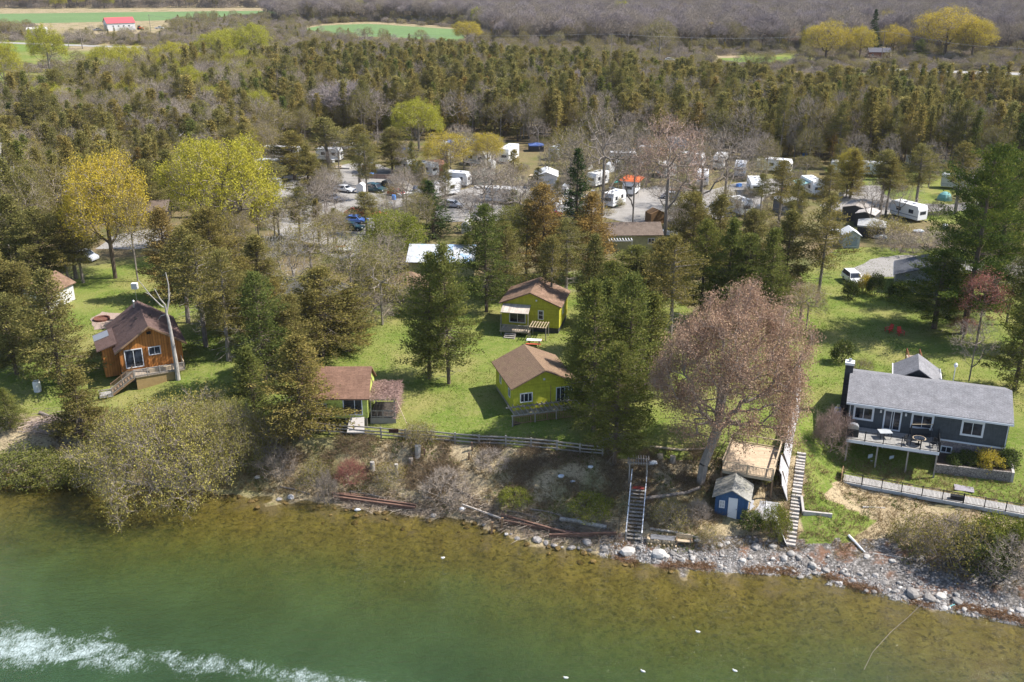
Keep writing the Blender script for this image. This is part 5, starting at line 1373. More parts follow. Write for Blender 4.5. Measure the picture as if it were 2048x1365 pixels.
small_house('grey_roofed_cottage', 'dark cottage with a weathered grey gable roof hidden behind cedars', 'cottage', U(560, 655), RAD(10), 9.5, 7.5, 2.7, 4.6, 'y', plain('dark_stained_wall', (.10, .10, .10), .85), SH_OLD, .5, -.3, None, [(6, 7.4, 1.2, 2.2)])
r_ = small_house('tarped_house', 'low house whose roof is covered with blue and silver tarpaulins', 'house', U(818, 560), RAD(-3), 9.8, 8.0, 2.8, 4.3, 'x', W_BEIGE, SH_OLD, .4, -.2)
t = NT('silver_blue_tarp'); v = t.coord('Object'); n1 = t.noise(v, .55, 4, .6, .5); n2 = t.noise(v, 2.2, 3)
TARP = t.done(t.bsdf(t.mix(t.ramp(n1, [(.55, 0), (.58, .8)]), t.ramp(n2, [(.3, (.40, .41, .42)), (.7, (.55, .57, .60))]), (.25, .40, .62)), .45, .4, bump=n2, bstr=.4, bdist=.1))
m = MB(); m.hexa([(-.35,-.45,2.9),(10.1,-.45,2.9),(10.1,4.0,4.54),(-.35,4.0,4.54)] + [(-.35,-.45,2.94),(10.1,-.45,2.94),(10.1,4.0,4.58),(-.35,4.0,4.58)]); m.hexa([(10.0,8.4,2.9),(-.2,8.4,2.9),(-.2,4.0,4.54),(10.0,4.0,4.54)] + [(10.0,8.4,2.94),(-.2,8.4,2.94),(-.2,4.0,4.585),(10.0,4.0,4.585)])
m.build('tarpaulin', TARP, r_)
def hip_house(name, label, cat, loc, yaw, w, d, ze, zr, wm, rm, oh=.4):
    R = empty(name, loc, yaw, label, cat)
    MB().bx(0, w, 0, d, -.3, ze).build('wall', wm, R)
    a = [(-oh,-oh,ze-.1),(w+oh,-oh,ze-.1),(w+oh,d+oh,ze-.1),(-oh,d+oh,ze-.1)]; k = d/2; r0, r1 = (min(k, w*.42), d/2, zr), (w-min(k, w*.42), d/2, zr)
    m = MB(); m.poly([a[0], a[1], r1, r0]); m.poly([a[1], a[2], r1]); m.poly([a[2], a[3], r0, r1]); m.poly([a[3], a[0], r0]); m.poly(a[::-1]); auto_uv(m.build('roof', rm, R))
    return R
hip_house('hip_roofed_cabin', 'low cabin with a tan hip roof in front of the tarp covered house', 'cabin', U(778, 605), RAD(2), 5.4, 4.4, 2.3, 3.9, W_BEIGE, SH_TAN)
b = small_house('barn', 'long white barn with a red metal roof across the fields at upper left', 'barn', U(216, 62.5), RAD(33), 17.0, 11, 4.6, 7.6, 'x', plain('white_barn_wall', (.62, .62, .63), .7, .05), plain('red_metal_roof', (.52, .10, .11), .5, .08), .4, -.2)
F = Face((0, 0, 0), (1, 0, 0), (0, -1, 0))
for u in (3, 6.2, 9.4, 12.6): window(b, F, u, u+1.2, 2.3, 3.3, TRIM, .12)
m = MB(); Face((0, 0, 0), (0, 1, 0), (-1, 0, 0)).box(m, 3, 8, .1, 3.6, 0, .06); m.build('barn_door', plain('blue_grey_door', (.25, .29, .38), .7), b)
small_house('farm_shed', 'low white shed left of the barn in the distance', 'shed', U(54, 71), RAD(12), 11, 6, 3.2, 4.2, 'x', W_WHITE, plain('pale_roof', (.5, .48, .46), .7), .2, -.1)
small_house('road_house', 'small red-brown house under the yellow trees by the back road', 'house', U(1738, 117), RAD(-8), 9.5, 7, 2.8, 4.4, 'x', plain('red_brown_wall', (.20, .09, .06), .8), plain('dark_roof', (.10, .10, .12), .8), .4, -.2, None, [(1, 2, 1, 2)])
# ================================================================== things: fences, stairs, vehicles, camp
def on(px, py, dz=0): p = G(px, py); p.z += dz; return p
def thing(name, mb, mat, label, cat, group=None, loc=(0, 0, 0), rz=0, **kw):
    o = mb.build(name, mat, **kw); o.location = loc; o.rotation_euler = (0, 0, rz); return tag(o, label, cat, group)

# split rail fence
def rail_fence():
    pts = [(560,862),(610,864),(660,868),(709,872),(763,876),(812,880),(862,883),(910,887),(958,891),(1012,893),(1062,898),(1114,903),(1160,909),(1205,913)]
    W = [G(*p) for p in pts]; o0 = W[0].copy()
    R = empty('rail_fence', o0, 0, 'weathered grey split rail fence along the top of the bank', 'fence')
    r = random.Random(4)
    for p in W:
        q = p - o0; MB().bar(q + Vector((0, 0, -.3)), q + Vector((r.uniform(-.06, .06), 0, 1.25)), .15).build('post', TIMG, R)
    for a, b in zip(W, W[1:]):
        a, b = a - o0, b - o0; m = MB()
        for z in (.3, .7, 1.08): m.bar(a + Vector((-.15, .03, z + r.uniform(-.05, .05))), b + Vector((.15, .03, z + r.uniform(-.05, .05))), .07, .13)
        m.build('rails', TIMG, R)
rail_fence()

# board fence panels, leaning, along the steps
def board_fence():
    pts = [(1602,752),(1600,790),(1598,826),(1592,850),(1586,880),(1582,907),(1577,940),(1573,975),(1574,1005)]
    W = [G(*p) for p in pts]; o0 = W[0].copy(); r = random.Random(8)
    R = empty('board_fence', o0, 0, 'tall grey board fence with leaning panels left of the concrete steps', 'fence')
    pm = boards('silvered_fence_boards', (.43, .42, .43), .15, 'z', .6, var=.15)
    for i, (a, b) in enumerate(zip(W, W[1:])):
        a, b = a - o0, b - o0; ln = Vector((-.3 - .3*r.random() - (.3 if i > 3 else 0), 0, 0))
        m = MB(); t = Vector((0, 0, 1.75)) + ln; e = Vector((.05, 0, 0)); g = (b-a)*.04; u = Vector((0, 0, .08))
        m.hexa([a+g+u, b-g+u, b-g+e+u, a+g+e+u, a+g+t, b-g+t, b-g+t+e, a+g+t+e]); m.build('panel', pm, R)
        MB().bar(a + Vector((.1, 0, -.3)), a + Vector((.1, 0, 1.8)) + ln, .1).build('post', TIMB, R)
    W2 = [(1556,1045),(1563,1068),(1575,1095)]; W2 = [G(*p) - o0 for p in W2]; m = MB()
    t = Vector((-.5, -.1, 1.0)); m.hexa([W2[0], W2[2], W2[2]+Vector((.06, 0, 0)), W2[0]+Vector((.06, 0, 0)), W2[0]+t, W2[2]+t*.5, W2[2]+t*.5+Vector((.06, 0, 0)), W2[0]+t+Vector((.06, 0, 0))]); m.build('fallen_panel', pm, R)
board_fence()

# concrete steps up the bank
def conc_steps():
    a = G(1603, 908); b = U(1580, 1100, -4.9); n = 27
    R = empty('concrete_steps', a, 0, 'straight flight of pale concrete steps from the beach beside the board fence', 'steps')
    d = b - a; f = Vector((d.x, d.y, 0)); L = f.length; f.normalize(); s = Vector((-f.y, f.x, 0)); z1 = -4.9 - a.z
    m = MB()
    for i in range(n):
        c = f*(L*i/n); e = f*(L*(i+.72)/n); z = gh(*(a + c + (e-c)*.5)[:2]) - a.z + .2; w = s*.44
        m.hexa([c-w+Vector((0,0,z-.5)), e-w+Vector((0,0,z-.5)), e+w+Vector((0,0,z-.5)), c+w+Vector((0,0,z-.5)), c-w+Vector((0,0,z)), e-w+Vector((0,0,z)), e+w+Vector((0,0,z)), c+w+Vector((0,0,z))])
    m.build('treads', CONC, R)
    m = MB(); z = Vector((0, 0, .18)); w = s*.48
    zz = Vector((0, 0, z1)); dd = Vector((0, 0, -.7))
    
    for i in range(n):
        c = f*(L*i/n); e = f*(L*(i+1)/n); za = Vector((0, 0, gh(*(a+c)[:2]) - a.z + .05)); zb = Vector((0, 0, gh(*(a+e)[:2]) - a.z + .05))
        m.hexa([c-w+za+dd, e-w+zb+dd, e+w+zb+dd, c+w+za+dd, c-w+za, e-w+zb, e+w+zb, c+w+za])
    m.build('stringer', plain('dark_risers', (.10, .08, .07), .9), R)
conc_steps()

# wooden lake stairs, arch
def lake_stairs():
    a = G(1276, 985) + Vector((0, 0, .35)); b = G(1267, 1084) + Vector((0, 0, .12)); d = b - a
    R = empty('lake_stairs', a, 0, 'wooden lake stairs with white stringers and a red mat on the top landing', 'stairs')
    f = Vector((d.x, d.y, 0)); L = f.length; f.normalize(); s = Vector((-f.y, f.x, 0)); n = 14
    for i in range(n):
        c = f*(L*(i+.1)/n); z = Vector((0, 0, d.z*(i+.5)/n)); e = c + f*.26; w = s*.66; t = Vector((0, 0, .06))
        MB().hexa([c-w+z, e-w+z, e+w+z, c+w+z, c-w+z+t, e-w+z+t, e+w+z+t, c+w+z+t]).build('tread', TIMG, R)
    for k, sg in enumerate((-1, 1)):
        MB().bar(s*.7*sg + Vector((0,0,-.1)), s*.7*sg + d + Vector((0, 0, -.1)), .07, .26).build('stringer', TIMG, R)
        MB().bar(s*.74*sg - f*1.6 + Vector((0, 0, 1.3)), s*.74*sg + d*1.0 + Vector((0, 0, .9)), .09, .09).build('handrail', TRIM, R)
        for q in (0, .5, 1): MB().bar(s*.74*sg + d*q - Vector((0,0,.4)), s*.74*sg + d*q + Vector((0, 0, .92)), .09).build('rail_post', TIMG, R)
    m = MB(); w = s*.62
    MB().hexa([-f*1.5-w+Vector((0,0,-.1)), f*.05-w+Vector((0,0,-.1)), f*.05+w+Vector((0,0,-.1)), -f*1.5+w+Vector((0,0,-.1)), -f*1.5-w, f*.05-w, f*.05+w, -f*1.5+w]).build('landing', TIMB, R)
    MB().hexa([-f*.6-w*.9+Vector((0,0,.004)), f*.02-w*.9+Vector((0,0,.004)), f*.02+w*.9+Vector((0,0,.004)), -f*.6+w*.9+Vector((0,0,.004)), -f*.6-w*.9+Vector((0,0,.03)), f*.02-w*.9+Vector((0,0,.03)), f*.02+w*.9+Vector((0,0,.03)), -f*.6+w*.9+Vector((0,0,.03))]).build('red_mat', plain('red_mat', (.36, .06, .05), .9, .25), R)
    p = G(1275, 962); A = empty('garden_arch', p, RAD(-6), 'wooden slatted garden arch at the head of the lake stairs', 'arch')
    posts(A, [((x, y, -.4), (x, y, 2.2)) for x in (-.85, .85) for y in (-.45, .45)], .1, TIMG)
    m = MB(); pergola_top(m, -1.0, 1.0, -.6, .6, 2.32, 9, .07, .12, 'y', .3); m.bar((-1.1, -.45, 2.22), (1.1, -.45, 2.22), .09, .12); m.bar((-1.1, .45, 2.22), (1.1, .45, 2.22), .09, .12); m.build('slats', TIMG, A)
    m = MB()
    for z in (.5, 1.0, 1.5): m.bar((-.85, -.45, z), (-.85, .45, z), .04); m.bar((.85, -.45, z), (.85, .45, z), .04)
    m.build('trellis', TIMG, A)
lake_stairs()

# ---- vehicles
def car(loc, rz, paint, label, cat, kind='sedan', group=None, name='parked_car'):
    R = empty(name, loc, rz, label, cat, group)      # nose along -Y
    L, W = {'sedan': (4.6, 1.8), 'suv': (4.7, 1.9), 'pickup': (5.6, 2.0), 'van': (4.9, 1.95)}[kind]
    hb = {'sedan': .92, 'suv': 1.08, 'pickup': 1.1, 'van': 1.15}[kind]; ht = {'sedan': 1.42, 'suv': 1.75, 'pickup': 1.85, 'van': 1.95}[kind]
    y0 = -L/2; gh_ = {'sedan': (.30, .40, .78, .92), 'suv': (.28, .40, .93, .99), 'pickup': (.27, .36, .58, .62), 'van': (.16, .32, .94, .99)}[kind]
    prof_ = [(0, .35), (0, .62), (.03, hb*.80), (gh_[0], hb), (gh_[3], hb), (.985, hb*.95), (1, .65), (1, .35)]
    def loft(P, w0, m, inset=0):
        vs = []; n = len(P)
        for sx in (-1, 1): vs += [(sx*w0(z), y0 + f*L, z) for f, z in P]
        m.add(vs, [tuple(range(n))[::-1], tuple(range(n, 2*n))] + [(i, (i+1) % n, n+(i+1) % n, n+i) for i in range(n)])
    m = MB(); loft(prof_, lambda z: W/2, m); body = m.build('body', paint, R, bevel=.09)
    cab = [(gh_[0], hb-.01), (gh_[1], ht-.06), (gh_[2], ht-.06), (gh_[3], hb-.01)]
    m = MB(); loft(cab, lambda z: W/2 - .06 - .20*(z-hb)/(ht-hb), m); m.build('windows', GLASS, R, bevel=.03)
    rf = [(gh_[1]-.005, ht-.09), (gh_[1]+.02, ht), (gh_[2]-.02, ht), (gh_[2]+.005, ht-.09)]
    m = MB(); loft(rf, lambda z: W/2 - .235, m); m.build('roof', paint, R, bevel=.02)
    m = MB()
    for f0, f1 in ((gh_[0], gh_[1]), (gh_[3], gh_[2])):
        for sx in (-1, 1): m.bar((sx*(W/2-.055), y0+f0*L, hb), (sx*(W/2-.25), y0+f1*L, ht-.05), .07)
    m.build('pillars', paint, R)
    if kind == 'pickup':
        m = MB(); m.bx(-W/2+.12, W/2-.12, y0+.64*L, y0+.96*L, hb-.03, hb+.012); m.build('truck_bed', BLACK, R)
    for sx in (-1, 1):
        for f in (.18, .80):
            m = MB(); m.lathe([(.2, -.11), (.34, -.11), (.345, .11), (.2, .11)], 14)
            w_ = m.build('wheel', plain('tyre_rubber', (.018, .018, .018), .9) if 'tyre_rubber' not in bpy.data.materials else bpy.data.materials['tyre_rubber'], R); w_.rotation_euler = (0, math.pi/2, 0); w_.location = (sx*(W/2-.1), y0+f*L, .34)
            m = MB(); m.lathe([(.05, -.12), (.19, -.115), (.19, .115), (.05, .12)], 10); m.build('rim', METAL, w_)
        m = MB(); m.bx(sx*W/2-.32*(sx > 0), sx*W/2+.32*(sx < 0), y0-.012, y0+.06, .62, .76); m.build('headlight', TRIM, R)
        m = MB(); m.bx(sx*(W/2-.02), sx*(W/2+.16), y0+gh_[0]*L+.35, y0+gh_[0]*L+.45, hb+.02, hb+.17); m.build('wing_mirror', paint, R)
    return R
P_WHITE = plain('white_car_paint', (.74, .75, .77), .25, .03, spec=.5); P_SILVER = plain('silver_car_paint', (.42, .44, .50), .25, .05, spec=.5); P_RED = plain('red_car_paint', (.48, .035, .04), .3, .08, spec=.5)
P_BLUE = plain('blue_car_paint', (.09, .20, .58), .3, .08, spec=.5); P_BLACK = plain('black_car_paint', (.015, .017, .02), .3, .1, spec=.5); P_TEAL = plain('dark_teal_paint', (.02, .06, .08), .35, .1)
car(U(1705, 566), RAD(4), P_WHITE, 'white sport utility car parked on the drive beside the round topiary bushes', 'car', 'suv')
car(U(166, 522), RAD(75), P_SILVER, 'silver blue minivan parked under the cedars at left', 'van', 'van', name='parked_van')
car(U(714, 432), RAD(80), P_RED, 'red car parked at the right end of the gravel lot', 'car', 'sedan')
car(U(748, 434), RAD(84), P_RED, 'second smaller looking red car half behind trees beside the blue car', 'car', 'sedan')
car(U(712, 446), RAD(78), P_BLUE, 'bright blue car just in front of the red car', 'car', 'sedan')
car(U(704, 460), RAD(76), P_TEAL, 'dark teal car in the shade below the blue car', 'car', 'sedan')
car(U(772, 378), RAD(70), P_BLACK, 'black pickup truck on the lane above the gravel lot', 'pickup', 'pickup', name='parked_pickup')
car(U(752, 384), RAD(60), P_TEAL, 'dark teal car left of the black pickup truck', 'car', 'suv')
car(U(797, 392), RAD(60), P_RED, 'dark red car between the black pickup and the white motor boat', 'car', 'sedan')
car(U(195, 62), RAD(85), P_SILVER, 'silver pickup truck parked left of the distant barn', 'pickup', 'pickup', name='parked_pickup')
car(U(319, 58.5), RAD(88), P_WHITE, 'white pickup truck parked right of the distant barn', 'pickup', 'pickup', name='parked_pickup')
car(U(1340, 122), RAD(80), P_WHITE, 'white car on the back road seen over the wood at right', 'car', 'sedan')
car(U(1365, 127), RAD(80), P_SILVER, 'silver car following the white one on the back road', 'car', 'sedan')
car(U(330, 292), RAD(60), P_WHITE, 'white car in a gap of the left wood', 'car', 'sedan')

# ---- trailers
WB = plain('white_trailer_skin', (.76, .77, .79), .4, .04, spec=.4); WB2 = plain('cream_trailer_skin', (.66, .64, .60), .45, .05); WB3 = plain('grey_trailer_skin', (.42, .44, .47), .45, .06); STRIPE = plain('grey_stripe', (.28, .30, .36), .5)
def trailer(px, py, rz, l, label, w=2.5, h=2.6, mat=None, step=0, awn=None, cat='camper', hitch=True, group=None):
    p = U(px, py); R = empty('camping_trailer', p, rz, label, cat, group); mat = mat or WB     # long axis Y, front at -Y
    P = [(-l/2, .5), (l/2, .5), (l/2, .5+h*.95), (l/2-.25, .5+h), (-l/2+.35, .5+h), (-l/2, .5+h*.72)]
    if step: P = [(-l/2, .5+step), (-l/2+1.8, .5+step), (-l/2+1.8, .5), (l/2, .5), (l/2, .5+h*.95), (l/2-.25, .5+h), (-l/2+.35, .5+h+.0), (-l/2, .5+h*.8)]
    m = MB(); n = len(P); vs = [(-w/2, a, b) for a, b in P] + [(w/2, a, b) for a, b in P]
    m.add(vs, [tuple(range(n))[::-1], tuple(range(n, 2*n))] + [(i, (i+1) % n, n+(i+1) % n, n+i) for i in range(n)]); m.build('body', mat, R, bevel=.05)
    for sx in (-1, 1):
        Fc = Face((sx*w/2, -l/2, 0), (0, 1, 0), (sx, 0, 0))
        for f in ((.18, .34), (.62, .78)): window(R, Fc, l*f[0], l*f[1], 1.55, 2.25, BLACK, .05, out=.03)
        m = MB(); Fc.box(m, 1.9 if step else .1, l-.1, 1.05, 1.2, 0, .012); m.build('stripe', STRIPE, R)
    m = MB(); Face((w/2, -l/2, 0), (0, 1, 0), (1, 0, 0)).box(m, l*.44, l*.44+.7, .6, 2.35, 0, .035); m.build('door', WB2, R)
    window(R, Face((-w/2, -l/2, 0), (1, 0, 0), (0, -1, 0)), w*.2, w*.8, 1.5 + step*.4, 2.1 + step*.2, BLACK, .05, out=.03)
    for f in (.3, .6): MB().bx(-.25, .25, -l/2+f*l, -l/2+f*l+.5, .5+h, .5+h+.14).build('roof_vent', STRIPE, R)
    for sx in (-1, 1):
        for dy in (-.4, .4):
            m = MB(); m.lathe([(.15, -.1), (.33, -.1), (.33, .1), (.15, .1)], 12); w_ = m.build('wheel', bpy.data.materials['tyre_rubber'], R); w_.rotation_euler = (0, math.pi/2, 0); w_.location = (sx*(w/2-.15), l*.1+dy, .33)
    if hitch and not step: MB().bar((0, -l/2-1.1, .45), (0, -l/2+.1, .5), .12).build('hitch', BLACK, R)
    if awn:
        sx, am = awn; m = MB(); m.hexa([(sx*w/2, -l*.3, 2.75), (sx*(w/2+2.3), -l*.3, 2.3), (sx*(w/2+2.3), l*.35, 2.3), (sx*w/2, l*.35, 2.75), (sx*w/2, -l*.3, 2.8), (sx*(w/2+2.3), -l*.3, 2.35), (sx*(w/2+2.3), l*.35, 2.35), (sx*w/2, l*.35, 2.8)]); m.build('awning', am, R)
        posts(R, [((sx*(w/2+2.2), y, 0), (sx*(w/2+2.2), y, 2.3)) for y in (-l*.28, l*.33)], .06, METAL, 'awning_post')
    return R
AW = plain('pale_canvas', (.52, .52, .50), .8, .1); AWR = plain('red_canvas', (.55, .12, .06), .8, .1); AWG = plain('green_canvas', (.05, .25, .20), .8, .1)
trailer(1815, 438, RAD(28), 6.6, 'white camper with two roof vents and side windows right of the tent shelters', step=.0)
trailer(1508, 388, RAD(-6), 7.2, 'white fifth-wheel camper with a grey front cap in the right of the camp', step=1.2)
trailer(1622, 388, RAD(8), 6.5, 'tall white camper with a blank grey side near the tent shelters', h=2.8, mat=WB, awn=(-1, plain('teal_canvas', (.25, .42, .42), .8)))
trailer(1918, 378, RAD(70), 7.4, 'grey white camper behind the white pines at right', mat=WB3)
trailer(1404, 372, RAD(-10), 6.8, 'white camper behind the leaning bare tree', step=1.1)
trailer(1440, 335, RAD(-20), 6.2, 'silver white camper at the rear of the camp behind the bare trees')
trailer(1382, 332, RAD(60), 6.0, 'half hidden white camper at the back of the camp between bare trees')
trailer(1228, 412, RAD(-35), 5.2, 'small white box trailer with dark windows left of the tan roofed cabin', w=2.4, h=2.4)
trailer(1245, 330, RAD(80), 6.4, 'white camper with a dark underside behind the orange roofed trailer')
trailer(1262, 388, RAD(-20), 5.4, 'white trailer under an orange roof with a green awning', awn=(-1, AWG))
m = MB(); m.hexa([(-2.2,-2.6,3.1),(2.2,-2.6,3.1),(2.2,2.6,3.1),(-2.2,2.6,3.1),(-1.5,-2.0,3.5),(1.5,-2.0,3.5),(1.5,2.0,3.5),(-1.5,2.0,3.5)])
cano = empty('orange_canopy', U(1262, 388), RAD(-20), 'bright orange canopy raised over a white trailer', 'canopy'); m.build('cover', plain('orange_canvas', (.62, .14, .045), .7, .08), cano)
posts(cano, [((x, y, 0), (x, y, 3.1)) for x in (-2.1, 2.1) for y in (-2.5, 2.5)], .07, METAL)
trailer(1018, 322, RAD(-18), 8.2, 'tall white motor coach standing end on behind the golden tree', h=3.0, mat=WB, hitch=False, cat='motor coach')
trailer(1118, 318, RAD(-35), 5.8, 'rounded silver camper behind the white cabin trailer', mat=WB3, h=2.7)
trailer(888, 392, RAD(-50), 6.6, 'white camper with a grey curved front right of the white boat', mat=WB)
trailer(565, 318, RAD(82), 9.0, 'long white mobile home at the left end of the camp', h=2.5, hitch=False, cat='mobile home')
trailer(557, 345, RAD(86), 9.4, 'long dark-sided mobile home with a white roof edge in front of the other one', mat=WB3, h=2.5, hitch=False, cat='mobile home')
trailer(335, 303, RAD(70), 5.5, 'white camper glimpsed through a gap in the left wood')
trailer(1092, 131, RAD(80), 8.5, 'white trailer glimpsed behind the wood at centre', h=3.2)
for a in ((1352, 300, 70, 6.0, 'white camper at the very back of the camp right of the grey bare trees'), (1300, 318, 80, 5.5, 'white camper with its side showing behind the rosy bare tree'), (1478, 428, 20, 5.0, 'white box trailer in front of the fifth-wheel camper'), (700, 312, 75, 6.5, 'white camper behind the picnic lawn'),
          (1165, 345, -30, 6.0, 'white camper right of the cabin trailer and left of the bare trees'), (955, 330, 60, 6.0, 'white camper between the blue tarp shelter and the motor coach'), (1690, 350, 75, 6.5, 'white camper at the back of the camp behind the tent shelters'), (855, 352, 50, 5.0, 'small white camper right of the orange hut'), (1000, 405, 70, 6.5, 'white camper on the lane in mid camp'), (1555, 345, 60, 6.0, 'white camper at the back between the two big campers at right')):
    trailer(a[0], a[1], RAD(a[2]), a[3], a[4])
for a in ((690, 384, 60, P_WHITE, 'white car parked at the middle of the gravel lot'), (664, 402, 62, P_SILVER, 'silver car at the left of the gravel lot'), (600, 400, 20, P_WHITE, 'white car by the left rim of the gravel lot'), (1345, 398, 70, P_SILVER, 'silver car on the camp lane right of the orange roof'), (1445, 415, 60, P_WHITE, 'white car on the lane under the leaning bare tree'), (905, 415, 75, P_SILVER, 'silver car below the grey-nosed camper'), (1060, 425, 80, P_WHITE, 'white car on the lane below the cabin trailer'), (1100, 432, 60, P_RED, 'dark red car on the lane left of the spruce')):
    car(U(a[0], a[1]), RAD(a[2]), a[3], a[4], 'car')
small_house('cabin_trailer', 'white cabin trailer with a front gable in mid camp left of the spruce', 'cabin', U(1070, 378), RAD(-3), 4.6, 5.5, 2.6, 3.5, 'y', W_WHITE, plain('white_roof_skin', (.68, .69, .70), .6, .05), .3, 0, (2.9, 3.9, 2.1, WB3))

def canopy(px, py, rz, w, d, ze, zr, mat, side, label, cat='tent', walls=True):
    R = empty('canopy_tent', U(px, py), rz, label, cat)
    posts(R, [((x, y, 0), (x, y, ze)) for x in (-w/2, w/2) for y in (-d/2, d/2)], .06, METAL)
    a = [(-w/2-.1,-d/2-.1,ze),(w/2+.1,-d/2-.1,ze),(w/2+.1,d/2+.1,ze),(-w/2-.1,d/2+.1,ze)]; t = (0, 0, zr); m = MB()
    for i in range(4):
        b, c = Vector(a[i]), Vector(a[(i+1) % 4]); q = (b+c)/2 - Vector((0, 0, .0)); mid = (q + Vector(t))/2 - Vector((0, 0, .16)); m.poly([b, c, mid]); m.poly([c, t, mid]); m.poly([t, b, mid])
        m.hexa([b+Vector((0,0,-.25)), c+Vector((0,0,-.25)), c*.985+Vector((0,0,-.25)), b*.985+Vector((0,0,-.25)), b, c, c*.985, b*.985])
    m.build('roof', mat, R)
    if walls:
        m = MB()
        for i in range(4):
            b, c = Vector(a[i])*.97, Vector(a[(i+1) % 4])*.97; b.z = c.z = ze-.25; m.hexa([Vector((b.x,b.y,.05)), Vector((c.x,c.y,.05)), Vector((c.x*.98,c.y*.98,.05)), Vector((b.x*.98,b.y*.98,.05)), b, c, Vector((c.x*.98,c.y*.98,ze-.25)), Vector((b.x*.98,b.y*.98,ze-.25))])
        m.build('side_walls', side, R)
    return R
SCR = plain('dark_mesh_wall', (.05, .05, .055), .9, .2); CANV = plain('grey_canvas', (.40, .40, .40), .8, .08)
canopy(1741, 470, RAD(-20), 4.6, 4.4, 2.1, 3.1, CANV, SCR, 'grey peaked gazebo tent with dark mesh walls behind the garden shed')
small_house('tent_shelter', 'long dark sided shelter with a pale flat gable top left of the peaked gazebo', 'shelter', U(1682, 440), RAD(-32), 4.6, 6.2, 2.3, 2.9, 'y', plain('dark_tarp_wall', (.085, .08, .078), .9, .2), plain('dusty_tarp', (.30, .27, .245), .9, .2), .1, 0)
small_house('tent_shelter', 'second dark shelter with a pale taupe top between the first one and the gazebo', 'shelter', U(1708, 452), RAD(-32), 3.4, 4.2, 2.2, 2.7, 'y', plain('dark_tarp_wall_b', (.07, .068, .07), .9, .2), plain('pale_tarp', (.42, .39, .37), .9, .15), .1, 0)
small_house('canvas_shelter', 'grey canvas shelter with a torn looking pale roof right of the fifth-wheel camper', 'shelter', U(1565, 432), RAD(10), 4.0, 4.6, 2.3, 2.9, 'y', plain('slate_tarp_wall', (.12, .135, .16), .9, .2), plain('mottled_pale_tarp', (.42, .42, .42), .9, .3, 3), .15, 0)
canopy(968, 366, RAD(10), 4.6, 4.0, 2.2, 3.2, plain('pale_green_canvas', (.36, .42, .36), .8), plain('pale_green_wall', (.30, .35, .31), .85), 'pale grey-green peaked tent left of the golden tree in mid camp')
canopy(924, 298, RAD(4), 7.0, 4.0, 2.0, 2.8, plain('blue_tarp', (.13, .25, .62), .5, .15), plain('blue_tarp_wall', (.10, .20, .52), .5, .2), 'wide bright blue tarpaulin shelter at the back of the camp', 'tarp shelter')
canopy(1072, 302, RAD(4), 3.6, 3.0, 1.6, 2.1, plain('navy_tarp', (.06, .10, .26), .6), SCR, 'small navy blue tarp shelter right of the motor coach', 'tarp shelter')
def dome_tent(px, py, r, mat, label):
    m = MB(); m.lathe([(r, 0), (r*.93, r*.4), (r*.7, r*.8), (r*.35, r*1.05), (.05, r*1.12)], 10); thing('dome_tent', m, mat, label, 'tent', loc=U(px, py))
dome_tent(1889, 400, 1.5, plain('teal_tent', (.16, .36, .36), .7), 'teal dome tent on the grass at the right of the camp')
dome_tent(746, 378, 1.3, plain('blue_tent', (.02, .09, .16), .7), 'dark blue dome cover left of the black pickup')
for i, (px, py) in enumerate([(808, 303), (820, 305)]):
    m = MB(); m.lathe([(.55, 0), (.62, .3), (.62, .9), (.55, 1.2)], 12); thing('water_drum', m, plain('blue_plastic', (.10, .28, .70), .4, .1) if i == 0 else plain('light_blue_plastic', (.16, .42, .75), .4, .1), ['deep blue drum at the back of the camp', 'lighter blue drum right of the deep blue one'][i], 'drum', loc=U(px, py))

def boat(loc, rz, mat, label, l=6.0, w=2.1, flip=False, screen=False):
    R = empty('boat', loc, rz, label, 'boat'); m = MB(); n = 9; vs = []; 
    for i in range(n):
        f = i/(n-1); hw = w/2*(1 - max(0, (f-.45)/.55)**2.2) + .02; y = -l/2 + f*l; zt = .9 + .25*f*f
        vs += [(-hw, y, zt), (-hw*.75, y, .35), (0, y, .12 + .3*f*f), (hw*.75, y, .35), (hw, y, zt), (hw*.8, y, zt-.02), (0, y, zt-.12), (-hw*.8, y, zt-.02)]
    fs = [(i*8+k, i*8+(k+1) % 8, (i+1)*8+(k+1) % 8, (i+1)*8+k) for i in range(n-1) for k in range(8)] + [tuple(range(8))[::-1], tuple((n-1)*8+k for k in range(8))]
    m.add(vs, fs); h = m.build('hull', mat, R, smooth=False)
    if screen: MB().hexa([(-.7,.2,.9),(.7,.2,.9),(.7,.3,.9),(-.7,.3,.9),(-.6,-.1,1.5),(.6,-.1,1.5),(.6,-.04,1.5),(-.6,-.04,1.5)]).build('windscreen', GLASS, R)
    if flip: R.rotation_euler[1] = math.pi; R.location = (loc[0], loc[1], loc[2] + 1.15)
    else: MB().bar((0, -l*.3, .2), (0, l*.55, .3), .1).build('trailer_bar', METAL, R)
    return R
boat(U(828, 392), RAD(-62), WB, 'white motor boat on a trailer right of the dark red car', 7.0, 2.3, screen=True)
boat(U(1331, 470), RAD(62), WB, 'white upturned boat right of the tan roofed cabin', 4.4, 1.5, flip=True)

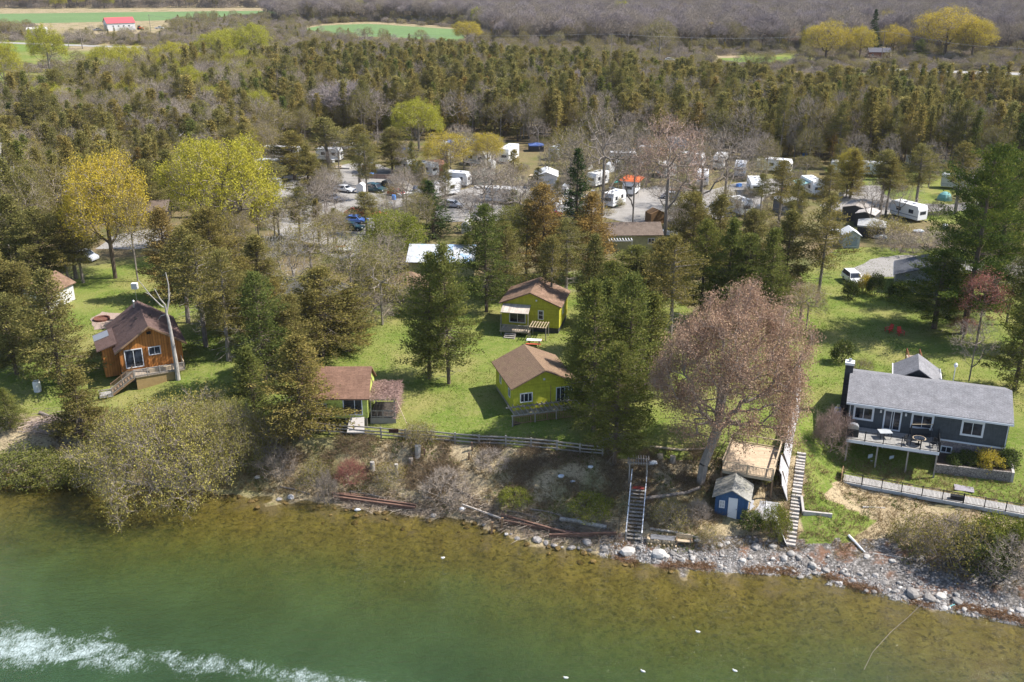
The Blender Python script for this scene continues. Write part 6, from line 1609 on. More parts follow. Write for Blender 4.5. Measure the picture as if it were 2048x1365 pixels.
def picnic(loc, rz, top, seat, label):
    R = empty('picnic_table', loc, rz, label, 'picnic table')
    MB().bx(-.95, .95, -.38, .38, .72, .77).build('tabletop', top, R)
    for y in (-.72, .72): MB().bx(-.95, .95, y-.14, y+.14, .42, .47).build('bench', seat, R)
    for x in (-.65, .65):
        m = MB(); m.bar((x, -.75, 0), (x, -.2, .72), .08); m.bar((x, .75, 0), (x, .2, .72), .08); m.bar((x, -.8, .4), (x, .8, .4), .08); m.build('leg_frame', TIMB, R)
picnic(U(1068, 691), RAD(-8), TRIM, AWR, 'picnic table with a white top and red benches below the far yellow cottage')
picnic(U(676, 338), RAD(18), TIML, TIML, 'pale wooden picnic table on the camp lawn beside the log pile')
picnic(U(1570, 385), RAD(4), plain('brick_red_top', (.50, .15, .09), .8), AWR, 'red picnic table between two white campers at right')
thing('patio_slab', MB().bx(-1.7, 1.7, -1.0, 1.0, 0, .05), CONC, 'white patio slab in front of the red picnic table', 'patio', loc=U(1572, 397))

def adirondack(loc, rz, mat, label, group=None):
    R = empty('garden_chair', loc, rz, label, 'chair', group)
    MB().hexa([(-.3,-.35,.36),(.3,-.35,.36),(.3,.2,.26),(-.3,.2,.26),(-.3,-.35,.4),(.3,-.35,.4),(.3,.2,.3),(-.3,.2,.3)]).build('seat', mat, R)
    MB().hexa([(-.3,.18,.28),(.3,.18,.28),(.3,.24,.26),(-.3,.24,.26),(-.26,.5,1.0),(.26,.5,1.0),(.26,.55,.98),(-.26,.55,.98)]).build('backrest', mat, R)
    for sx in (-1, 1): MB().bx(sx*.36-.07, sx*.36+.07, -.42, .35, .54, .58).build('arm', mat, R); MB().bx(sx*.36-.03, sx*.36+.03, -.38, -.3, 0, .54).build('leg', mat, R); MB().bar((sx*.33, .45, 0), (sx*.33, -.2, .34), .06).build('leg', mat, R)
P_CH = plain('red_plastic', (.55, .05, .035), .5, .06)
adirondack(G(1778, 664), RAD(-60), P_CH, 'red garden chair in the pine shade, left one of the pair'); adirondack(G(1800, 670), RAD(10), P_CH, 'red garden chair in the pine shade, right one of the pair')

# bridge steps, lawn things round the bungalow
def wood_bridge():
    R = empty('garden_bridge', G(1829, 735), RAD(-12), 'small red-brown wooden step bridge on the lawn behind the bungalow', 'bridge')
    for i in range(4): MB().bx(-.75, .75, -.9+.32*i, -.62+.32*i, .12+.16*i, .2+.16*i).build('step', REDW, R)
    MB().bx(-.75, .75, .36, 2.2, .62, .7).build('walkway', WOOD, R)
    for sx in (-1, 1):
        m = MB(); m.bar((sx*.75, -.8, 0), (sx*.75, -.8, 1.1), .1); m.bar((sx*.75, 2.1, 0), (sx*.75, 2.1, 1.6), .1); m.bar((sx*.75, -.8, 1.05), (sx*.75, 2.1, 1.55), .08); m.build('side_rail', REDW, R)
wood_bridge()
def propane(x, y, label):
    R = empty('gas_cylinder', bl(x, y, -1.0), 0, label, 'gas cylinder')
    m = MB(); m.lathe([(.36, 0), (.38, .1), (.38, 1.45), (.3, 1.62), (.12, 1.7)], 14); m.build('tank', plain('dull_silver_tank', (.45, .45, .50), .5, .06), R)
    m = MB(); m.lathe([(.16, 1.66), (.16, 1.9)], 10); m.build('collar', plain('yellow_collar', (.65, .58, .3), .6), R)
propane(-.75, 2.6, 'tall grey gas cylinder against the bungalow end wall, nearer one'); propane(-.75, 3.6, 'tall grey gas cylinder against the bungalow end wall, farther one')
def bbq():
    R = empty('barbecue', bl(1.0, -1.9, .08), RAD(-20), 'barbecue with a pale rounded lid on the raised deck corner', 'barbecue')
    MB().bx(-.55, .55, -.3, .3, 0, .85).build('cabinet', BLACK, R)
    m = MB(); m.extr([(-.5, .86), (.5, .86), (.5, 1.1), (.35, 1.32), (0, 1.4), (-.35, 1.32), (-.5, 1.1)], -.28, .28); m.build('lid', METAL, R)
    u = MB(); u.lathe([(.5, 1.0), (.55, 1.2), (.35, 1.9), (.05, 2.1)], 10)
bbq()
def patio_set():
    R = empty('patio_table', bl(4.1, -1.3, .08), 0, 'square glass patio table on the deck before the french doors', 'table')
    MB().bx(-.65, .65, -.5, .5, .7, .74).build('tabletop', plain('frosted_top', (.42, .44, .46), .25), R)
    for x in (-.55, .55):
        for y in (-.4, .4): MB().bx(x-.025, x+.025, y-.025, y+.025, 0, .7).build('leg', BLACK, R)
    R = empty('round_table', bl(7.4, -1.75, .08), 0, 'round glass-topped table with a pale rim on the deck', 'table')
    m = MB(); m.lathe([(.62, .70), (.66, .72), (.62, .74)], 22); m.build('rim', TIML, R)
    m = MB(); m.lathe([(.57, .735), (.57, .745)], 22); m.build('tabletop', GLASS, R)
    m = MB(); m.lathe([(.3, 0), (.3, .04), (.05, .06), (.05, .7)], 12); m.build('pedestal', BLACK, R)
    R = empty('swing_seat', bl(7.6, -.55, .08), 0, 'black garden swing seat with an empty canopy frame on the deck', 'swing seat')
    for x in (-1.1, 1.1): m = MB(); m.bar((x, -.5, 0), (x, 0, 1.75), .06); m.bar((x, .5, 0), (x, 0, 1.75), .06); m.build('frame', BLACK, R)
    MB().bar((-1.1, 0, 1.75), (1.1, 0, 1.75), .06).build('crossbar', TIML, R); MB().bx(-.9, .9, -.3, .25, .42, .52).build('seat', BLACK, R); MB().hexa([(-.9,.2,.5),(.9,.2,.5),(.9,.28,.5),(-.9,.28,.5),(-.9,.36,1.05),(.9,.36,1.05),(.9,.44,1.05),(-.9,.44,1.05)]).build('backrest', BLACK, R)
    for i, (x, y, rz) in enumerate([(8.75, -1.9, -1.2), (6.3, -2.2, .6)]):
        C = empty('deck_chair', bl(x, y, .08), rz, ['dark metal chair right of the round table', 'dark metal chair left of the round table'][i], 'chair')
        MB().bx(-.25, .25, -.25, .25, .42, .46).build('seat', BLACK, C); MB().bx(-.25, .25, .22, .27, .5, 1.0).build('backrest', BLACK, C)
        for a in (-.22, .22):
            for b_ in (-.22, .22): MB().bx(a-.02, a+.02, b_-.02, b_+.02, 0, .42).build('leg', BLACK, C)
    for i, (x, y) in enumerate([(3.2, -1.6), (5.3, -1.2)]):
        z = -2.95; C = empty('lawn_chair', bl(x, y, z), RAD(20), ['white plastic chair under the raised deck, left one', 'pale chair under the raised deck, right one'][i], 'chair')
        pl = WTRIM; MB().bx(-.27, .27, -.27, .27, .4, .45).build('seat', pl, C); MB().bx(-.27, .27, .24, .3, .45, .95).build('backrest', pl, C)
        for a in (-.24, .24):
            for b_ in (-.24, .24): MB().bx(a-.025, a+.025, b_-.025, b_+.025, 0, .4).build('leg', pl, C)
patio_set()
# raised planting bed beside the bungalow
R = empty('planting_bed', bl(9.4, -1.9, 0), RAD(-19.65), 'stone edged planting bed along the right front of the bungalow', 'planting bed')
MB().hexa([(0,0,-3.4),(6.9,.2,-3.2),(6.9,2.35,-3.2),(0,2.35,-3.4),(0,0,-1.75),(6.9,.2,-1.5),(6.9,2.35,-1.4),(0,2.35,-1.6)]).build('soil', plain('dark_mulch', (.06, .045, .035), .95, .3), R)
MB().hexa([(-.1,-.24,-3.4),(6.95,-.04,-3.2),(6.95,.19,-3.2),(-.1,-.01,-3.4),(-.1,-.24,-1.68),(6.95,-.04,-1.42),(6.95,.19,-1.42),(-.1,-.01,-1.68)]).build('edging', stones('edging_stone', (.30, .27, .25), (.22, .20, .19), (.1, .09, .08), 4), R)
MB().hexa([(6.96,-.04,-3.2),(7.2,-.04,-3.2),(7.2,2.3,-3.0),(6.96,2.3,-3.0),(6.96,-.04,-1.42),(7.2,-.04,-1.42),(7.2,2.3,-1.3),(6.96,2.3,-1.3)]).build('edging', CONC, R)
# retaining kerb below the steps
for k, (a, b, lab) in enumerate([((1602, 998), (1606, 1030), 'short concrete kerb beside the concrete steps'), ((1606, 1030), (1663, 1036), 'long concrete kerb running right from the steps on the bank')]):
    p, q = G(*a), G(*b); m = MB(); m.bar(p*0 + Vector((0, 0, .15)), q - p + Vector((0, 0, .15)), .22, .6); thing('kerb', m, CONC, lab, 'kerb', loc=p)
def lamp_post():
    p = bl(10.9, 10.6, 0); R = empty('lamp_post', p, 0, 'slim white lamp post on the lawn behind the bungalow', 'lamp post')
    MB().tube([(0, 0, -.3), (0, 0, 4.2)], [.06, .045], 8).build('post', TRIM, R); m = MB(); m.lathe([(.1, 4.2), (.2, 4.35), (.2, 4.6), (.05, 4.75)], 10); m.build('lantern', TRIM, R)
lamp_post()
# utility pole in the fields, camp and road poles, wires
def pole(px, py, pyt, label, arm=True):
    p = U(px, py); h = hgt(p, pyt); R = empty('utility_pole', p, RAD(20), label, 'utility pole'); MB().tube([(0, 0, -.3), (0, 0, h)], [.17, .11], 8).build('post', GBARK, R)
    if arm: MB().bar((-1.1, 0, h-.6), (1.1, 0, h-.6), .12).build('crossarm', TIMG, R)
    return p + Vector((0, 0, h-.55))
w1 = pole(303, 74, 29, 'wooden utility pole right of the distant barn'); w2 = pole(1762, 124, 60, 'wooden utility pole beside the red house'); w3 = pole(1222, 124, 66, 'wooden utility pole above the wood at centre'); w4 = pole(2150, 156, 96, 'utility pole beyond the right edge')
def wire(a, b, sag, label):
    pts = [a + (b-a)*(i/24) - Vector((0, 0, sag*math.sin(math.pi*i/24))) for i in range(25)]; thing('power_line', MB().tube([p - a for p in pts], .035, 4), METAL, label, 'power line', loc=a)
wire(w3, w2, 2.5, 'thin power line over the road between the centre pole and the red house'); wire(w2, w4, 2.5, 'thin power line running right from the red house pole'); wire(w1, w3, 5, 'thin power line crossing the fields from the barn pole')

# tractor by the barn
def tractor():
    R = empty('tractor', U(281, 60), RAD(70), 'orange tractor parked right of the distant barn', 'tractor'); c = plain('orange_paint', (.62, .14, .03), .5)
    MB().bx(-.5, .5, -2.2, .2, .7, 1.6).build('bonnet', c, R); MB().bx(-.7, .7, .2, 1.6, .9, 1.7).build('body', c, R); MB().bx(-.65, .65, .3, 1.5, 1.7, 2.6).build('cab', GLASS, R)
    for x, y, r in ((-.85, 1.0, .8), (.85, 1.0, .8), (-.7, -1.6, .45), (.7, -1.6, .45)):
        m = MB(); m.lathe([(r*.5, -.2), (r, -.2), (r, .2), (r*.5, .2)], 14); w_ = m.build('wheel', bpy.data.materials['tyre_rubber'], R); w_.rotation_euler = (0, math.pi/2, 0); w_.location = (x, y, r)
tractor()

# ---- left lawn bits
m = MB(); m.lathe([(1.05, .0), (1.1, .3), (.95, .3), (.9, .05)], 16); thing('fire_pit', m, plain('rusty_ring', (.16, .07, .05), .9, .3), 'rusty round fire pit ring on the lawn behind the log cabin', 'fire pit', loc=on(204, 640), bevel=0)
sheet('ash_patch', [(190, 660), (180, 640), (205, 625), (245, 628), (255, 640), (235, 655)], gravel_mat('pinkish_ash', (.30, .22, .18), (.36, .28, .24)), .035, 3, 21)
R = empty('birdhouse', on(279, 640), 0, 'white birdhouse on a tall thin pole behind the log cabin', 'birdhouse'); hb_ = hgt(on(279, 640), 578)
MB().tube([(0, 0, -.2), (0, 0, hb_)], .035, 6).build('pole', METAL, R); MB().bx(-.38, .38, -.3, .3, hb_, hb_+.8).build('box', TRIM, R)
m = MB(); m.lathe([(.42, 0), (.45, .5), (.45, 1.15), (.38, 1.35)], 10); thing('white_drum', m, TRIM, 'white drum standing in the cedar shade on the left lawn', 'drum', loc=on(76, 783))
def rock_mesh(seed, n=2):
    r = random.Random(seed); bm = __import__('bmesh').new(); __import__('bmesh').ops.create_icosphere(bm, subdivisions=n, radius=1)
    ph = Vector((r.uniform(0, 50), r.uniform(0, 50), 0)); sc = Vector((r.uniform(.8, 1.3), r.uniform(.7, 1.1), r.uniform(.45, .75)))
    pl = [Vector((r.gauss(0, 1), r.gauss(0, 1), r.gauss(0, 1))).normalized() for _ in range(9)]
    for v in bm.verts:
        c = v.co.copy()
        for q in pl:
            d = c.dot(q) - .78
            if d > 0: c -= q*d*.9
        c *= 1 + .1*mnoise.noise(v.co*2.3 + ph); v.co = Vector((c.x*sc.x, c.y*sc.y, c.z*sc.z))
    me = bpy.data.meshes.new('rock'); bm.to_mesh(me); bm.free(); return me
def stone_mat(name, a, b):
    t = NT(name); v = t.coord('Object'); n = t.noise(v, 2.2, 6, .7); oi = t.n('ShaderNodeObjectInfo')
    c = t.ramp(n, [(.3, a), (.7, b)]); c = t.mix(1, c, t.ramp(oi.outputs['Random'], [(0, .7), (1, 1.2)]), 'MULTIPLY'); return t.done(t.bsdf(c, .9, .15, bump=n, bstr=.5, bdist=.1))
ROCKM = stone_mat('shore_rock', (.22, .205, .195), (.38, .36, .345)); ROCKL = stone_mat('pale_limestone', (.38, .36, .34), (.52, .50, .475)); WETM = stone_mat('weedy_rock', (.10, .065, .025), (.2, .14, .05))
RM = [rock_mesh(i) for i in range(7)]
for q in RM: q.materials.append(ROCKM)
RML = [q.copy() for q in RM]
for q in RML: q.materials.clear(); q.materials.append(ROCKL)
RMW = [q.copy() for q in RM]
for q in RMW: q.materials.clear(); q.materials.append(WETM)
def rock(px, py, s, meshes, label, group=None, r=random.Random(9)):
    p = on(px, py, s*.12); o = link('shore_rock', r.choice(meshes)); o.location = p; k = s*r.uniform(.9, 1.1); o.scale = (k, k*r.uniform(.8, 1.2), k); o.rotation_euler = (r.uniform(-.2, .2), r.uniform(-.2, .2), r.uniform(0, 6.3)); tag(o, label, 'rock', group)
NR = [(1318,1110,.75,1,'large pale boulder at the shore below the lake stairs'),(1255,1105,.75,1,'pale angular boulder just left of the big one below the lake stairs'),(1175,1086,.55,1,'cream boulder left of the lake stairs foot'),(1208,1099,.55,0,'grey boulder at the water left of the lake stairs'),
 (1075,1081,.45,0,'grey shore rock below the right rail beams'),(1092,1087,.4,0,'second grey shore rock below the right rail beams'),(1108,1092,.42,0,'grey rock at the water beside the rail beam end'),(1143,1097,.5,0,'bluish rock in the water below the rail beam'),
 (1034,1078,.4,0,'grey rock left of the rocks below the rail beams'),(867,1032,.42,0,'dark rock in the shallows between the rail beams'),(970,1050,.3,0,'round dark stone beside the broken posts'),
 (1825,1188,.62,0,'upright grey boulder in the shallows near the rope'),(1882,1195,.72,1,'pale rounded boulder at the beach near the blue hose'),(1860,1199,.5,0,'dark boulder left of the pale rounded one'),(1915,1204,.5,0,'grey boulder right of the pale rounded one'),
 (1787,1184,.3,0,'small tan stone in the shallows left of the upright boulder'),(1766,1167,.36,0,'blue-grey boulder on the beach edge'),(1840,1167,.34,0,'dark square boulder on the shingle'),(1750,1152,.4,0,'jagged dark stone on the shingle edge'),
 (1625,1132,.5,1,'flat pale slab below the concrete steps'),(1582,1108,.5,1,'white rubble block at the foot of the concrete steps'),(1598,1116,.42,1,'white rubble stone right of the foot of the steps'),(1568,1118,.38,1,'white rubble stone left of the foot of the steps'),(1545,1094,.45,1,'white limestone lump by the fallen fence panel'),
 (1500,1118,.42,1,'white angular stone on the beach below the blue shed'),(1485,1122,.36,1,'pale stone left of the white angular one'),(1512,1095,.4,0,'grey boulder under the blue shed bank'),(1440,1092,.45,0,'flat grey rock right of the tan bush'),(1395,1082,.4,1,'pale rock right of the bench'),
 (1733,1115,.4,1,'white slab standing at the end of the plank'),(1784,1123,.32,1,'white cement lump on the upper beach'),(515,955,.35,1,'white stone on the left bank'),(558,1000,.35,0,'grey stone at the water under the bare shrub'),(582,995,.35,1,'pale stone at the water left of the rail beams'),(2040,1222,.4,0,'grey rock at the right edge waterline'),(1990,1212,.36,0,'dark rock near the right edge waterline'),(1345,1108,.4,0,'grey rock right of the large pale boulder'),(1385,1118,.3,1,'whitish stone on the sand spit')]
for px, py, s, pale, lab in NR: rock(px, py, s, RML if pale else RM, lab)
r5 = random.Random(31)
for i in range(150):
    px = r5.uniform(1000, 2060) if i % 5 == 0 else r5.uniform(1240, 2060); sy = float(np.interp(px, [1000,1100,1250,1400,1550,1700,1850,2060], [1072,1092,1115,1136,1146,1172,1210,1250]))
    rock(px, sy - abs(r5.gauss(0, 1))*(12 if px < 1250 else 22) + 4, r5.uniform(.12, .3), RML if r5.random() < .45 else RM, 'small stone among the rubble along the beach waterline', 'rubble stones on the beach', r5)
for i in range(60):
    px = r5.uniform(450, 1350); sy = float(np.interp(px, [440,640,830,950,1100,1250,1350], [985,1008,1030,1042,1092,1118,1137]))
    rock(px, sy + 3 + abs(r5.gauss(0, 14)), r5.uniform(.14, .36), RMW, 'weed covered brown stone lying in the shallow water', 'weedy stones in the shallows', r5)
# pebbles, tufts: uncountable
def pebbles():
    rg = np.random.default_rng(2); V = []; T = []
    ico = [(0,0,1),(1,0,0),(0,1,0),(-1,0,0),(0,-1,0)]; fc = [(0,1,2),(0,2,3),(0,3,4),(0,4,1)]
    for i in range(9000):
        px = rg.uniform(1200, 2090)
        sy = float(np.interp(px, [950,1100,1250,1400,1550,1700,1850,2060], [1040,1092,1115,1136,1146,1172,1210,1250])); p = U(px, sy - abs(rg.normal())*17*(1 if px > 1400 else .7), -5)
        z = gh(p.x, p.y)
        if z < -5.4: continue
        s = rg.uniform(.05, .15); a = rg.uniform(0, 6.28); c, n = math.cos(a), math.sin(a); sq = rg.uniform(.6, 1.2); h = rg.uniform(.5, .9)
        v = [(p.x + s*(c*q[0] - n*q[1]*sq), p.y + s*(n*q[0] + c*q[1]*sq), z + s*h*q[2]) for q in ico]
        for f in fc: V.append([v[k] for k in f]); T.append(rg.uniform(0, 1) if f == fc[0] else T[-1])
    t = NT('pebble_stone'); m = t.done(t.bsdf(t.ramp(t.attr('tint'), [(0, (.14, .13, .125)), (.5, (.28, .265, .255)), (1, (.46, .44, .42))]), .9, .15))
    tag(link('pebbles', face_mesh('pebbles', [(np.array(V), np.array(T), 0)], [m])), 'grey pebbles covering the narrow beach', 'pebbles', kind='stuff')
pebbles()
def tufts(name, label, cat, n, pick, hgt_, w, cols, spread=.12, lean=.5, blades=5):
    rg = np.random.default_rng(len(name)); P = []
    while len(P) < n:
        q = pick(rg)
        if q is not None: P.append(q)
    P = np.array(P); c = np.repeat(P, blades, 0) + rg.normal(size=(n*blades, 3))*np.array([spread, spread, 0])
    e = c + rg.normal(size=c.shape)*np.array([lean, lean, .15])*hgt_ + np.array([0, 0, hgt_])*rg.uniform(.3, 1.1, (len(c), 1))
    tt = np.repeat(rg.uniform(0, 1, n), blades)*.6 + rg.uniform(0, 1, n*blades)*.4
    tag(link(name, face_mesh(name, [(ribbons(rg, c, e, w), tt, 0)], [leafmat(name + '_blades', cols, .3, 0)])), label, cat, kind='stuff')
def bank_pick(rg):
    px = rg.uniform(-60, 2110); x = (px-1024)/1024*48
    y0, y1 = float(np.interp(x, LX[2][0], LX[2][1])), float(np.interp(x, LX[1][0], LX[1][1])); y = rg.uniform(y0 - .6, y1 + 2.2); z = gh(x, y)
    return (x, y, z) if z > -5.1 and mnoise.noise(Vector((x*.3, y*.3, 2))) > -.25 else None
tufts('dry_grass', 'straw coloured dead grass matted over the lake bank', 'dry grass', 14000, bank_pick, .38, .05, [(0, (.16, .11, .06)), (.5, (.27, .20, .115)), (1, (.36, .29, .18))])
def bank_green(rg):
    q = bank_pick(rg)
    return q if q and mnoise.noise(Vector((q[0]*.22, q[1]*.22, 8))) > .1 else None
tufts('bank_weeds', 'low green weeds scattered over the lake bank', 'weeds', 2600, bank_green, .3, .07, [(0, (.06, .10, .02)), (.5, (.12, .16, .035)), (1, (.20, .22, .07))])
def bank_brush(rg):
    q = bank_pick(rg)
    return q if q and q[0] < 26 and q[2] > -4.2 and mnoise.noise(Vector((q[0]*.35, q[1]*.35, 5))) > .08 else None
tufts('bank_brush', 'tangled brown stems and dead brush on the lake bank', 'brush', 5000, bank_brush, .75, .03, [(0, (.13, .09, .055)), (.6, (.26, .19, .125)), (1, (.40, .32, .23))], .2, .8, 6)
def wrack_pick(rg):
    px = rg.uniform(1230, 2080); sy = float(np.interp(px, [1230,1320,1400,1470,1550,1640,1700,1790,1850,1950,2060], [1116,1135,1134,1145,1144,1149,1171,1194,1211,1221,1250]))
    if mnoise.noise(Vector((px*.012, 0, 3))) < -.1: return None
    p = U(px, sy - 5 + rg.normal()*2.2, -5.2); return (p.x, p.y, gh(p.x, p.y) + .02)
tufts('driftweed', 'reddish brown reed wrack lying along the waterline', 'wrack', 2600, wrack_pick, .12, .05, [(0, (.15, .085, .05)), (.6, (.26, .16, .10)), (1, (.40, .30, .20))], .25, 2.4, 5)
def drift_pick(rg):
    px = rg.uniform(690, 1230); sy = float(np.interp(px, [690,830,950,1000,1100,1230], [1000,1012,1022,1038,1062,1078])); p = U(px, sy + rg.normal()*9, -4.8); z = gh(p.x, p.y); return (p.x, p.y, z + .05) if z > -5.25 else None
tufts('drift_sticks', 'bleached sticks and driftwood litter piled behind the rail beams', 'driftwood', 1700, drift_pick, .2, .06, [(0, (.2, .15, .12)), (.5, (.34, .28, .24)), (1, (.48, .43, .38))], .3, 3.2, 4)
def heap_pick(rg):
    px, py = rg.normal()*26 + 95, rg.normal()*7 + 872; p = G(px, py); return (p.x, p.y, p.z + abs(rg.normal())*.35)

# brush heap
rg = np.random.default_rng(12); pc = on(88, 862); n = 700
a = np.stack([pc.x + rg.normal(size=n)*1.0, pc.y + rg.normal(size=n)*.8, pc.z + .2 + np.abs(rg.normal(size=n))*.6], 1); b2 = a + np.stack([1.9 + rg.normal(size=n)*.5, .8 + rg.normal(size=n)*.5, rg.normal(size=n)*.2], 1)
o = link('brush_pile', face_mesh('brush_pile', [(ribbons(rg, a, b2, .06), rg.uniform(0, 1, n), 0)], [barkmat('dry_brush', (.36, .28, .24))])); tag(o, 'heap of cut dry brush on the bank at far left', 'brush pile')

# rusty rail beams and posts
RUSTY = plain('rusty_steel', (.17, .10, .075), .8, .3, 1.2); RAILG = plain('grey_drift_plank', (.40, .36, .33), .85, .2)
def beam(a, b, w, h, mat, label, name='rail_beam', cat='beam', za=.5, zb=.5, group=None):
    p, q = on(*a, za), on(*b, zb); m = MB(); d = q - p
    if name == 'rail_beam':
        m.bar((0, 0, 0), d, w, .05); m.bar(Vector((0, 0, -h)), d + Vector((0, 0, -h)), w, .05); m.bar(Vector((0, 0, -h/2)), d + Vector((0, 0, -h/2)), .05, h-.05)
    else: m.bar((0, 0, 0), d, w, h)
    thing(name, m, mat, label, cat, group, loc=p)
beam((667, 1001), (830, 1023), .22, .3, RUSTY, 'front rusty steel rail of the left pair at the waterline'); beam((672, 996), (832, 1018), .18, .28, RUSTY, 'rear rusty steel rail of the left pair at the waterline')
beam((1002, 1037), (1140, 1076), .2, .28, RUSTY, 'rear rusty rail of the right hand slipway'); beam((1000, 1048), (1165, 1077), .2, .28, RUSTY, 'front rusty rail of the right hand slipway'); beam((1098, 1078), (1232, 1074), .2, .3, RUSTY, 'short rusty rail lying level at the foot of the lake stairs')
beam((925, 1018), (1002, 1046), .14, .14, RAILG, 'grey drift plank leading to the right rail beams', 'drift_plank', 'plank'); beam((664, 990), (735, 994), .3, .3, RUSTY, 'half buried rusty beam above the left rails', 'half_buried_beam', 'beam', .1, .1)
for px, py, hh, lab in ((982, 1069, 1.3, 'leaning brown post in the water left of the slipway'), (1002, 1062, 1.4, 'upright brown post at the slipway start')):
    thing('old_post', MB().bar((0, 0, -.5), (.15, .1, hh), .2), TIMB, lab, 'post', loc=on(px, py))
for px, py, lab in ((849, 912, 'rusty iron stake on the bank, left one'), (938, 920, 'rusty iron stake on the bank, right one'), (944, 900, 'rusty iron stake just below the rail fence')):
    thing('iron_stake', MB().bx(-.07, .07, -.07, .07, -.3, .85), RUSTY, lab, 'stake', loc=on(px, py))
def logg(pts, r, mat, label, name='drift_log', cat='log', group=None):
    w = [on(x, y, r*.8) for x, y in pts]; thing(name, MB().tube([q - w[0] for q in w], [r*(1 - .25*i/(len(w)-1)) for i in range(len(w))], 8), mat, label, cat, group, loc=w[0])
logg([(1120, 1042), (1160, 1047), (1180, 1053)], .24, PALE, 'bleached drift log left of the lake stairs, first of three'); logg([(1160, 1048), (1190, 1054)], .22, PALE, 'bleached drift log in the middle of three'); logg([(1184, 1053), (1213, 1058)], .26, PALE, 'bleached drift log nearest the lake stairs')
logg([(318, 845), (360, 852), (396, 858)], .16, PALE, 'fallen pale trunk below the log cabin'); logg([(80, 828), (105, 838), (130, 848)], .2, GBARK, 'fallen grey trunk behind the brush pile')
logg([(1290, 1000), (1330, 995), (1375, 988), (1400, 978)], .2, GBARK, 'long log shoring the bank right of the lake stairs'); logg([(1300, 895), (1360, 902), (1412, 900)], .14, TIML, 'pale log edging the lawn above the lake stairs')
logg([(1300, 1060), (1345, 1066), (1400, 1078)], .14, PALE, 'grey drift log behind the firewood stack'); logg([(1697, 1073), (1729, 1107)], .13, TRIM, 'white plank pointing down the right bank', 'white_plank', 'plank'); logg([(1745, 1108), (1812, 1118)], .07, PALE, 'thin bleached pole lying along the upper beach')
logg([(1725, 1016), (1770, 1018)], .1, PALE, 'bleached log under the lower boardwalk'); logg([(1886, 1042), (1935, 1055)], .16, BLACK, 'dark tarred log below the boardwalk')
logg([(765, 635), (785, 612)], .1, TIML, 'pale pole lying at the top of the middle lawn'); logg([(640, 855), (695, 847)], .07, TRIM, 'white pole lying under the front of the rust roofed cottage')
for a, b, r_, lab in (((700, 985), (775, 1000), .12, 'grey weathered timber lying above the left rails'), ((845, 995), (905, 1012), .1, 'fallen grey bough between the two sets of rails'), ((905, 975), (960, 1008), .08, 'thin fallen stem slanting down the bank at centre'), ((1010, 1022), (1075, 1038), .1, 'grey timber lying behind the right rail beams'), ((560, 975), (620, 990), .1, 'fallen grey stem at the foot of the left bank'), ((735, 1008), (800, 1003), .09, 'bleached timber stuck behind the left rails'), ((1060, 1020), (1120, 1032), .1, 'bleached bough in the driftwood behind the right rails')):
    logg([a, ((a[0]+b[0])/2, (a[1]+b[1])/2 - 2), b], r_, GBARK, lab, 'fallen_timber', 'timber')
# stumps, barrels, bits on the bank
def stump(px, py, r, h, mat, label, name='stump', cat='stump'): m = MB(); m.lathe([(r*1.25, -.2), (r, .1), (r*.95, h), (r*.5, h+.02)], 10); thing(name, m, mat, label, cat, loc=on(px, py))
stump(1345, 925, .3, .7, GBARK, 'grey stump right of the garden arch'); stump(1320, 915, .32, .35, TIML, 'low cut stump beside the grey one'); stump(836, 912, .32, 1.2, METAL, 'grey metal bin standing below the rail fence', 'metal_bin', 'bin')
stump(745, 938, .25, .8, PALE, 'splintered bleached stump above the red dogwood'); stump(793, 944, .2, .9, PALE, 'narrow bleached stump on the bank'); stump(822, 925, .25, .5, GBARK, 'round grey stump on the bank')
for px, py, s, mat, lab, nm in ((1181, 936, .3, TRIM, 'white bucket on the shaded bank', 'bucket'), (1306, 930, .5, TRIM, 'pale blue-white bag beside the garden arch', 'bag'), (1122, 955, .35, WTRIM, 'crumpled white litter on the shaded bank, left piece', 'litter'), (1145, 965, .3, WTRIM, 'crumpled white litter on the shaded bank, right piece', 'litter'), (715, 1022, .35, WTRIM, 'white plastic scrap in the shallows by the left rails', 'litter'), (925, 1022, .45, TRIM, 'white plastic scrap at the start of the drift plank', 'litter')):
    o = link(nm, RML[len(lab) % 7].copy()); o.data.materials.clear(); o.data.materials.append(mat); o.location = on(px, py, s*.4); o.scale = (s, s*.8, s*.9); tag(o, lab, nm)
R = empty('metal_sign', on(788, 880), 0, 'dark brown board on a thin post behind the rail fence', 'sign'); MB().bar((0, 0, -.2), (0, 0, 1.0), .05).build('post', TIMB, R); MB().bx(-.5, .5, -.05, .05, .85, 1.25).build('board', plain('dark_brown_board', (.06, .025, .015), .8), R)
# firewood, bench
fw = random.Random(2)
def woodpile():
    p = on(1322, 1088); R = empty('firewood_stack', p, RAD(-10), 'stack of split firewood on the shore right of the lake stairs', 'firewood')
    me = [MB().tube([(0, -.22, 0), (0, .22, 0)], [.1, .1], 5).build('log', TIML, R) for _ in range(1)][0]; me.location = (-1.2, 0, .1)
    for i in range(64):
        o = me.copy(); COL.objects.link(o); o.parent = R; row = i // 22; o.location = (-1.25 + (i % 22)*.125 + fw.uniform(-.03, .03), fw.uniform(-.1, .1) - .25*(row == 0)*(i % 3 == 0), .1 + row*.17 + fw.uniform(-.02, .03)); o.rotation_euler = (fw.uniform(-.25, .25), fw.uniform(0, 3), fw.uniform(-.35, .35)); s = fw.uniform(.75, 1.25); o.scale = (s, 1, s)
    MB().hexa([(-1.0,-.2,.55),(1.2,-.2,.55),(1.2,.5,.62),(-1.0,.5,.62),(-1.0,-.2,.58),(1.2,-.2,.58),(1.2,.5,.65),(-1.0,.5,.65)]).build('cover', plain('grey_sheet', (.16, .16, .17), .8), R)
woodpile()
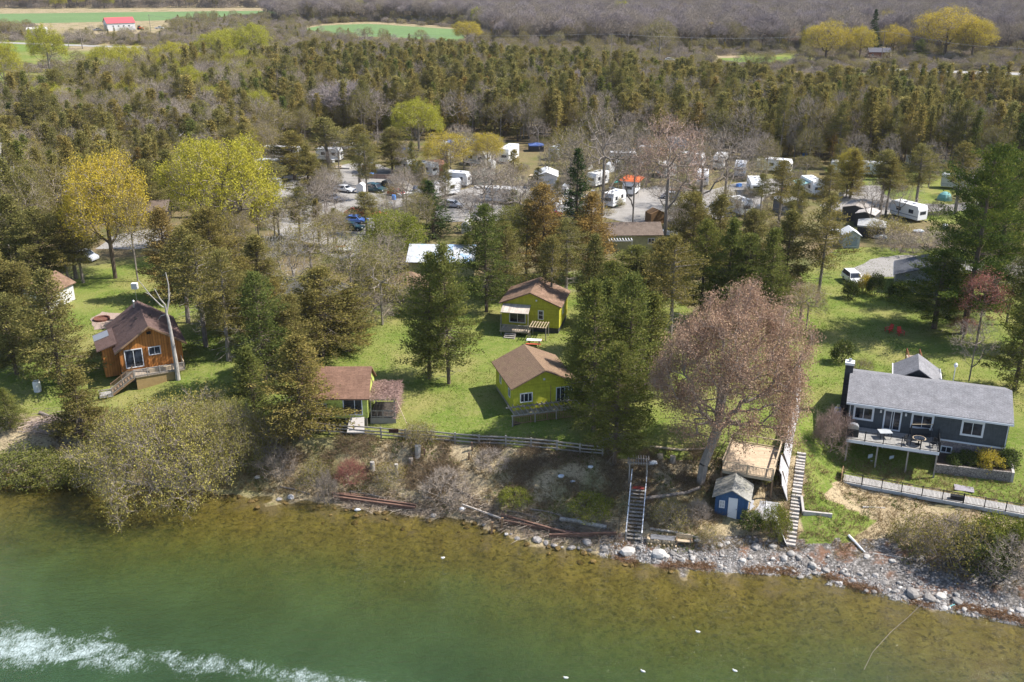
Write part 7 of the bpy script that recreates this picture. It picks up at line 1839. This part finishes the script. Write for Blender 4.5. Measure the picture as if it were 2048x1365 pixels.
def bench():
    R = empty('park_bench', on(1368, 1090), RAD(170), 'slatted wooden bench facing the lake beside the firewood stack', 'bench')
    MB().bx(-.75, .75, -.22, .22, .42, .47).build('seat', TIML, R); m = MB()
    for z in (.58, .72, .86): m.bx(-.75, .75, -.3, -.26, z, z+.09)
    for x in (-.7, 0, .7): m.bx(x-.03, x+.03, -.26, -.22, .45, .95)
    m.build('backrest', TIML, R)
    for x in (-.68, .68):
        m = MB(); m.bx(x-.04, x+.04, -.25, -.17, 0, .42); m.bx(x-.04, x+.04, .14, .22, 0, .62); m.bx(x-.04, x+.04, -.25, .22, .6, .65); m.build('end_frame', TIMB, R)
bench()
# tarpaulin heap left, broken shed heap
o = link('tarp_heap', rock_mesh(77, 3)); o.data.materials.append(plain('black_tarp', (.018, .02, .028), .5, .3)); o.location = on(444, 832, .5); o.scale = (1.3, 1.0, 1.4); tag(o, 'heap under a black tarpaulin on the slope right of the log cabin', 'tarp heap')
R = empty('broken_shed', U(690, 505), RAD(25), 'collapsed shed with scattered pale panels below the gravel lot', 'ruin')
for i, (x, y, z, a, bb, c, mt) in enumerate([(0,0,.6,2.4,1.6,.3,TRIM),(1.2,-.6,.4,2.0,.7,-.4,TRIM),(-1.4,.4,.5,1.4,1.4,.5,TIML),(.4,-1.4,.3,2.2,.5,.9,TIML),(-.5,1.0,.8,1.8,1.2,-.2,REDW)]):
    q = MB().bx(-a/2, a/2, -bb/2, bb/2, -.04, .04).build('panel', mt, R); q.location = (x, y, z); q.rotation_euler = (.35*c, .4*c, c*2)
# log pile by the picnic table
R = empty('log_pile', U(640, 352), RAD(10), 'pile of cut logs under the cedars by the camp lane', 'log pile')
for i in range(22):
    row = 0 if i < 10 else 1 if i < 18 else 2; q = MB().tube([(0, -.6, 0), (0, .6, 0)], .16, 7).build('log', GBARK, R); q.location = (-1.7 + .34*(i - (0, 9.5, 17)[row]), fw.uniform(-.1, .1), .16 + .28*row)
# camp oddments
thing('timber_screen', MB().bx(-1.6, 1.6, -.06, .06, 0, 1.9), boards('orange_boards', (.48, .24, .09), .15, 'x', .5), 'orange board screen behind the bare trunked cedars in camp', 'screen', loc=U(738, 345), rz=RAD(20))
thing('lattice_fence', MB().bx(-3, 3, -.04, .04, 0, 1.0), boards('pinkish_pickets', (.44, .32, .27), .12, 'x', .3, ratio=.4), 'low pinkish picket fence left of the black pickup', 'fence', loc=U(755, 358), rz=RAD(-8))
small_house('orange_hut', 'orange red walled hut behind the bare trees right of the blue drums', 'hut', U(838, 352), RAD(6), 5.5, 4, 2.3, 3.0, 'x', plain('orange_red_wall', (.50, .17, .075), .8, .12), plain('salmon_roof', (.46, .24, .17), .8, .15), .25, 0)
thing('blue_barrel', MB().lathe([(.4, 0), (.44, .5), (.4, 1.0)], 12), bpy.data.materials['blue_plastic'], 'bright blue barrel beside the white motor boat', 'barrel', loc=U(788, 400))
for px, py, lab in ((1670, 462, 'blue and white tarp bundle left of the garden shed'), (1762, 474, 'pale blue tarp bundle right of the peaked gazebo'), (1838, 462, 'blue white tarp bundle below the white camper')):
    o = link('tarp_bundle', rock_mesh(len(lab), 2)); o.data.materials.append(TARP); o.location = U(px, py, .35); o.scale = (1.3, .8, .7); tag(o, lab, 'tarp bundle')
thing('kayak', MB().tube([(-2.3, 0, .2), (-1.2, 0, .32), (0, 0, .36), (1.2, 0, .32), (2.3, 0, .2)], [.03, .28, .38, .28, .03], 8), plain('turquoise_plastic', (.12, .50, .50), .4), 'turquoise kayak lying below the small white box trailer', 'kayak', loc=U(1215, 413), rz=RAD(-8))
thing('wood_shelter', MB().extr([(-1.5, 0), (1.5, 0), (1.5, 1.9), (0, 2.6), (-1.5, 1.9)], -1.2, 1.2), plain('brown_ply', (.20, .12, .06), .85, .25), 'brown plywood hut behind the tan roofed cabin', 'hut', loc=U(1310, 445), rz=RAD(20))
CL = {'storage_bin': ('plastic storage bin', 'bin', MB().bx(-.5, .5, -.35, .35, 0, .65), [TRIM, bpy.data.materials['blue_plastic'], WB3]), 'timber_platform': ('pale timber platform', 'platform', MB().bx(-1.4, 1.4, -1.0, 1.0, 0, .35), [TIML, WOODG, TIMB]),
      'camp_table': ('small white folding table', 'table', MB().bx(-.7, .7, -.4, .4, .68, .74).bx(-.6, -.5, -.3, .3, 0, .68).bx(.5, .6, -.3, .3, 0, .68), [TRIM]), 'tool_shed': ('white plastic tool shed', 'shed', MB().extr([(-.8, 0), (.8, 0), (.8, 1.7), (0, 2.2), (-.8, 1.7)], -.7, .7), [WB2, WB, WB3])}
clr = random.Random(19); CM = {}
for i in range(72):
    px, py = clr.uniform(545, 1960), clr.uniform(295, 470)
    if 1165 < px < 1340 and py > 440 or inpoly(px, py, [(1660,430),(1780,430),(1780,480),(1660,480)]): continue
    k = clr.choice(list(CL)); lab, cat, mb, ms = CL[k]
    if k not in CM:
        o = mb.build(k, ms[0]); CM[k] = [o.data]
        for m_ in ms[1:]: d = o.data.copy(); d.materials.clear(); d.materials.append(m_); CM[k].append(d)
    else: o = link(k, clr.choice(CM[k]))
    o.location = U(px, py); o.rotation_euler = (0, 0, clr.uniform(0, 6.28)); tag(o, lab + ' standing among the camp trailers', cat, lab + 's of the camp')
def lawn_pick(rg):
    x, y = rg.uniform(-60, 62), rg.uniform(78, 165); z = gh(x, y); px, py = PJ(x, y, z)
    return (x, y, z) if z > -3.3 and lawn_at(px, py) > .6 and rg.uniform() < .35 + 1.1*mnoise.noise(Vector((x*.14, y*.14, 4))) + .3 else None
tufts('lawn_grass', 'uneven spring grass over the cottage lawns', 'grass', 26000, lawn_pick, .13, .07, [(0, (.07, .12, .018)), (.4, (.12, .18, .03)), (.75, (.20, .23, .055)), (1, (.33, .28, .12))], .22, .7, 4)
for a in ((812, 345, 40, 5.5, 'white camper right of the small blue drums'), (915, 372, 70, 5.5, 'white camper behind the grey-nosed camper'), (1330, 352, 20, 5.5, 'white camper seen through the wide rosy bare tree'), (1195, 372, -40, 5.0, 'white camper left of the orange roofed trailer'), (660, 322, 80, 6.0, 'white camper behind the log pile'), (1745, 352, 70, 6.0, 'white camper at the back right beside the cedar lane'), (1480, 352, -15, 5.5, 'white camper behind the fifth-wheel camper')):
    trailer(a[0], a[1], RAD(a[2]), a[3], a[4])
# trampoline frame pad and dark box by the boardwalk
thing('grey_mat', MB().bx(-.9, .9, -.6, .6, 0, .04), plain('grey_pad', (.28, .26, .29), .8), 'grey paving pad on the lawn behind the boardwalk', 'paving pad', loc=on(1928, 978, .03), rz=RAD(-19))
p = U(1917, 1003, -2.98); thing('storage_bench', MB().bx(-.6, .6, -.22, .22, .005, .4), BLACK, 'black storage box on the lower boardwalk', 'box', loc=p + Vector((0, .4, 0)), rz=RAD(-19))
# gulls, floats, rope, hose
def gull(px, py, label):
    o = MB().lathe([(.02, -.3), (.12, -.18), (.15, 0), (.10, .2), (.02, .32)], 8).build('gull', TRIM, smooth=True); o.rotation_euler = (math.pi/2, 0, RAD(40 + px % 90)); o.location = U(px, py, WATER + .06); o.scale = (.62,)*3; tag(o, label, 'gull')
    h = MB().lathe([(.02, -.09), (.085, 0), (.02, .09)], 8).build('head', TRIM, o); h.location = (0, .17, -.26)
    MB().bx(-.02, .02, .16, .2, -.42, -.34).build('bill', plain('yellow_bill', (.5, .32, .05), .5) if 'yellow_bill' not in bpy.data.materials else bpy.data.materials['yellow_bill'], o)
gull(886, 1116, 'white gull floating off the left rail beams'); gull(1396, 1264, 'white gull floating in mid lake at right of centre'); gull(1286, 1343, 'white gull near the bottom edge right of centre'); gull(1132, 1356, 'white gull near the bottom edge left of the other'); gull(1470, 1342, 'pale gull at the bottom edge furthest right')
pts = [U(1846, 1206, WATER+.35), U(1815, 1236, WATER+.06), U(1782, 1264, WATER+.03), U(1745, 1305, WATER+.02), U(1728, 1340, WATER+.02)]
thing('mooring_rope', MB().tube([q - pts[0] for q in pts], .02, 5), GBARK, 'thin grey mooring rope trailing from the beach into the lake', 'rope', loc=pts[0])
pts = [U(1898 + 45*(1-math.cos(a*math.pi/10))/1.0*.55, 1217 - 9*math.sin(a*math.pi/10), WATER + .08) for a in range(11)]
thing('garden_hose', MB().tube([q - pts[0] for q in pts], .05, 5), plain('blue_green_hose', (.16, .42, .45), .5), 'blue-green hose curving into the shallows near the beach', 'hose', loc=pts[0])

# dead tree in front of the log cabin
def dead_snag():
    p = on(357, 760); R = empty('dead_tree', p, 0, 'bleached leafless dead tree standing in front of the log cabin deck', 'dead tree')
    D = p.y
    def at(px, py, dy=0):                      # heights read off the photograph, on the upright plane of the tree
        v = (682.5 - py)/FPX; u = (px - 1024)/FPX; y = D + dy; t = y/(CP + v*SP); return Vector((u*t, y, HCAM + (-SP + v*CP)*t)) - p
    T = [at(357, 764), at(352, 725), at(346, 690), at(341, 660), at(336, 636), at(333, 628)]
    MB().tube(T, [.30, .26, .22, .19, .15, .13], 9).build('trunk', PALE, R)
    m = MB(); m.tube([T[-1], at(330, 610, -.3), at(320, 598, -.6), at(309, 578, -1)], [.11, .09, .07, .04], 7); m.tube([T[-1], at(338, 600, .3), at(337, 570, .5), at(331, 545, .6), at(326, 552, .7)], [.12, .1, .07, .05, .03], 7)
    m.tube([at(328, 615, -.3), at(322, 612, -.5), at(300, 590, -1.2), at(286, 572, -1.6), at(276, 560, -1.9)], [.1, .09, .07, .05, .03], 6); m.tube([at(300, 590, -1.2), at(290, 585, -1.6)], [.05, .02], 5); m.tube([at(330, 630), at(322, 632), at(316, 640)], [.06, .04, .02], 5); m.tube([at(337, 600, .3), at(341, 585, .8)], [.05, .02], 5)
    m.build('limbs', PALE, R)
dead_snag()
# ================================================================== light, air, camera
w = bpy.data.worlds.new('World'); SC.world = w; w.use_nodes = True
nt = w.node_tree; bg = nt.nodes['Background']
sky = nt.nodes.new('ShaderNodeTexSky'); sky.sky_type = 'NISHITA'; sky.sun_disc = False
sky.sun_elevation = SUN_EL; sky.sun_rotation = math.pi/2 - SUN_AZ
sky.altitude = 100; sky.air_density = 1.0; sky.dust_density = 1.0
nt.links.new(sky.outputs[0], bg.inputs[0]); bg.inputs[1].default_value = .115
ld = bpy.data.lights.new('sun', 'SUN'); ld.energy = 5.0; ld.angle = RAD(.53); ld.color = (1, .945, .86)
lo = bpy.data.objects.new('sun', ld); COL.objects.link(lo)
sd = Vector((math.cos(SUN_EL)*math.cos(SUN_AZ), math.cos(SUN_EL)*math.sin(SUN_AZ), math.sin(SUN_EL)))
lo.rotation_euler = sd.to_track_quat('Z', 'Y').to_euler(); lo.location = sd * 150
cd = bpy.data.cameras.new('camera'); cam = bpy.data.objects.new('camera', cd); COL.objects.link(cam)
cd.sensor_width = 36; cd.lens = FPX / 2048 * 36; cd.clip_start = 1; cd.clip_end = 8000
cam.location = (0, 0, HCAM); cam.rotation_euler = (math.pi/2 - PITCH, 0, 0); SC.camera = cam
SC.view_settings.view_transform = 'Standard'; SC.view_settings.look = 'None'; SC.view_settings.gamma = 1
SC.view_settings.exposure = .76
hz = MB(); hz.bx(-2600, 2600, -60, 3400, -16.5, 62); ho = hz.build('haze', [])
t = NT('haze_air'); pv = t.n('ShaderNodeVolumePrincipled'); pv.inputs['Color'].default_value = (.80, .86, 1, 1); pv.inputs['Density'].default_value = .00005; pv.inputs['Anisotropy'].default_value = .1
t.l(pv.outputs[0], t.out.inputs['Volume']); ho.data.materials.clear(); ho.data.materials.append(t.mat); tag(ho, kind='stuff')
SC.cycles.max_bounces = 6; SC.cycles.diffuse_bounces = 2; SC.cycles.glossy_bounces = 2; SC.cycles.transparent_max_bounces = 12
SC.cycles.transmission_bounces = 2; SC.cycles.volume_bounces = 0
